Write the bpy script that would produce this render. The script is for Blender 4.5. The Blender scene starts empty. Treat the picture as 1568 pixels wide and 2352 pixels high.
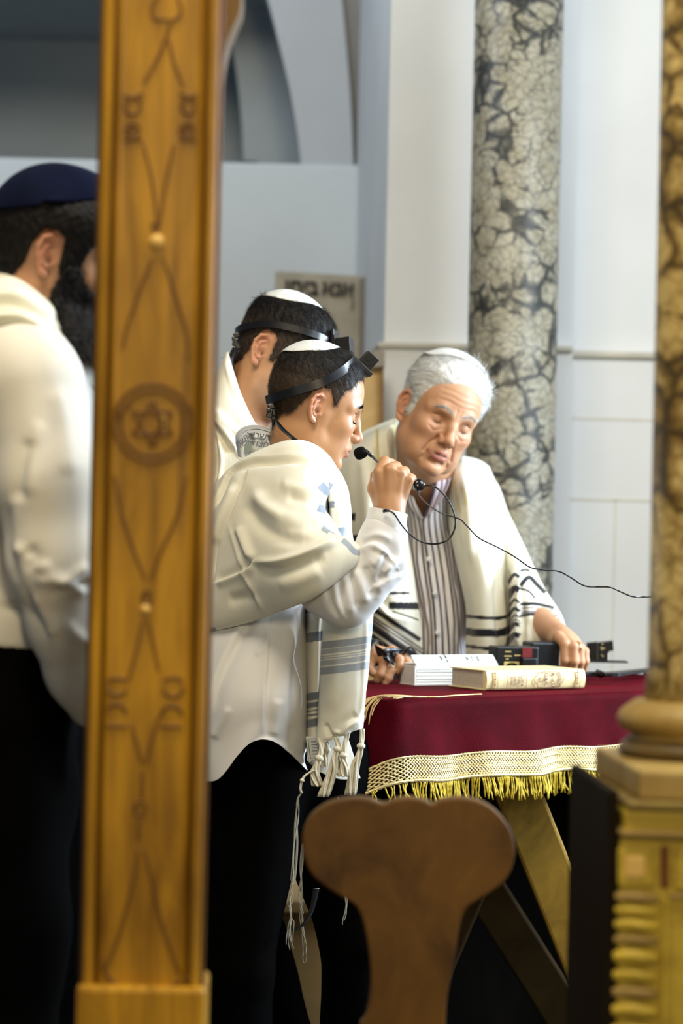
import bpy, bmesh, math, random
import numpy as np
from mathutils import Vector, Matrix, Euler

random.seed(7)
RNG = np.random.default_rng(11)
SC = bpy.context.scene
COL = SC.collection
PI = math.pi

# ------------------------------------------------------------------ camera
CAM_Z = 1.286
F_PX = 85.0 / 36.0 * 2352.0
PITCH = math.radians(0.5)
ROLL = math.radians(1.2)
_fw = Vector((0, math.cos(PITCH), math.sin(PITCH)))
_up0 = Vector((0, -math.sin(PITCH), math.cos(PITCH)))
_r0 = Vector((1, 0, 0))
_up = _up0 * math.cos(ROLL) - _r0 * math.sin(ROLL)
_rt = _r0 * math.cos(ROLL) + _up0 * math.sin(ROLL)
CAM_P = Vector((0, 0, CAM_Z))
cam_data = bpy.data.cameras.new('camera')
cam_data.sensor_fit = 'VERTICAL'
cam_data.sensor_height = 36.0
cam_data.sensor_width = 24.0
cam_data.lens = 85.0
cam_data.clip_start = 0.05
cam_data.clip_end = 100
cam_data.dof.use_dof = True
cam_data.dof.focus_distance = 4.32
cam_data.dof.aperture_fstop = 3.2
cam = bpy.data.objects.new('camera', cam_data)
COL.objects.link(cam)
_m = Matrix.Identity(4)
for _i in range(3):
    _m[_i][0] = _rt[_i]; _m[_i][1] = _up[_i]; _m[_i][2] = -_fw[_i]; _m[_i][3] = CAM_P[_i]
cam.matrix_world = _m
SC.camera = cam


def P(px, py, d):
    """the point of the place seen at photo pixel (px, py), d metres ahead of the camera"""
    return CAM_P + _fw * d + _rt * ((px - 784.0) / F_PX * d) + _up * ((1176.0 - py) / F_PX * d)


# ------------------------------------------------------------------ world, lights, exposure
SC.view_settings.view_transform = 'Standard'
SC.view_settings.look = 'None'
SC.view_settings.gamma = 1.0
SC.view_settings.use_curve_mapping = False
SC.view_settings.exposure = 0.22
world = bpy.data.worlds.new('world')
SC.world = world
world.use_nodes = True
_bg = world.node_tree.nodes['Background']
_bg.inputs[0].default_value = (0.72, 0.86, 1.0, 1)
_bg.inputs[1].default_value = 0.11
SC.cycles.max_bounces = 6
SC.cycles.diffuse_bounces = 3
SC.cycles.glossy_bounces = 3
SC.cycles.transmission_bounces = 4
SC.cycles.caustics_reflective = False
SC.cycles.caustics_refractive = False


def area_light(name, loc, target, size, size_y, power, color):
    l = bpy.data.lights.new(name, 'AREA')
    l.shape = 'RECTANGLE'; l.size = size; l.size_y = size_y
    l.energy = power; l.color = color
    o = bpy.data.objects.new(name, l)
    COL.objects.link(o)
    o.location = loc
    o.rotation_euler = (Vector(target) - Vector(loc)).to_track_quat('-Z', 'Y').to_euler()
    return o


# tall windows high on the right, above and beside the group
area_light('window_daylight', (3.0, 2.9, 4.2), (0.0, 4.9, 1.2), 1.6, 2.2, 146, (0.86, 0.94, 1.0))
# further window beyond the table on the right, shining across the group
_w = area_light('far_window_daylight', (2.5, 4.9, 1.9), (0.0, 4.5, 1.35), 0.7, 1.4, 46, (0.74, 0.87, 1.0))
_w.data.spread = math.radians(95)
# unseen light added to lift the dark recess
area_light('recess_fill_light', (-0.9, 6.0, 3.9), (-0.3, 8.6, 2.4), 1.6, 0.8, 20, (0.80, 0.90, 1.0))
# warm hall lamps hanging over the reading table
area_light('hall_lamp_light', (-0.5, 2.2, 4.3), (0.1, 4.5, 1.2), 1.2, 1.2, 92, (1.0, 0.86, 0.62))
# warm light added behind the camera to brighten the post and the pedestal
area_light('front_fill_light', (0.5, -0.6, 2.3), (0.1, 2.9, 1.2), 0.5, 0.5, 46, (1.0, 0.80, 0.48))
# ------------------------------------------------------------------ materials
def _nt(name):
    m = bpy.data.materials.new(name)
    m.use_nodes = True
    nt = m.node_tree
    return m, nt, nt.nodes['Principled BSDF']


def node(nt, typ, **kw):
    n = nt.nodes.new(typ)
    for k, v in kw.items():
        if k.startswith('i_'):
            key = k[2:]
            n.inputs[int(key) if key.isdigit() else key].default_value = v
        else:
            setattr(n, k, v)
    return n


def ramp(nt, stops, interp='LINEAR'):
    r = nt.nodes.new('ShaderNodeValToRGB')
    r.color_ramp.interpolation = interp
    el = r.color_ramp.elements
    while len(el) < len(stops):
        el.new(0.5)
    for e, (p, c) in zip(el, stops):
        e.position = p
        e.color = (c[0], c[1], c[2], 1)
    return r


def srgb(r, g, b):
    f = lambda c: (c / 255 / 12.92) if c / 255 <= 0.04045 else ((c / 255 + 0.055) / 1.055) ** 2.4
    return (f(r), f(g), f(b))


def mat_plain(name, col, rough=0.6, var=0.12, scale=8, bump=0.0, bscale=60, metal=0, spec=0.5, sheen=0, coat=0, coord='Object'):
    m, nt, b = _nt(name)
    tc = node(nt, 'ShaderNodeTexCoord')
    nz = node(nt, 'ShaderNodeTexNoise', i_Scale=scale, i_Detail=5)
    nt.links.new(tc.outputs[coord], nz.inputs['Vector'])
    d = tuple(max(0, c * (1 - var)) for c in col); u = tuple(min(1, c * (1 + var)) for c in col)
    r = ramp(nt, [(0.3, d), (0.7, u)])
    nt.links.new(nz.outputs[0], r.inputs[0])
    nt.links.new(r.outputs[0], b.inputs['Base Color'])
    b.inputs['Roughness'].default_value = rough
    b.inputs['Metallic'].default_value = metal
    b.inputs['Specular IOR Level'].default_value = spec
    b.inputs['Sheen Weight'].default_value = sheen
    b.inputs['Coat Weight'].default_value = coat
    if bump:
        n2 = node(nt, 'ShaderNodeTexNoise', i_Scale=bscale, i_Detail=6)
        nt.links.new(tc.outputs[coord], n2.inputs['Vector'])
        bp = node(nt, 'ShaderNodeBump', i_Strength=bump, i_Distance=0.004)
        nt.links.new(n2.outputs[0], bp.inputs['Height'])
        nt.links.new(bp.outputs[0], b.inputs['Normal'])
    return m


def mat_wood(name, dark, light, scale=(14, 14, 1.2), rough=0.45, bump=0.15, rot=(0, 0, 0), contrast=(0.25, 0.75), coat=0.0, spec=0.3):
    m, nt, b = _nt(name)
    tc = node(nt, 'ShaderNodeTexCoord')
    mp = node(nt, 'ShaderNodeMapping', i_Scale=scale, i_Rotation=rot)
    nt.links.new(tc.outputs['Object'], mp.inputs[0])
    nz = node(nt, 'ShaderNodeTexNoise', i_Scale=2.2, i_Detail=7, i_Roughness=0.62, i_Distortion=0.9)
    nt.links.new(mp.outputs[0], nz.inputs['Vector'])
    n2 = node(nt, 'ShaderNodeTexNoise', i_Scale=5.0, i_Detail=2)
    nt.links.new(tc.outputs['Object'], n2.inputs['Vector'])
    mx = node(nt, 'ShaderNodeMix'); mx.data_type = 'FLOAT'; mx.inputs[0].default_value = 0.35
    nt.links.new(nz.outputs[0], mx.inputs[2]); nt.links.new(n2.outputs[0], mx.inputs[3])
    r = ramp(nt, [(contrast[0], dark), (contrast[1], light)])
    nt.links.new(mx.outputs[0], r.inputs[0])
    nt.links.new(r.outputs[0], b.inputs['Base Color'])
    b.inputs['Roughness'].default_value = rough
    b.inputs['Coat Weight'].default_value = coat
    b.inputs['Specular IOR Level'].default_value = spec
    bp = node(nt, 'ShaderNodeBump', i_Strength=bump, i_Distance=0.003)
    nt.links.new(nz.outputs[0], bp.inputs['Height'])
    nt.links.new(bp.outputs[0], b.inputs['Normal'])
    return m


def mat_marble(name, vein, mid, stone, scale=1.0, patch=0.5, rough=0.22):
    m, nt, b = _nt(name)
    tc = node(nt, 'ShaderNodeTexCoord')
    n0 = node(nt, 'ShaderNodeTexNoise', i_Scale=7 * scale, i_Detail=5, i_Roughness=0.6)
    nt.links.new(tc.outputs['Object'], n0.inputs['Vector'])
    sc = node(nt, 'ShaderNodeVectorMath', operation='SCALE', i_Scale=0.10 / scale)
    nt.links.new(n0.outputs['Color'], sc.inputs[0])
    ad = node(nt, 'ShaderNodeVectorMath', operation='ADD')
    nt.links.new(tc.outputs['Object'], ad.inputs[0]); nt.links.new(sc.outputs[0], ad.inputs[1])
    def vor(s):
        v = node(nt, 'ShaderNodeTexVoronoi', i_Scale=s, feature='DISTANCE_TO_EDGE')
        mp = node(nt, 'ShaderNodeMapping', i_Scale=(1, 1, 1.25), i_Rotation=(0.25, 0.4, 0))
        nt.links.new(ad.outputs[0], mp.inputs[0]); nt.links.new(mp.outputs[0], v.inputs['Vector'])
        return v
    v1 = vor(13 * scale); v2 = vor(30 * scale)
    n1 = node(nt, 'ShaderNodeTexNoise', i_Scale=5.5 * scale, i_Detail=3)
    nt.links.new(tc.outputs['Object'], n1.inputs['Vector'])
    mr = node(nt, 'ShaderNodeMapRange'); mr.inputs[1].default_value = 0.46; mr.inputs[2].default_value = 0.72
    mr.inputs[3].default_value = 0.02; mr.inputs[4].default_value = patch
    nt.links.new(n1.outputs[0], mr.inputs[0])
    d1 = node(nt, 'ShaderNodeMath', operation='DIVIDE', use_clamp=True)
    nt.links.new(v1.outputs[0], d1.inputs[0]); nt.links.new(mr.outputs[0], d1.inputs[1])
    r2 = ramp(nt, [(0.0, (0.35,) * 3), (0.06, (0.75,) * 3), (0.2, (1,) * 3)])
    nt.links.new(v2.outputs[0], r2.inputs[0])
    mu = node(nt, 'ShaderNodeMath', operation='MULTIPLY')
    nt.links.new(d1.outputs[0], mu.inputs[0]); nt.links.new(r2.outputs[0], mu.inputs[1])
    rr = ramp(nt, [(0.0, vein), (0.35, mid), (0.85, stone)])
    nt.links.new(mu.outputs[0], rr.inputs[0])
    n3 = node(nt, 'ShaderNodeTexNoise', i_Scale=16 * scale, i_Detail=4)
    nt.links.new(tc.outputs['Object'], n3.inputs['Vector'])
    r3 = ramp(nt, [(0.3, (0.72, 0.68, 0.58)), (0.65, (1, 1, 1))])
    nt.links.new(n3.outputs[0], r3.inputs[0])
    mm = node(nt, 'ShaderNodeMix', data_type='RGBA', blend_type='MULTIPLY')
    mm.inputs[0].default_value = 1
    nt.links.new(rr.outputs[0], mm.inputs[6]); nt.links.new(r3.outputs[0], mm.inputs[7])
    nt.links.new(mm.outputs[2], b.inputs['Base Color'])
    b.inputs['Roughness'].default_value = rough
    return m


def mat_cloth(name, col, stripes=None, scale=(900, 900), bump=0.25, rough=0.85, sheen=0.3, ribs='XY', var=0.05, translucent=0.0):
    """woven cloth on UV metres; stripes = (axis 0/1, [(pos_metres, colour)...]) constant bands"""
    m, nt, b = _nt(name)
    uv = node(nt, 'ShaderNodeUVMap')
    sp = node(nt, 'ShaderNodeSeparateXYZ')
    nt.links.new(uv.outputs[0], sp.inputs[0])
    tc = node(nt, 'ShaderNodeTexCoord')
    nz = node(nt, 'ShaderNodeTexNoise', i_Scale=9, i_Detail=3)
    nt.links.new(tc.outputs['Object'], nz.inputs['Vector'])
    base = ramp(nt, [(0.3, tuple(c * (1 - var) for c in col)), (0.7, tuple(min(1, c * (1 + var)) for c in col))])
    nt.links.new(nz.outputs[0], base.inputs[0])
    out = base.outputs[0]
    if stripes:
        ax, total, bands = stripes       # bands: [(v0, v1, colour)]
        for v0, v1, c in bands:
            a = node(nt, 'ShaderNodeMath', operation='SUBTRACT'); a.inputs[1].default_value = (v0 + v1) / 2
            nt.links.new(sp.outputs[ax], a.inputs[0])
            a2 = node(nt, 'ShaderNodeMath', operation='ABSOLUTE'); nt.links.new(a.outputs[0], a2.inputs[0])
            a3 = node(nt, 'ShaderNodeMath', operation='LESS_THAN'); a3.inputs[1].default_value = (v1 - v0) / 2
            nt.links.new(a2.outputs[0], a3.inputs[0])
            mx = node(nt, 'ShaderNodeMix', data_type='RGBA')
            nt.links.new(a3.outputs[0], mx.inputs[0])
            nt.links.new(out, mx.inputs[6]); mx.inputs[7].default_value = (*c, 1)
            out = mx.outputs[2]
    nt.links.new(out, b.inputs['Base Color'])
    b.inputs['Roughness'].default_value = rough
    b.inputs['Sheen Weight'].default_value = sheen
    b.inputs['Specular IOR Level'].default_value = 0.2
    if bump:
        h = None
        for ax, s in ((0, scale[0]), (1, scale[1])):
            if not s:
                continue
            k = node(nt, 'ShaderNodeMath', operation='MULTIPLY'); k.inputs[1].default_value = s
            nt.links.new(sp.outputs[ax], k.inputs[0])
            s1 = node(nt, 'ShaderNodeMath', operation='SINE'); nt.links.new(k.outputs[0], s1.inputs[0])
            if h is None:
                h = s1.outputs[0]
            else:
                ad = node(nt, 'ShaderNodeMath', operation='ADD')
                nt.links.new(h, ad.inputs[0]); nt.links.new(s1.outputs[0], ad.inputs[1]); h = ad.outputs[0]
        bp = node(nt, 'ShaderNodeBump', i_Strength=bump, i_Distance=0.0012)
        nt.links.new(h, bp.inputs['Height'])
        nt.links.new(bp.outputs[0], b.inputs['Normal'])
    return m


def mat_attr(name, rough=0.5, sss=0.0, bump=0.0, bscale=300, spec=0.4, sss_col=(1.0, 0.35, 0.18), sss_scale=0.004, var=0.06, vscale=35):
    """colour from the mesh's own colour attribute (skin with lips, brows, stubble ...)"""
    m, nt, b = _nt(name)
    at = node(nt, 'ShaderNodeVertexColor'); at.layer_name = 'tone'
    tc = node(nt, 'ShaderNodeTexCoord')
    nz = node(nt, 'ShaderNodeTexNoise', i_Scale=vscale, i_Detail=5)
    nt.links.new(tc.outputs['Object'], nz.inputs['Vector'])
    r = ramp(nt, [(0.3, (1 - var, 1 - var * 1.4, 1 - var * 1.6)), (0.7, (1, 1, 1))])
    nt.links.new(nz.outputs[0], r.inputs[0])
    mm = node(nt, 'ShaderNodeMix', data_type='RGBA', blend_type='MULTIPLY'); mm.inputs[0].default_value = 1
    nt.links.new(at.outputs[0], mm.inputs[6]); nt.links.new(r.outputs[0], mm.inputs[7])
    nt.links.new(mm.outputs[2], b.inputs['Base Color'])
    b.inputs['Roughness'].default_value = rough
    b.inputs['Specular IOR Level'].default_value = spec
    if sss:
        b.inputs['Subsurface Weight'].default_value = sss
        b.inputs['Subsurface Radius'].default_value = sss_col
        b.inputs['Subsurface Scale'].default_value = sss_scale
    if bump:
        n2 = node(nt, 'ShaderNodeTexNoise', i_Scale=bscale, i_Detail=3)
        nt.links.new(tc.outputs['Object'], n2.inputs['Vector'])
        bp = node(nt, 'ShaderNodeBump', i_Strength=bump, i_Distance=0.001)
        nt.links.new(n2.outputs[0], bp.inputs['Height'])
        nt.links.new(bp.outputs[0], b.inputs['Normal'])
    return m


# ------------------------------------------------------------------ objects
def tag(o, label=None, cat=None, group=None, kind=None):
    if label: o['label'] = label
    if cat: o['category'] = cat
    if group: o['group'] = group
    if kind: o['kind'] = kind
    return o


def empty(name, loc, label=None, cat=None, group=None):
    o = bpy.data.objects.new(name, None)
    o.empty_display_size = 0.05
    COL.objects.link(o)
    o.location = loc
    tag(o, label, cat, group)
    return o


def link_mesh(name, me, mat=None, parent=None, smooth=True):
    o = bpy.data.objects.new(name, me)
    COL.objects.link(o)
    if mat is not None:
        for mt in (mat if isinstance(mat, (list, tuple)) else [mat]):
            me.materials.append(mt)
    if smooth and len(me.polygons):
        me.polygons.foreach_set('use_smooth', np.ones(len(me.polygons), bool))
    if parent is not None:
        o.parent = parent
        w = Matrix.Identity(4)
        q = parent
        chain = []
        while q is not None:
            chain.append(q); q = q.parent
        for q in reversed(chain):
            w = w @ (q.matrix_parent_inverse @ q.matrix_basis if q.parent else q.matrix_basis)
        o.matrix_parent_inverse = w.inverted()
    return o


def mesh_from(name, v, f):
    me = bpy.data.meshes.new(name)
    v = np.asarray(v, float)
    me.from_pydata(v.tolist(), [], [tuple(int(i) for i in q) for q in f])
    me.update()
    return me


def fast_mesh(name, V, Q):
    """numpy verts and (n,3|4) faces"""
    V = np.asarray(V, np.float32); Q = np.asarray(Q, np.int32)
    k = Q.shape[1]
    me = bpy.data.meshes.new(name)
    me.vertices.add(len(V)); me.vertices.foreach_set('co', V.ravel())
    me.loops.add(Q.size); me.loops.foreach_set('vertex_index', Q.ravel())
    me.polygons.add(len(Q)); me.polygons.foreach_set('loop_start', np.arange(0, Q.size, k, dtype=np.int32))
    me.polygons.foreach_set('loop_total', np.full(len(Q), k, np.int32))
    me.update(calc_edges=True)
    return me


class MB:
    """collects shapes, links them as one mesh object (world coordinates)"""
    def __init__(s): s.bm = bmesh.new()

    def poly(s, verts, faces):
        vs = [s.bm.verts.new(v) for v in verts]
        for f in faces:
            try: s.bm.faces.new([vs[i] for i in f])
            except ValueError: pass
        return vs

    def box(s, mat4, size, bevel=0.0, seg=2):
        before = set(s.bm.verts)
        vs = bmesh.ops.create_cube(s.bm, size=1.0)['verts']
        bmesh.ops.scale(s.bm, vec=size, verts=vs)
        if bevel:
            es = list({e for v in vs for e in v.link_edges})
            bmesh.ops.bevel(s.bm, geom=es, offset=bevel, segments=seg, affect='EDGES', profile=0.5)
        vs = [v for v in s.bm.verts if v not in before]
        bmesh.ops.transform(s.bm, matrix=mat4, verts=vs)
        return vs

    def tube(s, pts, r, n=8, cap=True, closed=False):
        pts = [Vector(p) for p in pts]
        rs = r if isinstance(r, (list, tuple)) else [r] * len(pts)
        rings = []
        up = None
        N = len(pts)
        for i, p in enumerate(pts):
            a = pts[(i - 1) % N] if closed else pts[max(0, i - 1)]
            c = pts[(i + 1) % N] if closed else pts[min(N - 1, i + 1)]
            t = (c - a)
            if t.length < 1e-9: t = Vector((0, 0, 1))
            t.normalize()
            if up is None:
                up = t.orthogonal().normalized()
            up = (up - t * up.dot(t))
            if up.length < 1e-6: up = t.orthogonal()
            up.normalize()
            sd = t.cross(up)
            rings.append([s.bm.verts.new(p + (up * math.cos(2 * PI * k / n) + sd * math.sin(2 * PI * k / n)) * rs[i]) for k in range(n)])
        for i in range(N if closed else N - 1):
            A, B = rings[i], rings[(i + 1) % N]
            for k in range(n):
                s.bm.faces.new((A[k], A[(k + 1) % n], B[(k + 1) % n], B[k]))
        if cap and not closed:
            s.bm.faces.new(rings[0][::-1]); s.bm.faces.new(rings[-1])

    def lathe(s, base, prof, n=48, axis=Vector((0, 0, 1)), x=None):
        axis = axis.normalized(); x = (x or axis.orthogonal()).normalized(); y = axis.cross(x)
        rings = []
        for (r, z) in prof:
            rings.append([s.bm.verts.new(Vector(base) + axis * z + (x * math.cos(2 * PI * k / n) + y * math.sin(2 * PI * k / n)) * r) for k in range(n)])
        for A, B in zip(rings[:-1], rings[1:]):
            for k in range(n):
                s.bm.faces.new((A[k], A[(k + 1) % n], B[(k + 1) % n], B[k]))
        s.bm.faces.new(rings[0][::-1]); s.bm.faces.new(rings[-1])

    def prism(s, pts, off):
        """closed outline extruded by vector off"""
        pts = [Vector(p) for p in pts]; off = Vector(off)
        a = [s.bm.verts.new(p) for p in pts]; b = [s.bm.verts.new(p + off) for p in pts]
        n = len(pts)
        s.bm.faces.new(a); s.bm.faces.new(b[::-1])
        for i in range(n):
            s.bm.faces.new((a[i], b[i], b[(i + 1) % n], a[(i + 1) % n]))

    def build(s, name, mat, parent=None, smooth=False, bevel=0.0, seg=2, sub=0, angle=35):
        bmesh.ops.recalc_face_normals(s.bm, faces=s.bm.faces[:])
        me = bpy.data.meshes.new(name)
        s.bm.to_mesh(me); s.bm.free()
        o = link_mesh(name, me, mat, parent, smooth)
        if bevel:
            b = o.modifiers.new('bevel', 'BEVEL'); b.width = bevel; b.segments = seg; b.limit_method = 'ANGLE'; b.angle_limit = math.radians(angle)
        if sub:
            q = o.modifiers.new('sub', 'SUBSURF'); q.levels = sub; q.render_levels = sub
        return o


def T(loc, rz=0, rx=0, ry=0):
    return Matrix.Translation(Vector(loc)) @ Euler((rx, ry, rz), 'XYZ').to_matrix().to_4x4()


def frame(o, x, y, z):
    m = Matrix.Identity(4)
    for i in range(3):
        m[i][0] = x[i]; m[i][1] = y[i]; m[i][2] = z[i]; m[i][3] = o[i]
    return m


def smooth_path(pts, k=8):
    """Catmull-Rom through points"""
    pts = [Vector(p) for p in pts]
    out = []
    n = len(pts)
    for i in range(n - 1):
        p0 = pts[max(0, i - 1)]; p1 = pts[i]; p2 = pts[i + 1]; p3 = pts[min(n - 1, i + 2)]
        for j in range(k):
            t = j / k
            out.append(0.5 * ((2 * p1) + (p2 - p0) * t + (2 * p0 - 5 * p1 + 4 * p2 - p3) * t * t + (3 * p1 - p0 - 3 * p2 + p3) * t ** 3))
    out.append(pts[-1])
    return out


def ribbon(mb, pts, widths, side, thick=0.0015, k=10, closed=False):
    """flat strap along a smooth path; side = vector or function(point) across the strap"""
    path = smooth_path(pts, k)
    n = len(path)
    ws = widths if isinstance(widths, (list, tuple)) else [widths] * 2
    rows = []
    for i, p in enumerate(path):
        t = (path[min(n - 1, i + 1)] - path[max(0, i - 1)]).normalized()
        s = side(p) if callable(side) else Vector(side)
        s = (s - t * s.dot(t)).normalized()
        nn = t.cross(s)
        w = ws[0] + (ws[-1] - ws[0]) * i / (n - 1)
        rows.append([mb.bm.verts.new(p + s * (a * w / 2) + nn * (b * thick / 2)) for a, b in ((-1, -1), (1, -1), (1, 1), (-1, 1))])
    for A, B in zip(rows[:-1], rows[1:]):
        for q in range(4):
            mb.bm.faces.new((A[q], A[(q + 1) % 4], B[(q + 1) % 4], B[q]))
    mb.bm.faces.new(rows[0][::-1]); mb.bm.faces.new(rows[-1])


def text_mesh(body, size, extrude=0.0, bold=0.0):
    c = bpy.data.curves.new('lettering', 'FONT')
    c.body = body; c.size = size; c.extrude = extrude; c.offset = bold
    c.align_x = 'CENTER'; c.align_y = 'CENTER'
    o = bpy.data.objects.new('lettering', c)
    COL.objects.link(o)
    dg = bpy.context.evaluated_depsgraph_get()
    me = bpy.data.meshes.new_from_object(o.evaluated_get(dg))
    bpy.data.objects.remove(o); bpy.data.curves.remove(c)
    return me


def heb(s):
    return s[::-1]


def lettering(name, body, size, m4, mat, parent, extrude=0.0003, bold=0.0, warp=None):
    me = text_mesh(body, size, extrude, bold)
    if warp:
        for v in me.vertices: v.co = warp(v.co)
    else:
        me.transform(m4)
    me.materials.clear()
    return link_mesh(name, me, mat, parent, False)


# ------------------------------------------------------------------ draped sheets
def _cr(A, n):
    """Catmull-Rom resample of array A along axis 0 to n rows"""
    m = A.shape[0]
    t = np.linspace(0, m - 1, n)
    i = np.minimum(t.astype(int), m - 2); u = (t - i).reshape((-1,) + (1,) * (A.ndim - 1))
    p1 = A[i]; p2 = A[i + 1]
    p0 = np.where((i > 0).reshape(u.shape), A[np.maximum(i - 1, 0)], 2 * p1 - p2)
    p3 = np.where((i < m - 2).reshape(u.shape), A[np.minimum(i + 2, m - 1)], 2 * p2 - p1)
    return 0.5 * (2 * p1 + (p2 - p0) * u + (2 * p0 - 5 * p1 + 4 * p2 - p3) * u ** 2 + (3 * p1 - p0 - 3 * p2 + p3) * u ** 3)


def _project(V):
    D = V - np.array(CAM_P)
    d = D @ np.array(_fw)
    return 784 + F_PX * (D @ np.array(_rt)) / d, 1176 - F_PX * (D @ np.array(_up)) / d, d


def _unproject(A):
    px, py, d = A[..., 0], A[..., 1], A[..., 2]
    return (np.array(CAM_P) + d[..., None] * np.array(_fw) + ((px - 784) / F_PX * d)[..., None] * np.array(_rt)
            + ((1176 - py) / F_PX * d)[..., None] * np.array(_up))


def _polydist(X, Y, pts, closed=False):
    """signed distance (left of travel positive in image) and run 0..1 to a polyline"""
    best = np.full(X.shape, 1e9); sg = np.zeros(X.shape); run = np.zeros(X.shape)
    pts = np.asarray(pts, float)
    L = np.r_[0, np.cumsum(np.hypot(*(pts[1:] - pts[:-1]).T))]
    for k in range(len(pts) - 1):
        a, b = pts[k], pts[k + 1]
        d = b - a; l2 = d @ d + 1e-9
        t = np.clip(((X - a[0]) * d[0] + (Y - a[1]) * d[1]) / l2, 0, 1)
        qx, qy = X - a[0] - t * d[0], Y - a[1] - t * d[1]
        r = np.hypot(qx, qy)
        s = np.sign(d[0] * qy - d[1] * qx)
        m = r < best
        best = np.where(m, r, best); sg = np.where(m, s, sg); run = np.where(m, (L[k] + t * math.sqrt(l2)) / L[-1], run)
    return best, sg, run


def _spline2(pts, k=6):
    return np.array([(p[0], p[1]) for p in smooth_path([(a[0], a[1], 0) for a in pts], k)])


def fold_offset(X, Y, folds):
    off = np.zeros(X.shape)
    for f in folds:
        pts, w, amp = f[0], f[1], f[2]
        kind = f[3] if len(f) > 3 else 'g'
        d, s, run = _polydist(X, Y, _spline2(pts))
        tap = np.clip(np.minimum(run, 1 - run) / 0.18, 0, 1); tap = tap * tap * (3 - 2 * tap) * 0.85 + 0.15
        if kind == 'g': g = np.exp(-(d / w) ** 2)
        elif kind == 'v': g = np.exp(-d / w)
        elif kind == 's': g = np.tanh(s * d / (w * 0.35)) * np.exp(-(d / (2.2 * w)) ** 2)
        elif kind == 'S': g = np.where(s > 0, np.exp(-(d / w) ** 2), np.exp(-(d / (w * 0.22)) ** 2))
        off += amp * g * tap
    return off


def sheet(name, rows, mat, parent, nu=80, nv=80, folds=(), thick=0.003, uvsize=None, noise=0.0, nfreq=30, post=None, smooth_u=True):
    """cloth through a net of (px, py, depth) points; folds are traced creases given a real height in metres"""
    A = np.array(rows, float)
    A = _cr(A, nv)
    A = _cr(A.transpose(1, 0, 2), nu).transpose(1, 0, 2)
    V = _unproject(A)
    X, Y = A[..., 0], A[..., 1]
    du = np.gradient(V, axis=1); dv = np.gradient(V, axis=0)
    N = np.cross(du, dv); N /= np.linalg.norm(N, axis=-1, keepdims=True) + 1e-12
    C = np.array(CAM_P) - V
    flip = 1 if (N * C).sum(-1).mean() > 0 else -1
    N = N * flip
    off = fold_offset(X, Y, folds) if folds else np.zeros(X.shape)
    if noise:
        for k in range(5):
            w = RNG.normal(size=3) * nfreq; ph = RNG.uniform(0, 6.28)
            off = off + noise / 2 * np.sin(V @ w + ph)
    V = V + N * off[..., None]
    if post is not None:
        V = post(V, A, N)
    idx = np.arange(nu * nv).reshape(nv, nu)
    Q = np.stack([idx[:-1, :-1], idx[:-1, 1:], idx[1:, 1:], idx[1:, :-1]], -1).reshape(-1, 4)
    if flip < 0: Q = Q[:, ::-1]
    me = fast_mesh(name, V.reshape(-1, 3), Q)
    # uv in metres, measured along the cloth
    lu = np.r_[0, np.cumsum(np.linalg.norm(np.diff(V, axis=1), axis=-1).mean(0))]
    lv = np.r_[0, np.cumsum(np.linalg.norm(np.diff(V, axis=0), axis=-1).mean(1))]
    if uvsize:
        lu = lu / lu[-1] * uvsize[0]; lv = lv / lv[-1] * uvsize[1]
    U = np.stack(np.broadcast_arrays(lu[None, :], lv[:, None]), -1).reshape(-1, 2)
    uvl = me.uv_layers.new(name='UVMap')
    uvl.data.foreach_set('uv', U[Q.ravel()].astype(np.float32).ravel())
    o = link_mesh(name, me, mat, parent, True)
    if thick:
        s = o.modifiers.new('thickness', 'SOLIDIFY'); s.thickness = thick; s.offset = -1
    return o


# ------------------------------------------------------------------ signed distance sculpting
def V3(*a): return np.array(a, np.float32)


def smin(a, b, k):
    h = np.clip(0.5 + 0.5 * (b - a) / k, 0, 1)
    return b + (a - b) * h - k * h * (1 - h)


def smax(a, b, k): return -smin(-a, -b, k)


def sph(p, c, r): return np.sqrt(((p - V3(*c)) ** 2).sum(-1)) - r


def ell(p, c, r, R=None):
    q = p - V3(*c)
    if R is not None: q = q @ R.astype(np.float32)
    r = V3(*r)
    a = np.sqrt(((q / r) ** 2).sum(-1)); b = np.sqrt(((q / (r * r)) ** 2).sum(-1)) + 1e-9
    return a * (a - 1) / b


def cap(p, a, b, ra, rb=None):
    rb = ra if rb is None else rb
    a = V3(*a); b = V3(*b)
    ba = b - a; pa = p - a
    h = np.clip((pa @ ba) / (ba @ ba + 1e-12), 0, 1)
    return np.sqrt(((pa - h[..., None] * ba) ** 2).sum(-1)) - (ra + (rb - ra) * h)


def chain(p, pts, rs, k=0.01):
    if not isinstance(rs, (list, tuple)): rs = [rs] * len(pts)
    d = None
    for i in range(len(pts) - 1):
        c = cap(p, pts[i], pts[i + 1], rs[i], rs[i + 1])
        d = c if d is None else (np.minimum(d, c) if k <= 0 else smin(d, c, k))
    return d


def rbox(p, c, half, r, R=None):
    q = p - V3(*c)
    if R is not None: q = q @ R.astype(np.float32)
    q = np.abs(q) - (V3(*half) - r)
    return np.sqrt((np.maximum(q, 0) ** 2).sum(-1)) + np.minimum(q.max(-1), 0) - r


def rotm(rx=0, ry=0, rz=0):
    return np.array(Euler((math.radians(rx), math.radians(ry), math.radians(rz)), 'XYZ').to_matrix())


QUAL = 1.0


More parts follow.
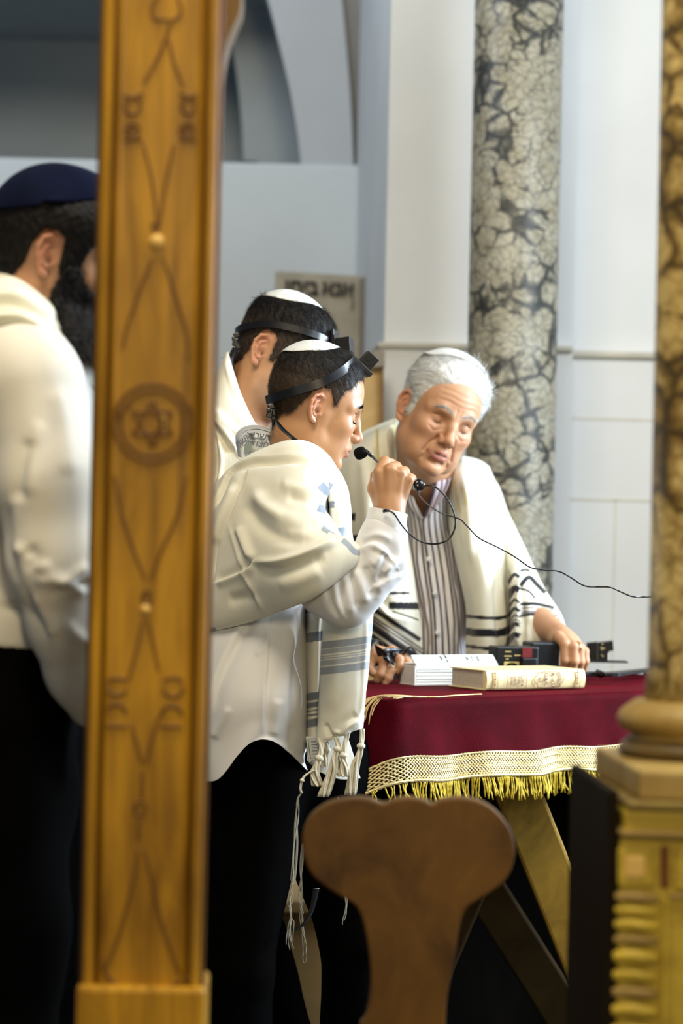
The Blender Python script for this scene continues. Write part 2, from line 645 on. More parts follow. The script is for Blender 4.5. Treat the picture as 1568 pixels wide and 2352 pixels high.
def surface(f, lo, hi, h, B=8):
    """sparse surface nets of f = 0 inside a box; returns verts, quads"""
    h = h * QUAL
    lo = np.array(lo, np.float64); hi = np.array(hi, np.float64)
    nb = np.ceil((hi - lo) / (h * B)).astype(int)
    n = nb * B
    g = np.stack(np.meshgrid(*[np.arange(k) for k in nb], indexing='ij'), -1).reshape(-1, 3)
    cen = lo + (g + 0.5) * B * h
    dv = np.concatenate([f(c.astype(np.float32)) for c in np.array_split(cen, max(1, len(cen) // 200000))])
    g = g[np.abs(dv) < 0.5 * B * h * 1.75 * 1.5]
    loc = np.stack(np.meshgrid(*[np.arange(B + 1)] * 3, indexing='ij'), -1)
    cells, verts, edges = [], [], []
    M = (n + 2).astype(np.int64)
    def key(c): return (c[..., 0] * M[1] + c[..., 1]) * M[2] + c[..., 2]
    for gb in np.array_split(g, max(1, len(g) // 300)):
        if len(gb) == 0: continue
        I = gb[:, None, None, None, :] * B + loc[None]
        pts = (lo + I * h).astype(np.float32)
        v = f(pts.reshape(-1, 3)).reshape(I.shape[:-1])
        s = v < 0
        cs = [s[:, a:B + a, b:B + b, c:B + c] for a in (0, 1) for b in (0, 1) for c in (0, 1)]
        cnt = sum(q.astype(np.int8) for q in cs)
        act = np.argwhere((cnt > 0) & (cnt < 8))
        if len(act) == 0: continue
        bi, ci, cj, ck = act.T
        val = np.stack([v[bi, ci + a, cj + b, ck + c] for a in (0, 1) for b in (0, 1) for c in (0, 1)], -1)
        corner = np.array([(a, b, c) for a in (0, 1) for b in (0, 1) for c in (0, 1)], float)
        acc = np.zeros((len(act), 3)); num = np.zeros(len(act))
        for a in range(8):
            for b in range(a + 1, 8):
                if np.abs(corner[a] - corner[b]).sum() != 1: continue
                x = (val[:, a] < 0) != (val[:, b] < 0)
                t = np.where(x, val[:, a] / (val[:, a] - val[:, b] + 1e-20), 0)
                pt = corner[a] + (corner[b] - corner[a]) * t[:, None]
                acc += np.where(x[:, None], pt, 0); num += x
        cidx = gb[bi] * B + act[:, 1:]
        cells.append(key(cidx)); verts.append(lo + (cidx + acc / num[:, None]) * h)
        for ax in range(3):
            e = [0, 0, 0]; e[ax] = 1
            s0 = s[:, :B, :B, :B]; s1 = s[:, e[0]:B + e[0], e[1]:B + e[1], e[2]:B + e[2]]
            q = np.argwhere(s0 != s1)
            if len(q):
                edges.append((ax, gb[q[:, 0]] * B + q[:, 1:], s0[q[:, 0], q[:, 1], q[:, 2], q[:, 3]]))
    K = np.concatenate(cells); Vt = np.concatenate(verts)
    o = np.argsort(K); K = K[o]; Vt = Vt[o]
    quads = []
    for ax, gi, neg in edges:
        u, w = (ax + 1) % 3, (ax + 2) % 3
        ids = []; ok = (gi[:, u] > 0) & (gi[:, w] > 0)
        for a, b in ((0, 0), (1, 0), (1, 1), (0, 1)):
            c = gi.copy(); c[:, u] -= a; c[:, w] -= b
            kk = key(c); p = np.minimum(np.searchsorted(K, kk), len(K) - 1)
            ok &= K[p] == kk
            ids.append(p)
        q = np.stack(ids, -1)
        q = np.where(neg[:, None], q, q[:, ::-1])
        quads.append(q[ok])
    return Vt, np.concatenate(quads)


def sdf_normals(f, V, e=0.0008):
    V = V.astype(np.float32)
    g = np.stack([f(V + V3(e, 0, 0)) - f(V - V3(e, 0, 0)), f(V + V3(0, e, 0)) - f(V - V3(0, e, 0)), f(V + V3(0, 0, e)) - f(V - V3(0, 0, e))], -1)
    return g / (np.linalg.norm(g, axis=-1, keepdims=True) + 1e-9)


def set_tone(me, C):
    a = me.color_attributes.new('tone', 'FLOAT_COLOR', 'POINT')
    c = np.ones((len(me.vertices), 4), np.float32); c[:, :3] = C
    a.data.foreach_set('color', c.ravel())


def strands(roots, dirs, normals, length, width, seg=3, bend=None, lift=0.3, jitter=0.25, rng=None):
    """thin tapering hair blades; returns verts, quads"""
    rng = rng or RNG
    n = len(roots)
    L = (np.broadcast_to(length, n) * rng.uniform(0.7, 1.15, n))[:, None]
    d = dirs + normals * lift + rng.normal(size=(n, 3)) * jitter
    d /= np.linalg.norm(d, axis=1, keepdims=True) + 1e-9
    b = bend if bend is not None else np.zeros((n, 3))
    side = np.cross(d, normals + rng.normal(size=(n, 3)) * 0.6); side /= np.linalg.norm(side, axis=1, keepdims=True) + 1e-9
    rows = []
    for k in range(seg + 1):
        t = k / seg
        c = roots + d * L * t + b * (L * t * t)
        w = width * (1 - 0.85 * t)
        rows.append(np.stack([c - side * w / 2, c + side * w / 2], 1))
    V = np.stack(rows, 1).reshape(n, -1, 3)        # n, (seg+1)*2, 3
    m = (seg + 1) * 2
    q = np.array([(2 * k, 2 * k + 1, 2 * k + 3, 2 * k + 2) for k in range(seg)])
    Q = (np.arange(n)[:, None, None] * m + q[None]).reshape(-1, 4)
    return V.reshape(-1, 3), Q


def join_vq(*parts):
    V, Q, o = [], [], 0
    for v, q in parts:
        V.append(v); Q.append(np.asarray(q) + o); o += len(v)
    return np.concatenate(V), np.concatenate(Q)
# ================================================================== the setting
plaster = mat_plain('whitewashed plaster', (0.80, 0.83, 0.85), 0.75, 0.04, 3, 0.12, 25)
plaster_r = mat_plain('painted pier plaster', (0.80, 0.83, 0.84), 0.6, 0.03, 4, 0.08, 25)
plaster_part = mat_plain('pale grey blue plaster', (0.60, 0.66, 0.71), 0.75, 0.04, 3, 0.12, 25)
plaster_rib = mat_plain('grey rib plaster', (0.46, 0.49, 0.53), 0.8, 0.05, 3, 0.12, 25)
plaster_recess_shade = mat_plain('plaster with recess shade', (0.46, 0.52, 0.56), 0.85, 0.06, 3, 0.12, 25)  # white plaster greyed, so the recess shade sits in its colour
plaster_arch_shade = mat_plain('plaster with arch shade', (0.42, 0.43, 0.44), 0.85, 0.06, 3, 0.12, 25)  # shade on the arch wall put into its grey
stone_sill = mat_plain('stone sill', (0.60, 0.58, 0.50), 0.6, 0.1, 12, 0.1, 60)
floor_tile = mat_plain('dark stone floor', (0.10, 0.085, 0.065), 0.35, 0.25, 6, 0.1, 40)


def struct(name, mb, mat, **kw):
    o = mb.build(name, mat, None, **kw)
    o['kind'] = 'structure'
    return o


def wall_box(mb, x0, x1, y0, y1, z0, z1):
    mb.box(T(((x0 + x1) / 2, (y0 + y1) / 2, (z0 + z1) / 2)), (x1 - x0, y1 - y0, z1 - z0))


m = MB(); wall_box(m, -3.2, 3.2, 0.3, 10.0, -0.06, 0.0); struct('floor', m, floor_tile)

# pier and right wall
PIER_L = P(884, 700, 6.6).x
LEDGE = P(1100, 805, 6.6).z
m = MB(); wall_box(m, P(1235, 700, 6.72).x, 3.2, 6.72, 7.1, LEDGE, 4.6); struct('wall_right', m, plaster)
m = MB(); wall_box(m, P(1235, 700, 6.72).x, 3.2, 6.69, 7.1, 0, LEDGE); struct('wall_right_dado', m, plaster_r)
# pier block with a splayed left return
a = Vector((PIER_L, 6.6, 0)); b = Vector((P(815, 600, 8.0).x, 8.0, 0)); c = Vector((0.62, 8.0, 0)); d = Vector((0.62, 6.6, 0))
m = MB(); m.prism([a + Vector((0, 0, LEDGE)), b + Vector((0, 0, LEDGE)), c + Vector((0, 0, LEDGE)), d + Vector((0, 0, LEDGE))], (0, 0, 4.6 - LEDGE))
struct('wall_pier', m, plaster)
e = Vector((-0.011, -0.02, 0))
m = MB(); m.prism([a + e, b + e * 0.4, c, d + Vector((0, -0.02, 0))], (0, 0, LEDGE)); struct('wall_pier_dado', m, plaster_r)
m = MB(); m.prism([a + e * 1.6 + Vector((0, 0, LEDGE)), b + e + Vector((0, 0, LEDGE)), c + Vector((0, 0, LEDGE)), d + Vector((0, -0.034, LEDGE))], (0, 0, 0.016)); struct('trim_1', m, stone_sill, bevel=0.004)
m = MB(); wall_box(m, P(1235, 700, 6.72).x, 3.2, 6.675, 6.72, LEDGE - 0.006, LEDGE + 0.012); struct('trim_2', m, stone_sill, bevel=0.004)
# pale stone slab joints in the dado
m = MB()
for py in (962, 1148):
    z = P(1390, py, 6.69).z
    wall_box(m, P(1235, 700, 6.72).x, 2.4, 6.6885, 6.692, z - 0.0035, z + 0.0035)
for px in (1410,):
    x = P(px, 1300, 6.69).x
    wall_box(m, x - 0.002, x + 0.002, 6.6885, 6.692, 0.0, P(1390, 1148, 6.69).z)
struct('trim_3', m, mat_plain('slab joint', (0.68, 0.67, 0.60), 0.7, 0.1))

# low partition with the dark arched recess above and behind it
PT = P(400, 368, 7.95).z
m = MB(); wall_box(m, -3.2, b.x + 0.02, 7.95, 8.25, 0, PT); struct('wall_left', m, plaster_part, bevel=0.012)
m = MB(); wall_box(m, -3.2, 1.0, 9.6, 9.8, 0, 4.6); struct('wall_back', m, plaster_recess_shade)
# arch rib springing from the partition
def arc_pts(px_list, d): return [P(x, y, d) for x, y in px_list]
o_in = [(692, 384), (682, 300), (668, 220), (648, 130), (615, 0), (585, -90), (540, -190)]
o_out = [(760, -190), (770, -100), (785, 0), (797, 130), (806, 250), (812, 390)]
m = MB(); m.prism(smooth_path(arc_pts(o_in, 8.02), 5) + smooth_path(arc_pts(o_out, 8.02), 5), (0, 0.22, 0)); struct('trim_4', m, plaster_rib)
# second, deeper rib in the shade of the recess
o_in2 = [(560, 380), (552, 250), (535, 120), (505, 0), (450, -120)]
m = MB(); m.prism(smooth_path(arc_pts([(700, 384), (690, 250), (660, 100), (620, -20), (590, -120)], 8.9), 5) + smooth_path(arc_pts(o_in2[::-1], 8.9), 5), (0, 0.1, 0)); struct('trim_5', m, plaster_recess_shade)
m = MB(); m.prism([P(785, -20, 8.2), P(812, 390, 8.2), P(960, 390, 8.2), P(960, -250, 8.2), P(740, -250, 8.2)], (0, 0.1, 0)); struct('wall_arch', m, plaster_arch_shade)
# vault slab over the recess, added to keep overhead light off it
m = MB(); wall_box(m, -3.2, 1.0, 8.1, 9.8, 3.22, 3.34); struct('ceiling', m, plaster_recess_shade)

# ------------------------------------------------------------------ far marble column
marble_far = mat_marble('black veined marble', (0.012, 0.015, 0.018), (0.12, 0.12, 0.10), (0.44, 0.415, 0.325), 1.25, 0.55, 0.45)
ct = P(1180, 600, 6.25)
cr = 103 / F_PX * 6.25
root = empty('marble_column', (ct.x, ct.y, 0), 'tall round black veined marble column standing against the white wall', 'column')
m = MB(); m.lathe((ct.x, ct.y, 0.30), [(cr * 1.02, 0), (cr * 1.0, 0.6), (cr * 0.985, 4.2)], 64); m.build('column_shaft', marble_far, root, True)
m = MB(); m.lathe((ct.x, ct.y, 0.0), [(cr * 1.5, 0), (cr * 1.5, 0.12), (cr * 1.35, 0.14), (cr * 1.42, 0.19), (cr * 1.3, 0.24), (cr * 1.15, 0.27), (cr * 1.15, 0.31)], 64); m.build('column_base', stone_sill, root, True)

# ------------------------------------------------------------------ notice, crate wood and cloths at the back
stone = mat_plain('grey brown stone slab', (0.36, 0.33, 0.265), 0.8, 0.12, 14, 0.2, 40)
ink = mat_plain('faded black ink', (0.02, 0.02, 0.018), 0.8)
q = [P(632, 622, 7.5), P(842, 634, 7.5), P(836, 900, 7.5), P(620, 900, 7.5)]
root = empty('inscribed_slab', q[3], 'grey brown slab with black Hebrew lettering leaning behind the men', 'sign')
m = MB(); m.prism([q[0], q[1], P(836, 1500, 7.45), P(606, 1500, 7.45)], (0, 0.06, 0)); m.build('slab', stone, root, bevel=0.004)
def slab_text(s, px, py, size, nm='inscription'):
    c0 = P(px, py, 7.49)
    return lettering(nm, heb(s), size, frame(c0, (0.999, 0, -0.035), (0.035, 0, 0.999), (0, -1, 0.0)), ink, root, 0.001, 0.0022)
slab_text('אנא', 776, 664, 0.062)
slab_text('ביחו', 692, 660, 0.062)
m = MB(); m.tube(smooth_path([P(800, 668, 7.488), P(810, 690, 7.488), P(806, 712, 7.488)], 6), [0.003] * 12 + [0.001], 6); m.build('painted_flourish', mat_plain('brown ink', (0.2, 0.18, 0.13), 0.8), root)
m = MB(); m.prism([P(826, 640, 7.47), P(842, 636, 7.47), P(840, 1400, 7.43), P(822, 1400, 7.43)], (0, 0.03, 0)); m.build('slab_edge', mat_plain('dark slab edge', (0.17, 0.16, 0.13), 0.8), root)

tan_board = mat_wood('tan plywood', (0.40, 0.25, 0.09), (0.56, 0.37, 0.15), (3, 3, 14), 0.5, 0.05)
brown_wood = mat_wood('brown wood', (0.09, 0.045, 0.015), (0.22, 0.12, 0.045), (14, 14, 2), 0.45)
cl = P(838, 842, 6.3); cr_ = P(880, 842, 6.3)
root = empty('book_cabinet', (cl.x + 0.02, 6.3, 0), 'tan wooden cabinet with a sloping lid beside the white pier', 'cabinet')
m = MB(); wall_box(m, cl.x - 0.045, cr_.x, 6.3, 6.56, 0, cl.z); m.build('cabinet_body', tan_board, root, bevel=0.004)
m = MB(); m.prism([P(806, 848, 6.28), P(884, 843, 6.28), P(884, 798, 6.28), P(858, 806, 6.28), P(842, 836, 6.28)], (0, 0.2, 0)); m.build('sloping_lid', mat_wood('grey brown board', (0.16, 0.13, 0.10), (0.26, 0.22, 0.17), (8, 8, 2)), root, bevel=0.003)
m = MB()
m.prism([P(875, 846, 6.29), P(881, 846, 6.29), P(881, 1500, 6.29), P(875, 1500, 6.29)], (0, 0.01, 0)); m.build('edge_strip', brown_wood, root)

green_cloth = mat_plain('dark green cloth', (0.012, 0.05, 0.035), 0.9, 0.3, 20, 0.3, 60)
def lump(name, px0, px1, py_base, h_px, d, label, group=None):
    pts = []
    a0 = P(px0, py_base, d); a1 = P(px1, py_base, d)
    c = (a0 + a1) / 2; c.z = PT + 0.001
    hx = (a1 - a0).length / 2; hz = h_px / F_PX * d
    mb = MB(); rows = []
    for i in range(25):
        t = -1 + 2 * i / 24
        prof = max(0.03, (1 - abs(t) ** 2.2)) * (0.75 + 0.25 * math.sin(4.1 * t + px0))
        ring = []
        for k in range(13):
            an = PI * k / 12
            ring.append(mb.bm.verts.new(Vector((c.x + t * hx, d + 0.03 - math.cos(an) * 0.07 * (0.4 + 0.6 * prof), PT + 0.001 + math.sin(an) * hz * prof))))
        rows.append(ring)
    for A, B in zip(rows[:-1], rows[1:]):
        for k in range(13):
            mb.bm.faces.new((A[k], A[(k + 1) % 13], B[(k + 1) % 13], B[k]))
    mb.bm.faces.new(rows[0]); mb.bm.faces.new(rows[-1][::-1])
    o = mb.build(name, green_cloth, None, True)
    tag(o, label, 'cloth')
lump('folded_cloth', 498, 648, 374, 16, 8.06, 'dark green folded cloth lying on the partition beside the carved post')
lump('folded_cloth', 205, 252, 350, 16, 8.06, 'small dark cloth bundle on the partition top left of the carved post')

# bench behind the legs
bench_wood = mat_wood('ochre bench wood', (0.36, 0.22, 0.08), (0.50, 0.33, 0.13), (2, 2, 10), 0.5, 0.05)
bt = P(690, 2064, 5.75)
root = empty('low_bench', (0.0, 5.95, 0), 'low ochre wooden bench standing on the floor behind the legs', 'bench')
m = MB(); wall_box(m, -1.5, 0.16, 5.72, 6.12, bt.z - 0.03, bt.z); m.build('bench_seat', bench_wood, root, bevel=0.004)
m = MB(); wall_box(m, -1.48, 0.14, 5.76, 6.10, 0, bt.z - 0.03); m.build('bench_front', bench_wood, root, bevel=0.003)
# ================================================================== carved post in the foreground
honey = mat_wood('honey coloured carved wood', (0.175, 0.076, 0.003), (0.52, 0.265, 0.014), (16, 16, 1.3), 0.42, 0.2, contrast=(0.36, 0.60))
honey_dark = mat_wood('dark patina in the carving', (0.10, 0.042, 0.008), (0.22, 0.10, 0.02), (16, 16, 2), 0.5)
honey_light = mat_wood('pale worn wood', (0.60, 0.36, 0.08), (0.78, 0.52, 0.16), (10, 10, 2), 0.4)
edge_red = mat_wood('reddish edge wood', (0.10, 0.03, 0.01), (0.20, 0.07, 0.02), (16, 16, 2), 0.5)
PD = 2.75
xl = P(212, 1176, PD).x; xr = P(482, 1176, PD).x; yc = P(347, 1176, PD).y
pw = xr - xl
zb = P(330, 2262, PD).z
root = empty('carved_post', ((xl + xr) / 2, yc + 0.05, 0), 'tall honey brown carved wooden post standing in front of the bearded man', 'post')
# moulded cross section: rounded fillet, groove, flat panel, groove, fillet
prof = [(0, 0.10), (0, 0.006), (0.02, 0.001), (0.06, 0.0), (0.085, 0.002), (0.10, 0.008), (0.115, 0.010), (0.13, 0.006), (0.15, 0.003), (0.165, 0.006), (0.185, 0.0065)]
prof = prof + [(1 - u, v) for u, v in prof[::-1]]
pts = [Vector((xl + u * pw, yc + v, zb)) for u, v in prof]
m = MB(); m.prism(pts, (0, 0, 3.4 - zb)); m.build('post_shaft', honey, root, bevel=0.0)
m = MB(); m.box(T(((xl + xr) / 2, yc + 0.05, zb / 2)), (pw + 0.012, 0.118, zb), 0.006); m.build('base_block', honey, root)
for s, nm in ((xl, 'edge_bead'), (xr, 'edge_bead')):
    m = MB(); m.tube([(s, yc + 0.010, zb), (s, yc + 0.010, 3.4)], 0.0042, 8); m.build(nm, edge_red if s == xr else honey_dark, root, True)
for u in (0.115, 0.885):
    m = MB(); m.tube([(xl + u * pw, yc + 0.0085, zb), (xl + u * pw, yc + 0.0085, 3.4)], 0.0022, 8); m.build('groove_line', honey_dark, root, True)
YF = yc + 0.0055
def F(px, py, lift=0.0):
    p = P(px, py, PD); k = (YF - lift - CAM_P.y) / (p.y - CAM_P.y)
    return CAM_P + (p - CAM_P) * k
def carve(name, lines, r, mat, closed=False, k=6, taper=True):
    for ln in lines:
        mb = MB()
        pth = smooth_path([F(*q) for q in ln], k)
        n = len(pth)
        rr = [r * (0.45 + 0.55 * math.sin(PI * (i + 0.5) / n) ** 0.5) if taper else r for i in range(n)]
        mb.tube(pth, rr, 6)
        mb.build(name, mat, root, True)
def loop(cx, cy, rx, ry=None, a0=0, a1=360, n=14, tilt=0):
    ry = ry or rx
    return [(cx + rx * math.cos(math.radians(a)), cy + ry * math.sin(math.radians(a))) for a in np.linspace(a0, a1, n)]
carve('carved_line', [
    [(376, -30), (352, 4), (350, 34), (362, 44), (390, 44)], [(408, -10), (416, 30), (392, 52), (378, 96), (358, 140), (330, 190)], [(388, 90), (398, 140), (420, 196)],
    [(330, 330), (346, 400), (356, 470), (360, 520)], [(398, 330), (384, 400), (372, 470), (366, 520)],
    [(352, 592), (330, 640), (312, 690), (292, 750), (282, 800)], [(374, 592), (394, 650), (412, 710), (426, 760), (432, 830)],
    [(262, 1090), (280, 1180), (306, 1260), (332, 1328)], [(430, 1090), (404, 1190), (372, 1260), (346, 1328)],
    [(326, 1424), (316, 1480), (304, 1530), (296, 1560)], [(340, 1424), (352, 1480), (364, 1540)],
    [(300, 1660), (314, 1710), (326, 1752)], [(366, 1640), (348, 1700), (336, 1752)],
    [(316, 1950), (306, 2020), (284, 2110), (258, 2190), (238, 2230)], [(332, 1950), (350, 2030), (372, 2120), (398, 2200), (416, 2240)],
    [(232, 2190), (244, 2236), (280, 2276), (310, 2320)], [(322, 2330), (356, 2294), (400, 2262), (440, 2240)],
], 0.0020, honey_dark)
carve('carved_scroll', [loop(305, 242, 17, 20), loop(305, 298, 15, 15), loop(432, 242, 15, 19), loop(430, 298, 15, 15), [(284, 216), (306, 224), (328, 214)], [(412, 212), (432, 222), (452, 216)],
    [(284, 322), (306, 318), (326, 322)], [(412, 322), (430, 318), (450, 322)],
    loop(270, 1578, 24, 18, 20, 200), [(246, 1566), (262, 1558), (294, 1562)], loop(266, 1640, 24, 22, 180, 360), [(240, 1666), (292, 1668)],
    loop(398, 1582, 22, 18, -20, 190), [(376, 1564), (400, 1556), (420, 1566)], loop(394, 1644, 24, 22, 175, 360), [(368, 1668), (418, 1670)]], 0.0026, honey_dark)
carve('carved_eyelet', [loop(305, 298, 4, 4), loop(430, 298, 4, 4), loop(338, 1372, 11, 15), loop(322, 1856, 13, 16), [(328, 1770), (326, 1800), (324, 1836)], [(318, 1880), (318, 1930)], loop(358, 520, 7, 9)], 0.0022, honey_dark)
star = []
for j in range(2):
    tri = [(350 + 52 * math.cos(math.radians(90 + 60 * j * 1 + 120 * q)), 972 + 52 * math.sin(math.radians(90 + 60 * j + 120 * q))) for q in range(4)]
    star += [[tri[q], tri[q + 1]] for q in range(3)]
carve('rosette_line', [loop(350, 972, 88, 90, n=28), loop(350, 972, 72, 74, n=28), loop(346, 970, 22, 26)] + star + [[(262, 966), (276, 948), (300, 930)], [(436, 930), (444, 966), (430, 1010)]], 0.0021, honey_dark, taper=False)
carve('rosette_highlight', [[(372, 952), (378, 972), (374, 990)]], 0.002, honey_light)  # pale line set in as a painted highlight
mb = MB(); mb.lathe(F(361, 556), [(0.009, -0.002), (0.009, 0.002), (0.006, 0.006), (0.001, 0.0075)], 16, axis=Vector((0, -1, 0))); mb.build('carved_button', honey_light, root, True)
mb = MB(); mb.lathe(F(334, 1400), [(0.006, -0.002), (0.006, 0.002), (0.001, 0.005)], 16, axis=Vector((0, -1, 0))); mb.build('carved_button', honey_light, root, True)
# curved bracket branching off the post near the top
bp = [(505, 222), (512, 150), (524, 96), (541, 50), (553, 18), (556, -60), (500, -60), (500, 222)]
mb = MB(); mb.prism(smooth_path([P(x, y, PD + 0.09) for x, y in bp[:6]], 5) + [P(x, y, PD + 0.09) for x, y in bp[6:]], (0, 0.06, 0)); mb.build('bracket', mat_wood('worn bracket wood', (0.10, 0.055, 0.015), (0.26, 0.15, 0.045), (10, 10, 1.5)), root, bevel=0.002)

# ================================================================== chair in the foreground
CD = 3.12
cw = mat_wood('mottled brown chair wood', (0.040, 0.016, 0.003), (0.17, 0.078, 0.011), (5, 5, 3), 0.5, 0.1, contrast=(0.34, 0.64))
out = [(826, 2352), (842, 2330), (852, 2260), (846, 2180), (832, 2110), (812, 2076), (770, 2052), (722, 2016), (698, 1972), (694, 1920), (712, 1876), (750, 1846), (800, 1833), (845, 1834), (880, 1846),
       (908, 1836), (940, 1832), (975, 1838), (994, 1847), (1016, 1836), (1060, 1832), (1110, 1844), (1150, 1874), (1176, 1916), (1182, 1962), (1168, 2010), (1136, 2044), (1090, 2072), (1066, 2094), (1052, 2140), (1040, 2220), (1026, 2290), (1022, 2352)]
c0 = P(935, 2352, CD)
seat_z = 0.44
root = empty('splat_back_chair', (c0.x, CD + 0.2, 0), 'brown wooden chair with a scalloped mushroom shaped back in front of the table', 'chair')
pts = [P(x, y, CD) for x, y in out]
wb = (pts[0] - pts[-1]).length / 2
pts = smooth_path(pts, 3)
low_y = c0.y + (c0.z - seat_z) * math.tan(PITCH)
low = [Vector((c0.x + wb * 0.98, low_y, seat_z)), Vector((c0.x - wb * 0.98, low_y, seat_z))]
mb = MB(); mb.prism(pts + low, (0, 0.028, 0)); mb.build('backrest', cw, root, bevel=0.006, seg=3)
mb = MB(); mb.lathe((c0.x, CD + 0.22, seat_z - 0.035), [(0.17, 0), (0.19, 0.008), (0.195, 0.03), (0.18, 0.036)], 40); mb.build('seat', cw, root, True)
for sx, sy in ((-1, -1), (1, -1), (-1, 1), (1, 1)):
    mb = MB(); mb.tube([(c0.x + sx * 0.10, CD + 0.22 + sy * 0.10, seat_z - 0.03), (c0.x + sx * 0.17, CD + 0.22 + sy * 0.16, 0.0)], [0.022, 0.015], 10); mb.build('leg', cw, root, True)

# ================================================================== right column on a carved pedestal
gold_wood = mat_wood('gilded carved wood', (0.22, 0.135, 0.012), (0.66, 0.49, 0.06), (6, 6, 9), 0.42, 0.35, contrast=(0.25, 0.7))
shade_wood = mat_wood('wood with side shade', (0.006, 0.004, 0.002), (0.016, 0.010, 0.005), (9, 9, 2), 0.8, spec=0.08)  # near black, shade of the pedestal side as a colour
plinth_wood = mat_wood('brown plinth wood', (0.24, 0.15, 0.04), (0.46, 0.32, 0.10), (6, 6, 2), 0.5)
marble_near = mat_marble('ochre veined marble', (0.03, 0.02, 0.008), (0.24, 0.16, 0.045), (0.52, 0.40, 0.16), 1.15, 0.62, 0.35)
GD = 2.9
sx = P(1612, 1200, GD); ax = Vector((sx.x, sx.y, 0)); sr = (1612 - 1494) / F_PX * GD
zt = P(1612, 1600, GD).z
root = empty('marble_colonnette', (ax.x, ax.y, zt - 0.02), 'ochre veined marble colonnette with a ringed base on the carved pedestal', 'column')
zz = lambda py: P(1500, py, GD).z
mb = MB(); mb.lathe((ax.x, ax.y, zz(1612)), [(sr * 1.06, 0), (sr * 1.0, 0.04), (sr * 0.92, 2.2)], 56); mb.build('column_shaft', marble_near, root, True)
k = lambda px: (1612 - px) / F_PX * GD
ringprof = [(k(1468), 1606), (k(1450), 1618), (k(1434), 1630), (k(1427), 1644), (k(1428), 1660), (k(1440), 1674), (k(1456), 1680), (k(1458), 1694), (k(1448), 1700)]
mb = MB(); mb.lathe((ax.x, ax.y, 0), [(r, zz(y)) for r, y in ringprof[::-1]], 56); mb.build('upper_torus', plinth_wood, root, True)
ringprof = [(k(1450), 1694), (k(1438), 1704), (k(1430), 1716), (k(1430), 1724), (k(1438), 1731), (k(1444), 1735)]
mb = MB(); mb.lathe((ax.x, ax.y, 0), [(r, zz(y)) for r, y in ringprof[::-1]], 56); mb.build('lower_torus', mat_wood('dark ring wood', (0.07, 0.045, 0.012), (0.17, 0.115, 0.035), (5, 5, 5)), root, True)
# pedestal: square pillar seen at its corner
def pillar(mb, corner_px, left_px, py_top, py_bot, d, grow=0.0):
    """square block whose near vertical corner sits at corner_px; the left face recedes towards left_px"""
    c = P(corner_px, 1900, d); zt_, zb_ = P(corner_px, py_top, d).z, (P(corner_px, py_bot, d).z if py_bot else 0.0)
    w = 0.36
    u = Vector((math.cos(math.radians(-6)), math.sin(math.radians(-6)), 0))     # right face direction
    l0 = P(left_px, 1900, d + 0.3)
    lv = Vector((l0.x - c.x, l0.y - c.y, 0))
    A = Vector((c.x, c.y, zb_)); B = A + u * w; D = A + lv; Cc = B + lv
    mb.prism([A, B, Cc, D], (0, 0, zt_ - zb_))
    return A, u, lv, zt_, zb_
root = empty('carved_pedestal', (ax.x, ax.y, 0), 'gilded carved wooden pedestal with one side darkened as shade at the right edge', 'pedestal')
mb = MB(); pillar(mb, 1466, 1362, 1770, 1838, 2.70); mb.build('plinth', plinth_wood, root, bevel=0.004)
mb = MB(); pillar(mb, 1440, 1338, 1842, 1858, 2.68); mb.build('top_moulding', mat_wood('dark gilt moulding', (0.12, 0.08, 0.02), (0.30, 0.21, 0.05), (6, 6, 9)), root, bevel=0.003)
mb = MB(); A, u, lv, _, _ = pillar(mb, 1432, 1338, 1856, 1920, 2.69); mb.build('cornice', gold_wood, root, bevel=0.006)
mb = MB(); pillar(mb, 1424, 1336, 1906, 1922, 2.685); mb.build('lower_moulding', plinth_wood, root, bevel=0.003)
mb = MB(); A, u, lv, pz, _ = pillar(mb, 1424, 1334, 1920, None, 2.70); body = mb.build('pedestal_body', gold_wood, root, bevel=0.002)
# dark board added to carry the shade of the pedestal's left side
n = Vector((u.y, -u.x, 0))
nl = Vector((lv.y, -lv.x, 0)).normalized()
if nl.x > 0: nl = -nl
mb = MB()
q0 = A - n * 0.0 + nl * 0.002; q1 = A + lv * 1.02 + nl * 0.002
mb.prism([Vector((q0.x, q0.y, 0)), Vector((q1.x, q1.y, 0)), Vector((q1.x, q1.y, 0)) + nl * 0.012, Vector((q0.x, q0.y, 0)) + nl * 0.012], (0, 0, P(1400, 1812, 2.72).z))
mb.build('shade_board', shade_wood, root, bevel=0.003)
# relief on the lit face
def G(px, py, lift=0.0):
    """point on the lit pedestal face"""
    p = P(px, py, 2.7); dirv = p - CAM_P
    A0 = Vector((A.x, A.y, 0)) + n * lift
    t = (A0 - CAM_P).dot(n) / dirv.dot(n)
    return CAM_P + dirv * t
def relief(name, quad, h, mat, bevel=0.004):
    mb = MB(); pts = [G(x, y, -0.002) for x, y in quad]
    mb.prism(pts, n * (h + 0.002)); return mb.build(name, mat, root, bevel=bevel)
if (CAM_P - A).dot(n) < 0: n = -n
relief('corner_block', [(1418, 1944), (1500, 1944), (1500, 2036), (1418, 2036)], 0.007, gold_wood)
relief('corner_block_inset', [(1434, 1962), (1482, 1962), (1482, 2016), (1434, 2016)], 0.011, honey_light)
relief('panel_moulding', [(1516, 1940), (1536, 1940), (1536, 2040), (1516, 2040)], 0.006, edge_red)
relief('panel_moulding', [(1548, 1944), (1660, 1944), (1660, 2044), (1548, 2044)], 0.007, gold_wood)
relief('panel_frame', [(1522, 2058), (1536, 2058), (1530, 2500), (1514, 2500)], 0.009, gold_wood)
relief('panel_frame', [(1536, 2050), (1700, 2054), (1700, 2066), (1536, 2062)], 0.006, plinth_wood)
ys = [2046, 2078, 2108, 2144, 2176, 2222, 2262, 2300, 2346, 2390]
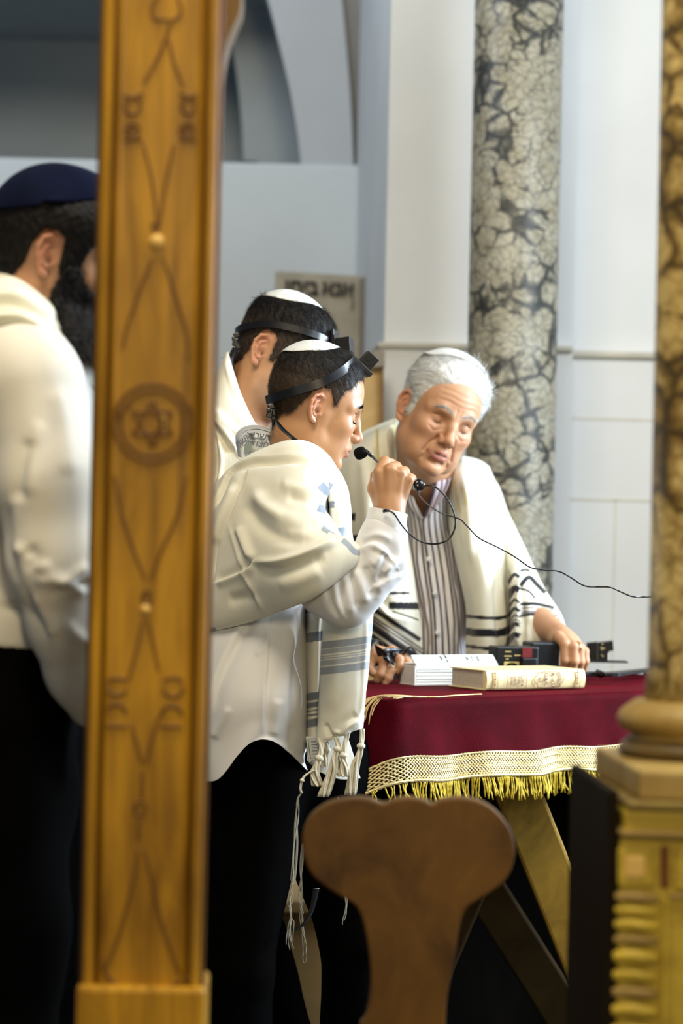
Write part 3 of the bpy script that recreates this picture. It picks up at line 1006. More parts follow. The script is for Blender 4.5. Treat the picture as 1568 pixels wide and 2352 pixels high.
for i, (y0, y1) in enumerate(zip(ys[:-1], ys[1:])):
    mb = MB()
    for s in range(1):
        ln = smooth_path([G(1414 - (y0 - 2046) * 0.028, (y0 + y1) / 2 - 2, 0.0), G(1450, y0 + (y1 - y0) * 0.42, 0.004), G(1480, (y0 + y1) / 2, 0.004), G(1512 - (y0 - 2046) * 0.02, (y0 + y1) / 2 + 3, 0.0)], 6)
        r = (y1 - y0) * 0.40 / F_PX * 2.7
        mb.tube(ln, [r * (0.7 + 0.3 * math.sin(PI * q / (len(ln) - 1))) for q in range(len(ln))], 10)
    mb.build('carved_rib', gold_wood if i % 3 else plinth_wood, root, True)
# ================================================================== people: shared sculpting
def poly_sd(x, z, pts):
    """signed distance to a closed outline in the head's side view (negative inside)"""
    P2 = np.asarray(pts, np.float32)
    d = np.full(x.shape, 1e9, np.float32); inside = np.zeros(x.shape, bool)
    n = len(P2)
    for i in range(n):
        a = P2[i]; b = P2[(i + 1) % n]
        e = b - a
        t = np.clip(((x - a[0]) * e[0] + (z - a[1]) * e[1]) / (e @ e + 1e-12), 0, 1)
        d = np.minimum(d, np.hypot(x - a[0] - t * e[0], z - a[1] - t * e[1]))
        if a[1] != b[1]:
            c = ((a[1] > z) != (b[1] > z)) & (x < (b[0] - a[0]) * (z - a[1]) / (b[1] - a[1]) + a[0])
            inside ^= c
    return np.where(inside, -d, d)


def both(p):
    """mirror: features written for the left side (+y) serve both"""
    q = p.copy(); q[..., 1] = np.abs(q[..., 1]); return q


def squash(p, s):
    """shorter lower face"""
    k = s.get('short'); c = s.get('deep')
    if not k and not c: return p
    q = p.copy()
    if k: q[..., 2] = np.where(q[..., 2] < 0, q[..., 2] / k, q[..., 2])
    if c: q[..., 0] = np.where(q[..., 0] > 0, q[..., 0] / c, q[..., 0])
    return q


def crease(m, yz, depth, w):
    """furrow drawn in front view, sunk into whatever surface lies there"""
    q = m.copy(); q[..., 0] = 0
    r = chain(q, [(0, a, b) for a, b in yz], 0.0, 0.0)
    return depth * np.exp(-(r / w) ** 2) * (m[..., 0] > 0.03)


def head_sdf(p, s):
    """p in head space (x forward, y left, z up, origin between the ear canals); s = shape settings"""
    g = s.get
    p = squash(p, s)
    m = both(p)
    d = ell(p, (-0.012, 0, 0.043), (0.091, 0.0765 * g('wide', 1), 0.087))
    d = smin(d, ell(p, (0.028, 0, 0.043), (0.066, 0.066 * g('wide', 1), 0.072)), 0.03)
    d = smin(d, ell(p, (0.044, 0, -0.016), (0.049, 0.056 * g('face', 1), 0.062)), 0.025)
    jw = g('jaw', 1)
    d = smin(d, ell(m, (0.040, 0.034 * jw, -0.046), (0.038, 0.022, 0.042)), 0.02)
    d = smin(d, cap(m, (0.008, 0.056 * jw, -0.005), (0.012, 0.046 * jw, -0.056), 0.015, 0.016), 0.02)
    d = smin(d, cap(m, (0.012, 0.046 * jw, -0.056), (0.074, 0.014, -0.091), 0.017, 0.015), 0.022)
    d = smin(d, sph(p, (0.079 + g('chin', 0), 0, -0.090), 0.0175), 0.015)
    d = smin(d, ell(p, (0.036, 0, -0.066), (0.046, 0.040, 0.034)), 0.02)
    if g('jowl'): d = smin(d, ell(m, (0.045, 0.040, -0.066), (0.034, 0.022, 0.030)), 0.02)
    d = smin(d, ell(m, (0.060, 0.042 * g('face', 1), -0.012), (0.024, 0.020, 0.019)), 0.02)
    # brow ridge, eye socket, lidded eye
    d = smin(d, chain(m, [(0.087, 0.010, 0.031), (0.081, 0.033, 0.036), (0.064, 0.051, 0.028)], [0.0085, 0.0085, 0.009], 0.01), 0.012)
    d = smax(d, -ell(m, (0.0975, 0.0335, 0.010), (0.0185, 0.022, 0.0135)), 0.011)
    d = smin(d, sph(m, (0.0695, 0.0325, 0.0105), 0.0150), 0.004)
    # closed lids: fold above, lash seam below
    d = smax(d, -chain(m, [(0.0800, 0.021, 0.0190), (0.0835, 0.033, 0.0215), (0.0760, 0.045, 0.018)], 0.0012, 0.002), 0.0025)
    d = smax(d, -chain(m, [(0.0795, 0.020, 0.005), (0.0845, 0.033, 0.0035), (0.0765, 0.0450, 0.005)], 0.0010, 0.002), 0.0015)
    if g('bags'):
        d = smin(d, chain(m, [(0.081, 0.022, -0.004), (0.0795, 0.036, -0.007), (0.073, 0.046, -0.003)], [0.004, 0.0055, 0.004], 0.004), 0.006)
        d = d + crease(m, [(0.018, -0.004), (0.034, -0.0145), (0.047, -0.009)], 0.0016, 0.0026)
    # nose
    nl = g('nose', 0.0)
    d = smin(d, chain(p, [(0.089, 0, 0.024), (0.0955 + nl * .5, 0, 0.006), (0.106 + nl, 0, -0.017)], [0.0078, 0.0080, 0.0092], 0.01), 0.0095)
    d = smin(d, sph(p, (0.1085 + nl, 0, -0.0215), 0.0095 * g('tip', 1)), 0.006)
    d = smin(d, ell(m, (0.097 + nl * .5, 0.0118 * g('tip', 1), -0.0265), (0.0120, 0.0072, 0.0082)), 0.006)
    d = smin(d, cap(p, (0.109 + nl, 0, -0.030), (0.097, 0, -0.0365), 0.0046, 0.005), 0.004)
    d = smax(d, -chain(m, [(0.0885, 0.0205, -0.020), (0.0865, 0.0215, -0.031)], 0.0015, 0.003), 0.004)
    d = smax(d, -ell(m, (0.1015 + nl * .7, 0.0072, -0.0355), (0.0068, 0.0033, 0.0050)), 0.002)
    # mouth
    d = smin(d, ell(p, (0.082, 0, -0.054), (0.019, 0.027, 0.024)), 0.012)
    o = g('open', 0); lp = g('lips', 1)
    d = smin(d, chain(m, [(0.0845, 0.0225, -0.0555), (0.0960, 0.010, -0.0505), (0.0995, 0.0025, -0.0510)], [0.0024 * lp, 0.0036 * lp, 0.0042 * lp], 0.004), 0.006)
    d = smin(d, chain(m, [(0.0845, 0.0215, -0.0585), (0.0950, 0.009, -0.0640 - o), (0.0965, 0, -0.0655 - o)], [0.0026 * lp, 0.0048 * lp, 0.0054 * lp], 0.004), 0.006)
    d = smax(d, -chain(m, [(0.0845, 0.0245, -0.0575), (0.1010, 0.008, -0.0572 - o * .5), (0.1040, 0, -0.0570 - o * .5)], [0.0009, 0.0012 + o * .5, 0.0014 + o * .5], 0.002), 0.0018)
    d = smax(d, -chain(m, [(0.096, 0.0, -0.0770), (0.091, 0.012, -0.0755)], [0.0042, 0.003], 0.003), 0.008)
    d = smax(d, -cap(p, (0.1025, 0, -0.0395), (0.1050, 0, -0.0465), 0.0020, 0.0022), 0.0035)
    if g('folds'):
        d = d + crease(m, [(0.017, -0.024), (0.028, -0.042), (0.034, -0.062)], 0.0030, 0.0036)
        d = d + crease(m, [(0.026, -0.060), (0.031, -0.078)], 0.0018, 0.003)
        for zz in (0.052, 0.063, 0.075): d = d + crease(m, [(0.0, zz), (0.028, zz + 0.003), (0.046, zz)], 0.0009, 0.0024)
        d = d + crease(m, [(0.005, 0.030), (0.006, 0.046)], 0.0010, 0.0022)
    # ears
    es = g('ear', 1.0)
    q = (m - V3(-0.010, 0.0735 * g('wide', 1), 0.000)) / es
    ca, sa = math.cos(0.45), math.sin(0.45)          # the shell stands off the skull towards the back
    e = np.stack([q[..., 0] * ca - q[..., 1] * sa, q[..., 0] * sa + q[..., 1] * ca, q[..., 2]], -1)
    hel = [(0.011, 0.0045, 0.006), (0.0140, 0.0045, 0.016), (0.0095, 0.006, 0.0275), (-0.002, 0.007, 0.0325), (-0.0130, 0.007, 0.0275), (-0.0185, 0.006, 0.014), (-0.0165, 0.005, -0.001), (-0.0105, 0.004, -0.0135), (-0.0030, 0.003, -0.0240), (0.0050, 0.002, -0.0270)]
    E_ = chain(e, hel, [0.0026, 0.0030, 0.0032, 0.0033, 0.0034, 0.0033, 0.0030, 0.0028, 0.0048, 0.0050], 0.002)
    plate = ell(e, (-0.0025, 0.0005, 0.004), (0.0165, 0.0032, 0.0285))
    E_ = smin(E_, plate, 0.004)
    E_ = smin(E_, chain(e, [(0.002, 0.005, 0.0205), (-0.0075, 0.0060, 0.014), (-0.0095, 0.0062, 0.002), (-0.0055, 0.0055, -0.0095), (0.002, 0.0055, -0.0135)], [0.0020, 0.0026, 0.0026, 0.0024, 0.0028], 0.002), 0.0025)
    E_ = smin(E_, cap(e, (0.010, 0.0025, -0.001), (0.0105, 0.0045, -0.0085), 0.0042, 0.0036), 0.003)
    E_ = smin(E_, ell(e, (0.002, -0.008, -0.002), (0.012, 0.012, 0.020)), 0.006)
    E_ = smax(E_, -ell(e, (0.0030, 0.0075, -0.003), (0.0075, 0.0080, 0.0095)), 0.0025)
    E_ = smax(E_, -ell(e, (0.0060, 0.0065, 0.0165), (0.0050, 0.0038, 0.0062)), 0.002)
    E_ = smax(E_, -ell(e, (0.0075, -0.001, -0.004), (0.0030, 0.0080, 0.0038)), 0.0015)
    d = smin(d, E_ * es, 0.0045)
    return d


def skin_tones(p, s, base, lip, red):
    """skin colour, with shade put into mouth seam and ear canal: redder lips, ears, nose and cheeks; stubble and close cut hair where they grow"""
    C = np.tile(np.array(base, np.float32), (len(p), 1))
    onskull = head_sdf_smooth(p, s) < 0.0045
    p0 = p
    p = squash(p, s)
    m = both(p)
    def mix(w, col):
        nonlocal C
        w = np.clip(w, 0, 1)[:, None]
        C = C * (1 - w) + np.array(col, np.float32) * w
    ear = np.clip((m[:, 1] - 0.066 * s.get('wide', 1)) / 0.012, 0, 1) * np.exp(-((p[:, 0] + 0.012) / 0.022) ** 2) * (np.abs(p[:, 2]) < 0.05)
    mix(ear * 0.65, red)
    mix(np.exp(-(np.linalg.norm((p - V3(0.108, 0, -0.024)) / V3(0.02, 0.018, 0.015), axis=1)) ** 2) * 0.45, red)
    mix(np.exp(-(np.linalg.norm((m - V3(0.072, 0.042, -0.02)) / V3(0.03, 0.02, 0.02), axis=1)) ** 2) * s.get('blush', 0.3), red)
    o = s.get('open', 0)
    up = chain(m, [(0.0845, 0.0225, -0.0558), (0.0965, 0.010, -0.0518), (0.1005, 0.0, -0.0522)], 0.0, 0.0)
    lo_ = chain(m, [(0.0845, 0.0215, -0.0590), (0.0955, 0.009, -0.0640 - o), (0.0975, 0, -0.0655 - o)], 0.0, 0.0)
    mix(np.clip((0.0062 - up) / 0.002, 0, 1) * (p[:, 0] > 0.075) * 0.85, lip)
    mix(np.clip((0.0078 - lo_) / 0.002, 0, 1) * (p[:, 0] > 0.075) * 0.85, lip)
    seam = chain(m, [(0.0845, 0.0235, -0.0575), (0.1010, 0.008, -0.0572 - o * .5), (0.1040, 0, -0.0570 - o * .5)], 0.0, 0.0)
    mix(np.clip((0.0030 + o * .4 - seam) / 0.0015, 0, 1) * 0.8, (0.10, 0.02, 0.015))  # dark between the lips put into the colour
    lash = chain(m, [(0.0795, 0.020, 0.005), (0.0845, 0.033, 0.0035), (0.0765, 0.0450, 0.005)], 0.0, 0.0)
    mix(np.clip((0.0026 - lash) / 0.001, 0, 1) * s.get('lash', 0.8), (0.012, 0.008, 0.006))
    flat = m.copy(); flat[:, 0] = 0
    brow = chain(flat, [(0, 0.010, 0.032), (0, 0.032, 0.0415), (0, 0.052, 0.033)], [0.0042 * s.get('brow_w', 1), 0.0040 * s.get('brow_w', 1), 0.0015], 0.0)
    brow = brow + 0.0008 * np.sin(m[:, 1] * 2600 + m[:, 2] * 1500)
    mix(np.clip((0.0012 - brow) / 0.0018, 0, 1) * (m[:, 0] > 0.045) * s.get('brow', 0.85), s.get('brow_col', (0.015, 0.010, 0.007)))
    can = np.linalg.norm((m - V3(-0.004, 0.074 * s.get('wide', 1), -0.004)) / V3(0.004, 0.012, 0.005), axis=1)
    mix(np.clip(1.3 - can, 0, 1) * 0.8, (0.10, 0.03, 0.015))  # ear canal shade put into the skin colour
    if s.get('stubble'):
        w = np.clip((-0.030 - p[:, 2]) / 0.02, 0, 1) * np.clip((p[:, 2] + 0.125) / 0.03, 0, 1) * np.clip((p[:, 0] - 0.005) / 0.02, 0, 1)
        mix(w * s['stubble'], (0.16, 0.10, 0.075))
    if 'scalp' in s:
        sd = poly_sd(p0[:, 0], p0[:, 2], s['scalp'])
        sd = sd + 0.0012 * np.sin(p[:, 0] * 1700 + 5 * np.sin(p[:, 2] * 600)) * np.sin(p[:, 2] * 1300 + p[:, 1] * 1500)
        mix(np.clip((0.002 - sd) / 0.010, 0, 1) * s.get('scalp_w', 0.9) * onskull, s['hair'])
    return C


class Head:
    def __init__(h, px, py, d, yaw, pitch, roll, scale, shape):
        """yaw 0 = looking to +X (photo right), 90 = away from the camera, -90 = at the camera; pitch down positive"""
        h.o = np.array(P(px, py, d)); h.s = scale; h.shape = shape
        h.R = np.array((Matrix.Rotation(math.radians(yaw), 3, 'Z') @ Matrix.Rotation(math.radians(pitch), 3, 'Y') @ Matrix.Rotation(math.radians(roll), 3, 'X')))

    def loc(h, p): return ((p - h.o.astype(np.float32)) @ h.R.astype(np.float32)) / np.float32(h.s)

    def wor(h, q): return np.asarray(q, float) * h.s @ h.R.T + h.o

    def W(h, *q): return Vector(h.wor(np.array(q, float)))

    def dirw(h, v): return np.asarray(v, float) @ h.R.T

    def sdf(h, p): return head_sdf(h.loc(p), h.shape) * h.s

    def axes(h): return [Vector(h.R[:, i]) for i in range(3)]


def ray_out(f, o, dirs, off, t0=0.01, t1=0.25, n=24):
    """distance from o along dirs (unit) to f = off, by bisection"""
    a = np.full(len(dirs), t0); b = np.full(len(dirs), t1)
    for _ in range(n):
        c = (a + b) / 2
        v = f((o + dirs * c[:, None]).astype(np.float32)) - off
        a = np.where(v < 0, c, a); b = np.where(v < 0, b, c)
    return (a + b) / 2


def cap_shell(name, head, axis, half, off, mat, parent, centre=(-0.01, 0, 0.02), thick=0.0022, lift=0.0, nth=72, nr=26, wob=0.0, seams=0):
    """skullcap lying on the head: half = opening half-angle (deg) or function of azimuth"""
    axis = np.array(axis, float); axis /= np.linalg.norm(axis)
    u = np.cross(axis, (0, 1, 0)); u /= np.linalg.norm(u); w = np.cross(axis, u)
    th = np.linspace(0, 2 * PI, nth, endpoint=False)
    hf = np.array([half(t) if callable(half) else half for t in th])
    D = []
    for k in range(1, nr + 1):
        a = np.radians(hf * k / nr)
        D.append(np.cos(a)[:, None] * axis + np.sin(a)[:, None] * (np.cos(th)[:, None] * u + np.sin(th)[:, None] * w))
    D = np.concatenate([axis[None]] + D)
    k = np.r_[0, np.repeat(np.arange(1, nr + 1) / nr, nth)]
    t = ray_out(lambda q: head_sdf(q, head.shape), np.array(centre), D, off, 0.03, 0.2)
    th_all = np.r_[0, np.tile(th, nr)]
    t = t + lift * (1 - k ** 2) + wob * np.sin(5 * th_all + 1) * k ** 3
    if seams:
        t = t - 0.0009 * np.exp(-(np.sin(th_all * seams / 2) / 0.09) ** 2) * np.clip(k * 3, 0, 1)
    V = head.wor(np.array(centre) + D * t[:, None])
    Fc = [(0, 1 + (j + 1) % nth, 1 + j) for j in range(nth)]
    for r in range(nr - 1):
        for j in range(nth):
            a = 1 + r * nth + j; b = 1 + r * nth + (j + 1) % nth
            Fc.append((a, b, b + nth, a + nth))
    me = mesh_from(name, V, Fc)
    o = link_mesh(name, me, mat, parent, True)
    s = o.modifiers.new('thickness', 'SOLIDIFY'); s.thickness = thick; s.offset = 1
    # make sure it faces out
    bm = bmesh.new(); bm.from_mesh(me); bmesh.ops.recalc_face_normals(bm, faces=bm.faces[:]); bm.to_mesh(me); bm.free()
    c = Vector(head.o)
    if sum((p.center - c).dot(p.normal) for p in me.polygons) < 0: me.flip_normals()
    return o


def head_loop(head, plane_pts, off, n=64):
    """closed path on the head through a tilted ring given by directions (local)"""
    pass


def on_head(head, pts, off, centre=(0, 0, 0.03)):
    """push local points out on to the head surface + off; world vectors"""
    c = np.array(centre)
    D = np.array(pts, float) - c
    D /= np.linalg.norm(D, axis=1, keepdims=True)
    t = ray_out(lambda q: head_sdf(q, head.shape), c, D, off, 0.02, 0.2)
    return [Vector(v) for v in head.wor(c + D * t[:, None])]


def make_body(root, head, extra, lo, hi, h, mat, base, lip, red, near=0.30):
    """one continuous skin: head and neck, trunk, arms, hands. extra(p) = world distance of everything below the chin"""
    ho = head.o.astype(np.float32)
    def f(p):
        d = extra(p)
        k = np.linalg.norm(p - ho, axis=-1) < 0.21 * max(1, head.s)
        if k.any():
            d = d.copy(); d[k] = smin(d[k], head.sdf(p[k]), 0.022)
        return d
    V, Q = surface(f, lo, hi, h)
    me = fast_mesh('body', V, Q)
    L = head.loc(V.astype(np.float32))
    C = skin_tones(L, head.shape, base, lip, red)
    far = np.linalg.norm(V - head.o, axis=1) > 0.24
    C[far] = base
    set_tone(me, C)
    return link_mesh('body', me, mat, root, True), f, V


def hair_mesh(root, head, region, thick, mat, h=0.003, bald=None, taper=0.0, tones=None, n=9000, length=0.02, width=0.0006, flow=None, lift=0.35, jitter=0.25, seed=1, wave=0.0015, edge=0.004, cut=None, name='hair', seg=3, bend=None, ymin=None):
    """hair mass hugging the skull inside an outline in side view, with strands standing on it"""
    rng = np.random.default_rng(seed)
    def f(p):
        q = p
        t = thick(q) if callable(thick) else thick
        b = poly_sd(q[..., 0], q[..., 2], region)
        if taper: t = np.minimum(t, -b * taper - 0.0012)
        a = head_sdf_smooth(q, head.shape) - t - wave * np.sin(q[..., 0] * 330 + 3 * np.sin(q[..., 2] * 160)) * np.sin(q[..., 1] * 290 + q[..., 2] * 240)
        if cut is not None: b = np.maximum(b, cut(q))
        return smax(a, b, edge)
    V, Q = surface(f, (-0.14, -0.12, -0.13), (0.13, 0.12, 0.16), h / head.s)
    Nn = sdf_normals(f, V)
    c = V[Q].mean(1)
    idx = rng.integers(0, len(V), n)
    # strands only from the outer side
    out = head_sdf_smooth(V[idx].astype(np.float32), head.shape) > -0.0016
    if bald is not None:
        ba = np.array(bald[0], float); ba /= np.linalg.norm(ba)
        dd = V[idx] - np.array((-0.01, 0, 0.02)); dd /= np.linalg.norm(dd, axis=1, keepdims=True)
        out &= (dd @ ba) < math.cos(math.radians(bald[1]))
    # roots spread past the edge a little so that the hairline is soft
    idx = idx[out]
    r0 = V[idx] + rng.normal(size=(len(idx), 3)) * 0.0016 - Nn[idx] * 0.0006
    fl = flow(V[idx]) if flow is not None else np.tile([-0.6, 0, -0.8], (len(idx), 1))
    fl = fl - Nn[idx] * (fl * Nn[idx]).sum(1, keepdims=True)
    fl /= np.linalg.norm(fl, axis=1, keepdims=True) + 1e-9
    ln = length(V[idx]) if callable(length) else length
    bd = bend(V[idx]) if bend is not None else -Nn[idx] * 0.35
    sv, sq = strands(r0, fl, Nn[idx], ln, width, seg, bd, lift, jitter, rng)
    V2, Q2 = join_vq((V, Q), (sv, sq))
    me = fast_mesh(name, head.wor(V2), Q2)
    if tones:
        k = np.clip((V2[:, 2] - tones[2]) / (tones[3] - tones[2]) + rng.normal(size=len(V2)) * 0.08, 0, 1)[:, None]
        set_tone(me, np.array(tones[1]) * (1 - k) + np.array(tones[0]) * k)
    return link_mesh(name, me, mat, root, True)


def head_sdf_smooth(p, s):
    """skull without ears and features, for hair and caps"""
    g = s.get
    p = squash(p, s)
    d = ell(p, (-0.012, 0, 0.043), (0.091, 0.0765 * g('wide', 1), 0.087))
    d = smin(d, ell(p, (0.028, 0, 0.043), (0.066, 0.066 * g('wide', 1), 0.072)), 0.03)
    d = smin(d, ell(p, (0.044, 0, -0.016), (0.049, 0.056 * g('face', 1), 0.062)), 0.025)
    m = both(p)
    jw = g('jaw', 1)
    d = smin(d, cap(m, (0.008, 0.056 * jw, -0.005), (0.012, 0.046 * jw, -0.056), 0.015, 0.016), 0.02)
    d = smin(d, cap(m, (0.012, 0.046 * jw, -0.056), (0.074, 0.014, -0.091), 0.017, 0.015), 0.022)
    d = smin(d, sph(p, (0.079, 0, -0.090), 0.0175), 0.015)
    if 'neck' in s: d = smin(d, cap(p, *s['neck']), 0.02)
    return d


def cloth_sdf(name, f, lo, hi, h, mat, parent, folds=(), noise=0.0, nfreq=30, uv=None):
    """garment volume (sleeve, trousers, shirt) with traced creases"""
    V, Q = surface(f, lo, hi, h)
    N = sdf_normals(f, V, 0.002)
    if folds:
        X, Y, _ = _project(V)
        facing = np.clip((N * (np.array(CAM_P) - V)).sum(1) * 0.6, 0, 1)
        V = V + N * (fold_offset(X, Y, folds) * facing)[:, None]
    if noise:
        off = 0
        for k in range(6):
            w = RNG.normal(size=3) * nfreq; off = off + noise / 2 * np.sin(V @ w + RNG.uniform(0, 6.28))
        V = V + N * off[:, None]
    me = fast_mesh(name, V, Q)
    U = V[:, [0, 2]] if uv is None else uv(V)
    uvl = me.uv_layers.new(name='UVMap'); uvl.data.foreach_set('uv', U[Q.ravel()].astype(np.float32).ravel())
    return link_mesh(name, me, mat, parent, True), V, N


def paint(o, base, marks):
    """woven colours: marks = (polyline px, half width px, colour); stored on the cloth's own vertices"""
    me = o.data
    V = np.empty(len(me.vertices) * 3); me.vertices.foreach_get('co', V); V = V.reshape(-1, 3)
    mw = np.array(o.matrix_basis)   # sheets are authored in world space
    X, Y, _ = _project(V)
    C = np.tile(np.array(base, np.float32), (len(V), 1))
    for mk in marks:
        pts, w, col = mk[:3]
        pl = _spline2(pts) if len(pts) > 2 else np.array(pts, float)
        pl = np.asarray(pl, float)
        d, s, run = _polydist(X, Y, pl)
        ends = (run > 0.0001) & (run < 0.9999)
        k = np.clip((w - d) / 0.9 + 0.5, 0, 1) * ends
        C = C * (1 - k[:, None]) + np.array(col, np.float32) * k[:, None]
    set_tone(me, C)


def mat_woven(name, scale=(2300, 0), bump=0.04, rough=0.88, sheen=0.25, damask=0.0):
    """cloth coloured by its vertices, fine weave relief along the uv directions"""
    m, nt, b = _nt(name)
    at = node(nt, 'ShaderNodeVertexColor'); at.layer_name = 'tone'
    nt.links.new(at.outputs[0], b.inputs['Base Color'])
    b.inputs['Roughness'].default_value = rough
    b.inputs['Sheen Weight'].default_value = sheen
    b.inputs['Specular IOR Level'].default_value = 0.2
    uv = node(nt, 'ShaderNodeUVMap'); sp = node(nt, 'ShaderNodeSeparateXYZ'); nt.links.new(uv.outputs[0], sp.inputs[0])
    h = None
    for ax, s in ((0, scale[0]), (1, scale[1])):
        if not s: continue
        k = node(nt, 'ShaderNodeMath', operation='MULTIPLY'); k.inputs[1].default_value = s
        nt.links.new(sp.outputs[ax], k.inputs[0])
        s1 = node(nt, 'ShaderNodeMath', operation='SINE'); nt.links.new(k.outputs[0], s1.inputs[0])
        if h is None: h = s1.outputs[0]
        else:
            ad = node(nt, 'ShaderNodeMath', operation='ADD'); nt.links.new(h, ad.inputs[0]); nt.links.new(s1.outputs[0], ad.inputs[1]); h = ad.outputs[0]
    if damask:
        tc = node(nt, 'ShaderNodeTexCoord')
        v = node(nt, 'ShaderNodeTexVoronoi', i_Scale=damask); nt.links.new(tc.outputs['Object'], v.inputs['Vector'])
        nz = node(nt, 'ShaderNodeTexNoise', i_Scale=damask * 1.2, i_Detail=3); nt.links.new(tc.outputs['Object'], nz.inputs['Vector'])
        k = node(nt, 'ShaderNodeMath', operation='MULTIPLY'); k.inputs[1].default_value = 5.0; nt.links.new(nz.outputs[0], k.inputs[0])
        ad = node(nt, 'ShaderNodeMath', operation='ADD'); nt.links.new(h, ad.inputs[0]); nt.links.new(k.outputs[0], ad.inputs[1]); h = ad.outputs[0]
    bp = node(nt, 'ShaderNodeBump', i_Strength=bump, i_Distance=0.0012)
    nt.links.new(h, bp.inputs['Height']); nt.links.new(bp.outputs[0], b.inputs['Normal'])
    return m


def pchain(p, pts, k=0.012):
    """chain through (px, py, d, r) points"""
    return chain(p, [tuple(P(a, b, c)) for a, b, c, _ in pts], [q[3] for q in pts], k)


def bound(pts, pad):
    A = np.array([tuple(P(a, b, c)) for a, b, c, *_ in pts])
    return A.min(0) - pad, A.max(0) + pad


skin_young = mat_attr('young olive skin', 0.42, 0.12, 0.10, 900, 0.45)
skin_mature = mat_attr('mature skin', 0.48, 0.12, 0.25, 700, 0.4, var=0.10)
hair_black = mat_plain('near black hair', (0.008, 0.006, 0.005), 0.6, 0.3, 40, spec=0.25)
hair_brown = mat_plain('dark brown hair', (0.016, 0.010, 0.006), 0.55, 0.4, 60, spec=0.3)
hair_white = mat_plain('silver white hair', (0.66, 0.66, 0.64), 0.45, 0.12, 60, spec=0.5)
strap_black = mat_plain('black leather strap', (0.005, 0.005, 0.007), 0.34, 0.2, 30, 0.03, 300, spec=0.5)
box_black = mat_plain('matt black box', (0.006, 0.006, 0.007), 0.38, 0.2, 30, 0.05, 200, spec=0.4)
satin_white = mat_plain('white satin', (0.72, 0.74, 0.72), 0.35, 0.03, 20, 0.0, sheen=0.2)
hair_toned = mat_attr('short dark hair', 0.55, 0, 0, 300, 0.3, var=0.3, vscale=60)
shirt_white = mat_cloth('white cotton shirt', (0.76, 0.755, 0.76), None, (1900, 1900), 0.0, 0.8, 0.15, var=0.02)
black_wool = mat_plain('black trouser wool', (0.0014, 0.0013, 0.0013), 0.95, 0.2, 40, 0.05, 300, spec=0.02)
shoe_black = mat_plain('black shoe leather', (0.01, 0.01, 0.01), 0.35, 0.1, 20)
woven = mat_woven('woven wool shawl')
woven_damask = mat_woven('brocade shawl', (2300, 0), 0.16, 0.7, 0.2, 55)
IVORY = (0.76, 0.735, 0.62)
IVORY_WARM = (0.80, 0.735, 0.54)
GREY_BLUE = (0.20, 0.235, 0.285)
BLACK_ST = (0.010, 0.010, 0.014)


def legs(root, legs_px, r=(0.088, 0.062, 0.055), h=0.009, mat=None, hips=None):
    """trousers through (px, py, d) hip-knee-ankle points and a pair of shoes on the floor"""
    ch = []
    for lg in legs_px:
        q = [Vector(P(*a)) for a in lg]
        q[-1].z = 0.08
        ch.append(([tuple(v) for v in q], list(r)))
    def f(p):
        d = None
        for pts, rs in ch:
            c = chain(p, pts, rs, 0.02)
            d = c if d is None else smin(d, c, 0.03)
        if hips:
            for a, b, c, rr in hips:
                d = smin(d, ell(p, tuple(P(a, b, c)), rr), 0.05)
        return np.maximum(d, 0.035 - p[..., 2])
    allp = np.array([v for pts, _ in ch for v in pts] + ([tuple(P(a, b, c)) for a, b, c, _ in hips] if hips else []))
    o, _, _ = cloth_sdf('trousers', f, allp.min(0) - 0.2, allp.max(0) + 0.22, h, mat or black_wool, root, noise=0.006, nfreq=18)
    for pts, _ in ch:
        a = Vector(pts[-1])
        mb = MB()
        for i, (dx, ln, hh) in enumerate(((0.0, 0.13, 0.05),)):
            rows = []
            for t in np.linspace(0, 1, 13):
                w = 0.042 * math.sin(PI * (0.12 + 0.80 * t)) ** 0.6; hgt = (0.085 if t < 0.4 else 0.085 - 0.05 * (t - 0.4) / 0.6)
                x = a.x - 0.07 + 0.27 * t
                ring = [mb.bm.verts.new((x, a.y + w * math.cos(an), max(0.002, hgt * (0.5 + 0.5 * math.sin(an))))) for an in np.linspace(0, 2 * PI, 14, endpoint=False)]
                rows.append(ring)
            for A, B in zip(rows[:-1], rows[1:]):
                for k in range(14): mb.bm.faces.new((A[k], A[(k + 1) % 14], B[(k + 1) % 14], B[k]))
            mb.bm.faces.new(rows[0]); mb.bm.faces.new(rows[-1][::-1])
        mb.build('shoe', shoe_black, root, True)
    return o


def eyelashes(root, head, side, length=0.008, n=60, seed=2):
    rg = np.random.default_rng(seed)
    t = rg.uniform(0, 1, n)
    y = side * (0.020 + 0.025 * t)
    sq = head.shape
    pts = np.stack([np.full(n, 0.09), y, 0.0042 - 0.0012 * np.sin(PI * t)], 1)
    c = np.array((0.02, 0, 0.008)); D = pts - c; D /= np.linalg.norm(D, axis=1, keepdims=True)
    tt = ray_out(lambda q: head_sdf(q, sq), c, D, 0.0, 0.01, 0.12)
    r = c + D * tt[:, None]
    d = np.stack([np.full(n, 0.75), side * (0.25 + 0.7 * t), np.full(n, -0.55)], 1)
    sv, q = strands(r, d, D, length, 0.0007, 3, np.tile((0.1, 0, 0.25), (n, 1)), 0.1, 0.08, rg)
    return link_mesh('eyelashes', fast_mesh('eyelashes', head.wor(sv), q), hair_black, root, True)
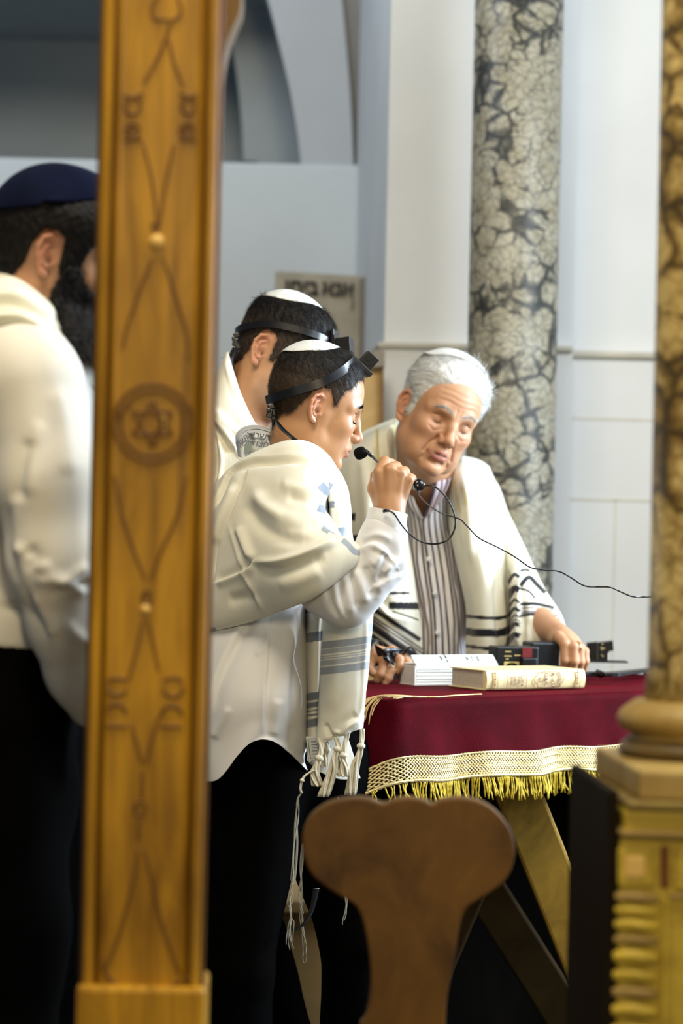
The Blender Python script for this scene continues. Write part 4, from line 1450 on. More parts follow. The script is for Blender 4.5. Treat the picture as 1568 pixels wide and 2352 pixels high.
# ================================================================== the boy with the microphone
SKIN_BOY = (0.49, 0.258, 0.130)
boy = empty('person', (P(600, 1700, 4.34).x, P(600, 1700, 4.34).y, 0), 'boy in a cream prayer shawl and white skullcap speaking into a small microphone', 'person')
scalp_b = [(0.088, 0.100), (0.073, 0.090), (0.062, 0.082), (0.054, 0.063), (0.042, 0.054), (0.036, 0.040), (0.032, 0.018), (0.022, 0.016), (0.014, 0.030), (0.006, 0.042), (-0.006, 0.043), (-0.020, 0.032), (-0.030, 0.014), (-0.038, -0.004), (-0.047, -0.026), (-0.068, -0.038), (-0.09, -0.044), (-0.15, -0.046), (-0.15, 0.17), (0.09, 0.17)]
hb = Head(719, 947, 4.36, 11, 17, 0, 0.90, dict(short=0.92, deep=0.935, ear=0.93, face=0.95, jaw=0.97, open=0.003, blush=0.35, scalp=scalp_b, hair=(0.05, 0.03, 0.018), scalp_w=0.85, tip=0.95, nose=0.003, lash=0.95, brow_w=1.35, brow=0.95, chin=-0.003))
hb.shape['neck'] = ((-0.022, 0, -0.05), (-0.075, 0, -0.12), 0.047, 0.05)
nb = (668, 1060, 4.40)
arm_r = [(655, 1150, 4.24, .048), (770, 1350, 4.16, .040), (800, 1385, 4.13, .036), (856, 1275, 4.115, .030), (894, 1180, 4.11, .024)]
hand_d = 4.10
fist = [
    # metacarpals
    [(893, 1168, 4.112, .0185), (872, 1088, 4.108, .0125)], [(895, 1168, 4.108, .0185), (896, 1080, 4.102, .0120)], [(898, 1168, 4.110, .018), (918, 1088, 4.104, .0115)], [(902, 1168, 4.116, .017), (937, 1101, 4.110, .0105)],
    # fingers curling away round the stem
    [(872, 1086, 4.108, .0112), (883, 1061, 4.128, .0098), (899, 1066, 4.156, .0088), (896, 1085, 4.172, .0078)],
    [(896, 1080, 4.102, .0108), (909, 1073, 4.130, .0098), (916, 1084, 4.158, .0088), (906, 1102, 4.166, .0078)],
    [(918, 1088, 4.104, .0104), (928, 1084, 4.130, .0094), (931, 1098, 4.156, .0085), (918, 1112, 4.164, .0076)],
    [(937, 1101, 4.110, .0096), (944, 1100, 4.132, .0086), (944, 1112, 4.152, .0078), (932, 1122, 4.158, .0070)],
    # thumb from the side of the palm, closing over the stem
    [(878, 1150, 4.120, .0165), (859, 1122, 4.122, .0120), (863, 1094, 4.142, .0100), (880, 1080, 4.166, .0092), (898, 1078, 4.178, .0082)],
]
def fist_sdf(p):
    d = None
    for c in fist:
        q = pchain(p, c, 0.003)
        d = q if d is None else smin(d, q, 0.0028)
    d = smin(d, ell(p, tuple(P(892, 1122, 4.118)), (0.030, 0.014, 0.034)), 0.010)
    d = smin(d, pchain(p, [(894, 1205, 4.112, .025), (894, 1165, 4.112, .0245)]), 0.012)
    return d
flo, fhi = bound([q for c in fist for q in c], 0.03)
torso_b = [tuple(P(640, 1180, 4.40)), tuple(P(612, 1420, 4.38)), tuple(P(590, 1640, 4.37))]
def boy_body(p):
    d = chain(p, torso_b, [0.085, 0.09, 0.085], 0.05)
    d = smin(d, cap(p, tuple(P(655, 1150, 4.28)), tuple(P(660, 1150, 4.52)), 0.05), 0.03)
    d = smin(d, cap(p, tuple(hb.W(-0.022, 0, -0.05)), tuple(P(*nb)), 0.047 * 0.93, 0.052), 0.02)
    d = smin(d, pchain(p, arm_r, 0.02), 0.03)
    d = smin(d, pchain(p, [(660, 1150, 4.54, .046), (720, 1360, 4.62, .038), (785, 1425, 4.58, .03), (812, 1440, 4.56, .026)], 0.02), 0.03)
    k = np.all((p > flo.astype(np.float32)) & (p < fhi.astype(np.float32)), axis=-1)
    if k.any(): d[k] = smin(d[k], fist_sdf(p[k]), 0.008)
    return d
boy_lo = np.array(P(560, 1700, 4.1)) + (-0.05, -0.05, 0); boy_hi = np.array(P(955, 790, 4.75)) + (0.04, 0.02, 0.05)
_, boy_f, _ = make_body(boy, hb, boy_body, (-0.33, 3.98, 0.93), (0.20, 4.72, 1.66), 0.0019, skin_young, SKIN_BOY, (0.42, 0.14, 0.11), (0.62, 0.27, 0.17))

hb_flow = lambda v: np.stack([0.75 - 6 * np.clip(-v[:, 0], 0, 1) + 0 * v[:, 0], 0 * v[:, 1], -0.35 - 7 * np.clip(np.abs(v[:, 1]) - 0.02, 0, 1)], 1)
hair_mesh(boy, hb, scalp_b, lambda q: 0.0010 + 0.0085 * np.clip((q[..., 2] - 0.055) / 0.05, 0, 1), hair_toned, 0.0026, bald=((-0.36, 0, 1), 27), taper=0.4, tones=((0.008, 0.006, 0.005), (0.050, 0.032, 0.018), 0.035, 0.085), n=42000, length=
          lambda v: 0.010 + 0.010 * np.clip((v[:, 2] - 0.04) / 0.06, 0, 1), width=0.00042, flow=hb_flow, lift=0.16, jitter=0.20, seed=3, wave=0.0007, edge=0.003)
eyelashes(boy, hb, -1, 0.009, 90)
cap_shell('skullcap', hb, (-0.36, 0, 1), 29.5, 0.0095, satin_white, boy, thick=0.0018, lift=0.002, wob=0.0008, seams=4)
# head tefillin: strap round the head, box with base, knot and hanging strap
hbox = bpy.data.objects.new('head_tefillin', None); COL.objects.link(hbox); hbox.parent = boy
hbox.location = hb.W(0.06, 0, 0.11) - boy.location
def tefillin_strap(root_, head, pts, off, width, side_local, name='strap'):
    mb = MB()
    sd = Vector(head.dirw(side_local))
    for sgn in (-1, 1):
        ribbon(mb, on_head(head, [(x, sgn * y, z) for x, y, z in pts], off), width, sd, 0.0016, 8)
    o = mb.build(name, strap_black, root_, True); o.modifiers.new('edge', 'EDGE_SPLIT').split_angle = math.radians(50); return o
ring = [(-0.104, 0.006, -0.010), (-0.09, 0.045, 0.000), (-0.055, 0.07, 0.022), (-0.012, 0.078, 0.052), (0.018, 0.066, 0.085), (0.034, 0.040, 0.110), (0.040, 0.004, 0.120)]
tefillin_strap(hbox, hb, ring, 0.0095, 0.0155, (-0.45, 0, 0.89))
def tefillin_box(root_, head, c, n, t, size, letter=True, base=0.040):
    """base plate and cube standing on it; c = world centre of the underside"""
    n = Vector(head.dirw(n)).normalized(); t = Vector(head.dirw(t)).normalized(); b = n.cross(t)
    M_ = frame(Vector(c), t, b, n)
    mb = MB(); mb.box(M_ @ T((0.004, 0, 0.0045)), (base, base * 0.86, 0.009), 0.001)
    mb.box(M_ @ T((-base * 0.55, 0, 0.0035)), (0.014, base * 0.8, 0.007), 0.002); mb.build('box_base', box_black, root_)
    mb = MB(); mb.box(M_ @ T((0.004, 0, 0.009 + size / 2)), (size, size, size), 0.0008); cube = mb.build('letter_box', box_black, root_)
    if letter:
        for sg in (-1, 1):
            fr = M_ @ frame(Vector((0.004, sg * (size / 2 + 0.0002), 0.009 + size / 2)), Vector((-sg, 0, 0)), Vector((0, 0, 1)), Vector((0, sg, 0)))
            lettering('raised_shin', heb('ש'), size * 1.02, fr, box_black, cube, 0.0008, 0.0006)
    return M_
tefillin_box(hbox, hb, P(823, 847, 4.36 + 0.02), (0.40, 0, 0.92), (0.92, 0, -0.40), 0.0262)
mb = MB()
kn = P(624, 945, 4.33)
for dx, dy, sx_, sy_, rz in ((0, -12, .013, .010, .3), (-4, 4, .011, .016, -.1), (4, 12, .010, .012, .5), (-6, -4, .008, .008, 0), (2, -2, .012, .02, .2)):
    mb.box(frame(P(623 + dx, 946 + dy, 4.325 + 0.002 * dx), (math.cos(rz), 0, math.sin(rz)), (0, 1, 0), (-math.sin(rz), 0, math.cos(rz))), (sx_, 0.012, sy_), 0.002)
mb.build('knot', strap_black, hbox)
mb = MB(); ribbon(mb, [P(632, 966, 4.30), P(648, 985, 4.283), P(668, 1003, 4.275), P(690, 1020, 4.275), P(705, 1040, 4.29)], 0.0165, (P(660, 985, 4.25) - P(650, 1000, 4.29)), 0.0016, 8)
ribbon(mb, [P(627, 966, 4.33), P(628, 985, 4.34), P(622, 1006, 4.36)], 0.006, (1, 0.3, 0), 0.0014, 6); mb.build('hanging_strap', strap_black, hbox, True)

# shirt: body with a curved tail, rolled sleeve, cuff
rows = [
    [(425, 1360, 4.40), (470, 1360, 4.33), (530, 1360, 4.28), (590, 1360, 4.25), (640, 1360, 4.24), (680, 1362, 4.25), (703, 1366, 4.29), (706, 1372, 4.37)],
    [(422, 1480, 4.38), (466, 1480, 4.29), (528, 1480, 4.235), (590, 1480, 4.205), (642, 1480, 4.20), (680, 1480, 4.22), (700, 1482, 4.28), (703, 1486, 4.37)],
    [(420, 1600, 4.36), (462, 1600, 4.26), (522, 1598, 4.205), (586, 1592, 4.18), (642, 1592, 4.18), (684, 1596, 4.21), (704, 1600, 4.28), (707, 1606, 4.38)],
    [(420, 1720, 4.37), (462, 1716, 4.27), (512, 1706, 4.215), (566, 1668, 4.19), (616, 1660, 4.188), (662, 1680, 4.22), (702, 1706, 4.29), (708, 1712, 4.38)],
    [(420, 1804, 4.38), (466, 1796, 4.275), (503, 1789, 4.22), (545, 1735, 4.195), (580, 1704, 4.19), (620, 1701, 4.195), (664, 1728, 4.23), (704, 1770, 4.30)],
]
fold = [([(622, 1405), (616, 1500), (610, 1600), (606, 1700)], 5, 0.0028, 's'), ([(588, 1400), (540, 1470), (500, 1560), (480, 1640)], 9, 0.006, 's'), ([(640, 1440), (600, 1490), (585, 1510)], 8, 0.003),
        ([(690, 1470), (680, 1560), (672, 1640), (664, 1720)], 12, -0.007), ([(530, 1620), (510, 1660), (490, 1700)], 10, 0.004), ([(640, 1600), (632, 1660), (625, 1695)], 12, 0.004)]
sheet('shirt', rows, shirt_white, boy, 150, 170, fold, 0.0015, noise=0.002, nfreq=22)
sl = [(690, 1235, 4.19, .062), (756, 1340, 4.145, .056), (792, 1376, 4.125, .044), (830, 1336, 4.118, .041), (862, 1288, 4.112, .040), (878, 1240, 4.110, .036), (886, 1212, 4.11, .0335)]
slo, shi = bound(sl, 0.09)
cuff_top = [(884, 1200, 4.11)]
ax_a = np.array(P(884, 1222, 4.11)); ax_b = np.array(P(893, 1176, 4.112)); ax_n = (ax_b - ax_a) / np.linalg.norm(ax_b - ax_a)
def sleeve(p):
    d = pchain(p, sl, 0.02)
    d = smin(d, ell(p, tuple(P(790, 1386, 4.125)), (0.033, 0.030, 0.030)), 0.02)
    d = smin(d, chain(p, [tuple(P(850, 1340, 4.118)), tuple(P(890, 1322, 4.112)), tuple(P(917, 1312, 4.11))], [0.020, 0.014, 0.004], 0.01), 0.02)
    d = smin(d, chain(p, [tuple(P(896, 1250, 4.105)), tuple(P(912, 1285, 4.105)), tuple(P(920, 1310, 4.11))], [0.014, 0.012, 0.004], 0.01), 0.02)
    return d
fold = [([(738, 1350), (752, 1395), (780, 1432)], 11, 0.0030), ([(768, 1330), (776, 1380), (794, 1428)], 10, 0.0034), ([(790, 1316), (800, 1365), (810, 1415)], 10, 0.0030), ([(812, 1304), (832, 1350), (838, 1390)], 12, 0.0037),
        ([(780, 1335), (786, 1385), (800, 1425)], 6, -0.0026), ([(754, 1345), (764, 1390), (786, 1428)], 6, -0.0026), ([(802, 1310), (814, 1350), (822, 1400)], 6, -0.0023), ([(834, 1296), (848, 1335), (856, 1375)], 10, -0.0045),
        ([(816, 1262), (856, 1246), (888, 1264), (910, 1296)], 10, 0.0045, 's'), ([(826, 1242), (866, 1228), (902, 1242)], 8, 0.0034), ([(850, 1300), (872, 1280), (880, 1255)], 11, 0.0037), ([(870, 1340), (882, 1300), (890, 1266)], 10, -0.0045), ([(855, 1350), (890, 1328), (924, 1312)], 7, 0.0030, 's'), ([(850, 1262), (884, 1278), (905, 1302)], 7, -0.0030), ([(878, 1322), (902, 1300), (916, 1280)], 8, 0.0030)]
cloth_sdf('sleeve', sleeve, slo, shi, 0.0026, shirt_white, boy, fold, 0.0015, 40)
cf = [(880, 1226, 4.11, .0355), (888, 1196, 4.111, .0335), (893, 1176, 4.112, .0325)]
def cuffs(p):
    d = pchain(p, cf, 0.006)
    h_ = (p - ax_a.astype(np.float32)) @ ax_n.astype(np.float32)
    d = np.maximum(d, np.abs(h_ - 0.019) - 0.0185)
    inner = pchain(p, [(a, b, c, r - 0.002) for a, b, c, r in cf], 0.006)
    return np.maximum(d, -np.maximum(inner, 0.006 - h_))
a_, b_ = bound(cf, 0.05)
far = [(660, 1150, 4.54, .060), (720, 1360, 4.62, .050), (780, 1424, 4.585, .040)]
fa_, fb_ = bound(far, 0.09)
cloth_sdf('sleeve', lambda p: pchain(p, far, 0.02), fa_, fb_, 0.006, shirt_white, boy, (), 0.003, 25)
cloth_sdf('cuff', cuffs, a_, b_, 0.0013, shirt_white, boy, (), 0.0006, 60)
mb = MB(); mb.lathe(P(868, 1215, 4.078), [(0.0045, 0), (0.0045, 0.0015), (0.003, 0.002)], 14, axis=CAM_P - P(868, 1215, 4.078)); mb.build('cuff_button', satin_white, boy, True)

# prayer shawl over back, shoulder and arm
shawl_rows = [
    [(446, 1150, 4.50), (498, 1108, 4.52), (560, 1058, 4.52), (622, 1030, 4.50), (664, 1017, 4.46), (703, 1024, 4.43), (735, 1040, 4.42), (762, 1066, 4.42), (780, 1086, 4.43)],
    [(442, 1150, 4.42), (494, 1106, 4.38), (556, 1062, 4.34), (622, 1035, 4.31), (668, 1020, 4.29), (708, 1028, 4.28), (740, 1044, 4.30), (765, 1068, 4.34), (784, 1092, 4.38)],
    [(440, 1180, 4.35), (490, 1136, 4.31), (558, 1086, 4.27), (630, 1058, 4.235), (676, 1047, 4.22), (714, 1056, 4.22), (742, 1072, 4.25), (764, 1094, 4.30), (784, 1112, 4.36)],
    [(438, 1230, 4.31), (488, 1190, 4.27), (562, 1134, 4.22), (640, 1096, 4.17), (690, 1084, 4.155), (724, 1094, 4.165), (742, 1110, 4.20), (754, 1128, 4.26), (764, 1140, 4.32)],
    [(436, 1290, 4.30), (486, 1250, 4.255), (564, 1194, 4.19), (642, 1154, 4.13), (696, 1138, 4.115), (728, 1146, 4.13), (742, 1160, 4.165), (752, 1176, 4.22), (760, 1190, 4.28)],
    [(435, 1340, 4.30), (486, 1304, 4.25), (566, 1254, 4.17), (642, 1216, 4.10), (700, 1200, 4.085), (734, 1206, 4.10), (752, 1216, 4.13), (766, 1226, 4.17), (776, 1234, 4.22)],
    [(434, 1380, 4.30), (485, 1348, 4.245), (570, 1306, 4.16), (646, 1276, 4.075), (706, 1258, 4.05), (752, 1246, 4.055), (792, 1242, 4.075), (824, 1252, 4.10), (846, 1266, 4.14)],
    [(434, 1420, 4.31), (486, 1400, 4.25), (576, 1366, 4.165), (652, 1338, 4.075), (710, 1316, 4.045), (760, 1292, 4.045), (800, 1272, 4.06), (830, 1266, 4.09), (849, 1270, 4.13)],
    [(434, 1456, 4.33), (488, 1447, 4.27), (584, 1425, 4.19), (660, 1396, 4.10), (712, 1374, 4.065), (758, 1344, 4.06), (802, 1306, 4.07), (832, 1282, 4.095), (850, 1273, 4.135)],
    [(434, 1440, 4.36), (488, 1432, 4.31), (584, 1408, 4.24), (660, 1380, 4.15), (712, 1358, 4.115), (758, 1330, 4.105), (802, 1298, 4.11), (832, 1278, 4.125), (850, 1272, 4.15)],
]
fold = [
    ([(476, 1182), (529, 1096), (577, 1070), (618, 1062), (672, 1055), (706, 1062), (736, 1078)], 9, -0.012, 'S'),
    ([(500, 1120), (560, 1074), (620, 1046), (668, 1036), (706, 1042), (740, 1060)], 15, 0.009),
    ([(570, 1088), (526, 1184), (495, 1261), (485, 1335)], 7, -0.010, 'S'),
    ([(548, 1110), (510, 1184), (484, 1255)], 12, 0.009),
    ([(582, 1122), (603, 1154), (638, 1182), (682, 1200), (728, 1214)], 16, 0.012),
    ([(560, 1150), (590, 1200), (640, 1232), (700, 1240)], 16, -0.008),
    ([(545, 1205), (570, 1262), (587, 1289)], 10, 0.010),
    ([(586, 1289), (638, 1290), (690, 1277), (740, 1256), (785, 1243)], 9, 0.010),
    ([(600, 1312), (650, 1310), (700, 1298), (750, 1276)], 15, -0.008),
    ([(519, 1195), (536, 1246), (559, 1312), (587, 1368), (613, 1418)], 5, 0.0045, 'v'),
    ([(488, 1338), (557, 1312), (586, 1290)], 7, 0.006, 's'),
    ([(655, 1136), (700, 1150), (742, 1158)], 14, -0.006),
    ([(640, 1112), (695, 1122), (742, 1132)], 14, 0.005),
    ([(688, 1066), (728, 1082), (744, 1120), (748, 1150)], 7, 0.006),
    ([(640, 1186), (700, 1206), (750, 1214)], 12, -0.005), ([(650, 1226), (710, 1234), (770, 1238)], 11, 0.005),
    ([(520, 1380), (560, 1372), (590, 1368)], 14, -0.005), ([(640, 1345), (690, 1330), (740, 1305)], 18, 0.004),
]
shawl = sheet('prayer_shawl', shawl_rows, woven, boy, 230, 250, fold, 0.003, noise=0.003, nfreq=16)
paint(shawl, IVORY, [([(735, 1113), (748, 1126), (768, 1136)], 10, GREY_BLUE), ([(730, 1165), (745, 1172), (768, 1186)], 9, GREY_BLUE), ([(744, 1222), (752, 1212), (772, 1218)], 9, (0.30, 0.34, 0.39)),
                     ([(786, 1240), (800, 1252), (815, 1268), (832, 1270), (852, 1274)], 6.5, (0.32, 0.36, 0.41)), ([(470, 1452), (496, 1447)], 6, GREY_BLUE)])
flap_rows = [
    [(724, 1050, 4.33), (744, 1056, 4.28), (764, 1068, 4.29), (782, 1086, 4.34), (784, 1090, 4.42)],
    [(728, 1090, 4.30), (750, 1096, 4.24), (772, 1104, 4.25), (794, 1118, 4.31), (796, 1122, 4.42)],
    [(732, 1140, 4.28), (756, 1146, 4.22), (780, 1150, 4.23), (799, 1158, 4.30), (801, 1162, 4.42)],
    [(740, 1200, 4.27), (764, 1204, 4.20), (786, 1206, 4.22), (804, 1210, 4.29), (806, 1212, 4.42)],
    [(752, 1262, 4.26), (772, 1266, 4.20), (792, 1264, 4.22), (808, 1258, 4.29), (810, 1258, 4.42)],
]
flap = sheet('shawl_front', flap_rows, woven, boy, 100, 150, [([(748, 1088), (758, 1130), (772, 1180), (790, 1240)], 7, 0.008), ([(765, 1095), (775, 1140), (790, 1195), (800, 1240)], 6, -0.009), ([(735, 1080), (742, 1130), (750, 1190)], 6, -0.006)], 0.0025, noise=0.002)
paint(flap, IVORY, [([(728, 1120), (745, 1114), (760, 1122)], 11, GREY_BLUE), ([(730, 1175), (750, 1162), (768, 1158)], 8, GREY_BLUE), ([(760, 1232), (778, 1224), (795, 1220)], 11, (0.27, 0.31, 0.36))])
# front end hanging below the elbow: two layers
back_rows = [
    [(700, 1380, 4.30), (712, 1380, 4.25), (730, 1382, 4.24), (752, 1384, 4.25), (770, 1386, 4.29)],
    [(702, 1480, 4.30), (714, 1480, 4.25), (732, 1480, 4.24), (752, 1480, 4.25), (768, 1480, 4.29)],
    [(702, 1600, 4.30), (712, 1600, 4.25), (730, 1598, 4.24), (748, 1596, 4.25), (762, 1596, 4.29)],
    [(700, 1700, 4.30), (710, 1704, 4.25), (728, 1702, 4.24), (760, 1700, 4.25), (800, 1698, 4.27)],
    [(704, 1748, 4.30), (714, 1756, 4.25), (732, 1772, 4.24), (780, 1790, 4.25), (828, 1788, 4.27)],
]
o = sheet('shawl_end_behind', back_rows, woven, boy, 70, 200, [([(742, 1400), (738, 1560), (728, 1700)], 7, -0.008)], 0.0025, noise=0.0015)
D_ST = (0.16, 0.18, 0.22)
paint(o, (0.72, 0.70, 0.60), [([(696, 1396), (770, 1392)], 13, D_ST), ([(696, 1466), (770, 1456)], 11, D_ST)] + [([(694, y + 6), (770, y - 6)], w, D_ST) for y, w in ((1597, 8.5), (1617, 6), (1630, 2), (1640, 2), (1658, 9))])
end_rows = [
    [(738, 1380, 4.24), (744, 1382, 4.20), (776, 1386, 4.175), (812, 1390, 4.17), (842, 1386, 4.18), (853, 1384, 4.21), (855, 1384, 4.27)],
    [(740, 1440, 4.24), (746, 1442, 4.20), (776, 1444, 4.175), (812, 1442, 4.17), (842, 1434, 4.18), (853, 1430, 4.21), (855, 1430, 4.27)],
    [(736, 1510, 4.24), (742, 1512, 4.20), (774, 1510, 4.175), (810, 1505, 4.17), (839, 1498, 4.18), (850, 1494, 4.21), (852, 1494, 4.27)],
    [(732, 1600, 4.24), (738, 1602, 4.20), (770, 1600, 4.175), (806, 1594, 4.17), (832, 1588, 4.18), (841, 1584, 4.21), (843, 1584, 4.27)],
    [(726, 1680, 4.24), (732, 1684, 4.20), (764, 1682, 4.18), (800, 1668, 4.172), (826, 1656, 4.18), (835, 1650, 4.21), (837, 1650, 4.27)],
    [(726, 1700, 4.24), (732, 1706, 4.20), (762, 1700, 4.19), (798, 1684, 4.185), (824, 1676, 4.19), (833, 1672, 4.215), (835, 1672, 4.27)],
]
o = sheet('shawl_end', end_rows, woven, boy, 130, 260, [([(842, 1400), (838, 1500), (832, 1600), (826, 1660)], 5, 0.004), ([(780, 1690), (795, 1665), (826, 1648)], 7, 0.006, 's'), ([(744, 1660), (760, 1690), (780, 1692)], 6, -0.006), ([(770, 1420), (765, 1520), (755, 1640)], 16, 0.004)], 0.0025, noise=0.0015)
S1 = (0.33, 0.355, 0.385); S2 = (0.42, 0.44, 0.455)
def band(y, w, c): return ([(730, y + 5.5), (778, y), (812, y - 4), (845, y - 9), (860, y - 11)], w, c)
paint(o, (0.80, 0.785, 0.68), [band(1478, 8, S1), band(1493, 5.5, S2), band(1504, 1.3, S2), band(1509, 1.3, S2), band(1519, 6, S2), band(1537, 8.5, S1), ([(845, 1441), (858, 1441)], 10, S1)])

# white satin neckband with pale grey lettering
nbr = [
    [(549, 1050, 4.43), (545, 1004, 4.46), (562, 984, 4.48), (592, 980, 4.48), (626, 992, 4.46), (656, 1014, 4.43), (672, 1030, 4.42)],
    [(546, 1048, 4.38), (541, 1002, 4.40), (560, 981, 4.41), (592, 977, 4.41), (628, 990, 4.40), (658, 1012, 4.38), (674, 1030, 4.38)],
    [(552, 1050, 4.35), (551, 1014, 4.36), (568, 996, 4.365), (596, 993, 4.365), (628, 1003, 4.36), (656, 1020, 4.355), (672, 1034, 4.36)],
    [(562, 1058, 4.345), (566, 1036, 4.35), (582, 1028, 4.355), (606, 1026, 4.355), (630, 1030, 4.35), (652, 1036, 4.35), (670, 1044, 4.36)],
    [(572, 1070, 4.35), (580, 1060, 4.355), (596, 1056, 4.36), (614, 1054, 4.36), (632, 1052, 4.36), (652, 1052, 4.36), (668, 1056, 4.37)],
]
satin_grey = mat_plain('pale grey satin', (0.60, 0.64, 0.68), 0.4, 0.03, 20)
nbo = sheet('neckband', nbr, satin_grey, boy, 90, 60, (), 0.003)
thread = mat_plain('silver grey embroidery', (0.12, 0.14, 0.17), 0.7)
dark_thread = mat_plain('dark green grey patch', (0.17, 0.21, 0.19), 0.6)
def neck_text(s, px, py, d, size, rot, bold=0.0002):
    c = P(px, py, d); a = math.radians(rot)
    lettering('embroidery', heb(s), size, frame(c, (math.cos(a), 0.0, math.sin(a)), (-math.sin(a) * 0.9, 0.3, math.cos(a) * 0.9), (0, -0.95, 0.3)), thread, nbo, 0.0004, bold)
neck_text('קדשנו', 610, 1004, 4.350, 0.019, -8)
neck_text("ד'", 576, 1001, 4.352, 0.019, 6)
neck_text('אשר', 559, 1010, 4.350, 0.017, 40)
neck_text('במצותיו', 596, 1020, 4.344, 0.016, -4)
mb = MB(); mb.prism([P(562, 1020, 4.342), P(578, 1019, 4.342), P(578, 1036, 4.338), P(560, 1042, 4.338)], (0, 0.002, 0)); mb.build('woven_emblem', dark_thread, nbo)
for dy, r_ in ((0, 0.0007), (5, 0.0005)):
    mb = MB(); mb.tube(smooth_path([P(545 + dy * .6, 1024 + dy, 4.362), P(549 + dy * .6, 1004 + dy, 4.372), P(566, 990 + dy, 4.374), P(594, 986 + dy, 4.374), P(628, 997 + dy, 4.368), P(656, 1016 + dy, 4.362)], 6), r_, 6); mb.build('piping', thread, nbo, True)
# knotted fringe, corner tassel and the sewn label
tassel_m = mat_plain('cream wool fringe', (0.64, 0.60, 0.48), 0.9, 0.08, 60, 0.3, 500, sheen=0.2)
def tassel(name, pts, r, knot=0.45, spread=9, d=None, n=18, mat=tassel_m, parent=boy):
    mb = MB()
    path = smooth_path([P(*q) for q in pts], 6)
    L = len(path); kk = int(L * knot)
    for j in range(n):
        an = 2 * PI * j * 0.618; rj = math.sqrt((j + 0.5) / n) * 1.25
        w = []
        for i, p in enumerate(path):
            t = i / (L - 1)
            rad = r * (0.55 if t < knot else 0.55 + (t - knot) / (1 - knot) * spread * 0.12)
            tw = an + t * 4 + 0.5 * math.sin(j * 7 + t * 5)
            w.append(p + (_rt * math.cos(tw) + _fw * math.sin(tw)) * rad * rj)
        mb.tube(w, [r * 0.30] * (L - 1) + [r * 0.12], 5)
    mb.lathe(path[kk] - (path[kk + 1] - path[kk]).normalized() * r, [(r * 0.6, 0), (r * 1.5, r * .8), (r * 1.5, r * 1.6), (r * 0.6, r * 2.4)], 10, axis=(path[kk + 1] - path[kk]))
    return mb.build(name, mat, parent, True)
tassel('fringe_tassel', [(734, 1694, 4.2), (738, 1720, 4.19), (730, 1750, 4.185), (722, 1775, 4.185), (729, 1806, 4.185)], 0.0052, 0.42)
tassel('fringe_tassel', [(772, 1694, 4.185), (776, 1716, 4.18), (768, 1740, 4.178), (762, 1772, 4.178), (742, 1830, 4.178)], 0.0052, 0.3)
tassel('fringe_tassel', [(800, 1680, 4.18), (792, 1708, 4.178), (788, 1738, 4.178), (790, 1762, 4.178), (788, 1784, 4.18)], 0.0050, 0.45)
tassel('fringe_tassel', [(770, 1690, 4.2), (778, 1720, 4.2), (782, 1752, 4.2), (778, 1780, 4.2)], 0.0048, 0.4)
tassel('fringe_tassel', [(832, 1674, 4.195), (830, 1704, 4.19), (826, 1728, 4.19), (814, 1762, 4.19), (804, 1826, 4.19)], 0.0050, 0.35)
tassel('fringe_tassel', [(748, 1696, 4.21), (752, 1718, 4.21), (746, 1740, 4.21), (740, 1762, 4.21)], 0.0044, 0.4)
lab = bpy.data.objects.new('sewn_label', None)
mb = MB(); mb.prism([P(702, 1692, 4.236), P(732, 1690, 4.222), P(736, 1744, 4.222), P(710, 1750, 4.236)], (0, 0.002, 0)); lab = mb.build('sewn_label', satin_white, boy)
mb = MB(); mb.tube([P(707, 1698, 4.231), P(731, 1696, 4.219), P(733, 1738, 4.219), P(713, 1742, 4.231)], 0.0006, 5, closed=True); mb.build('printed_border', thread, lab)
for i in range(5):
    mb = MB(); mb.tube([P(714 + i * .8, 1704 + i * 7, 4.228), P(728 + i * .4, 1703 + i * 7, 4.2195)], 0.0005, 5); mb.build('printed_line', thread, lab)
# long ritual strings
string_m = mat_plain('grey cream string', (0.26, 0.25, 0.20), 0.9)
def strings(name, pts, n, spread, r=0.0007, seed=1, knots=()):
    rg = random.Random(seed)
    mb = MB()
    for j in range(n):
        ph = rg.uniform(0, 6.3); ph2 = rg.uniform(2, 6); a = rg.uniform(0.4, 1)
        base = smooth_path([P(*q) for q in pts], 8)
        end = rg.uniform(0.8, 1.0)
        base = base[:max(4, int(len(base) * end))]
        L = len(base)
        w = []
        for i, p in enumerate(base):
            t = i / (L - 1)
            e = spread * a * min(1, t * 4) * (0.6 + 0.7 * t)
            if any(abs(t - k) < 0.05 for k in knots): e *= 0.25
            w.append(p + _rt * math.sin(ph + ph2 * t * 3) * e + _fw * math.cos(ph + ph2 * t * 2) * e * 0.6)
        mb.tube(w, r, 5)
    return mb.build(name, string_m, boy, True)
tassel('ritual_tassel_cord', [(722, 1768, 4.18), (702, 1780, 4.178), (694, 1792, 4.176), (690, 1812, 4.176), (694, 1822, 4.176)], 0.0028, 0.5, 1, n=4)
strings('ritual_strings', [(694, 1820, 4.176), (684, 1836, 4.174), (682, 1880, 4.172), (680, 1940, 4.170), (672, 2020, 4.168), (664, 2060, 4.168), (668, 2110, 4.168), (664, 2160, 4.168), (672, 2190, 4.168)], 7, 0.0052, 0.0007, 3, (0.62, 0.8))
strings('ritual_strings', [(700, 1830, 4.34), (696, 1900, 4.34), (692, 2000, 4.34), (690, 2060, 4.34), (694, 2110, 4.34), (700, 2180, 4.34), (698, 2215, 4.34)], 5, 0.004, 0.0008, 5, (0.7,))
strings('ritual_strings', [(776, 1830, 4.20), (780, 1900, 4.2), (788, 2000, 4.2), (792, 2090, 4.2), (784, 2130, 4.2)], 3, 0.003, 0.0008, 8)
legs(boy, [[(586, 1760, 4.36), (556, 2230, 4.33), (530, 2740, 4.34)], [(728, 1750, 4.42), (803, 2150, 4.42), (802, 2740, 4.46)]], (0.098, 0.064, 0.058), hips=[(600, 1760, 4.40, (0.095, 0.11, 0.13))])

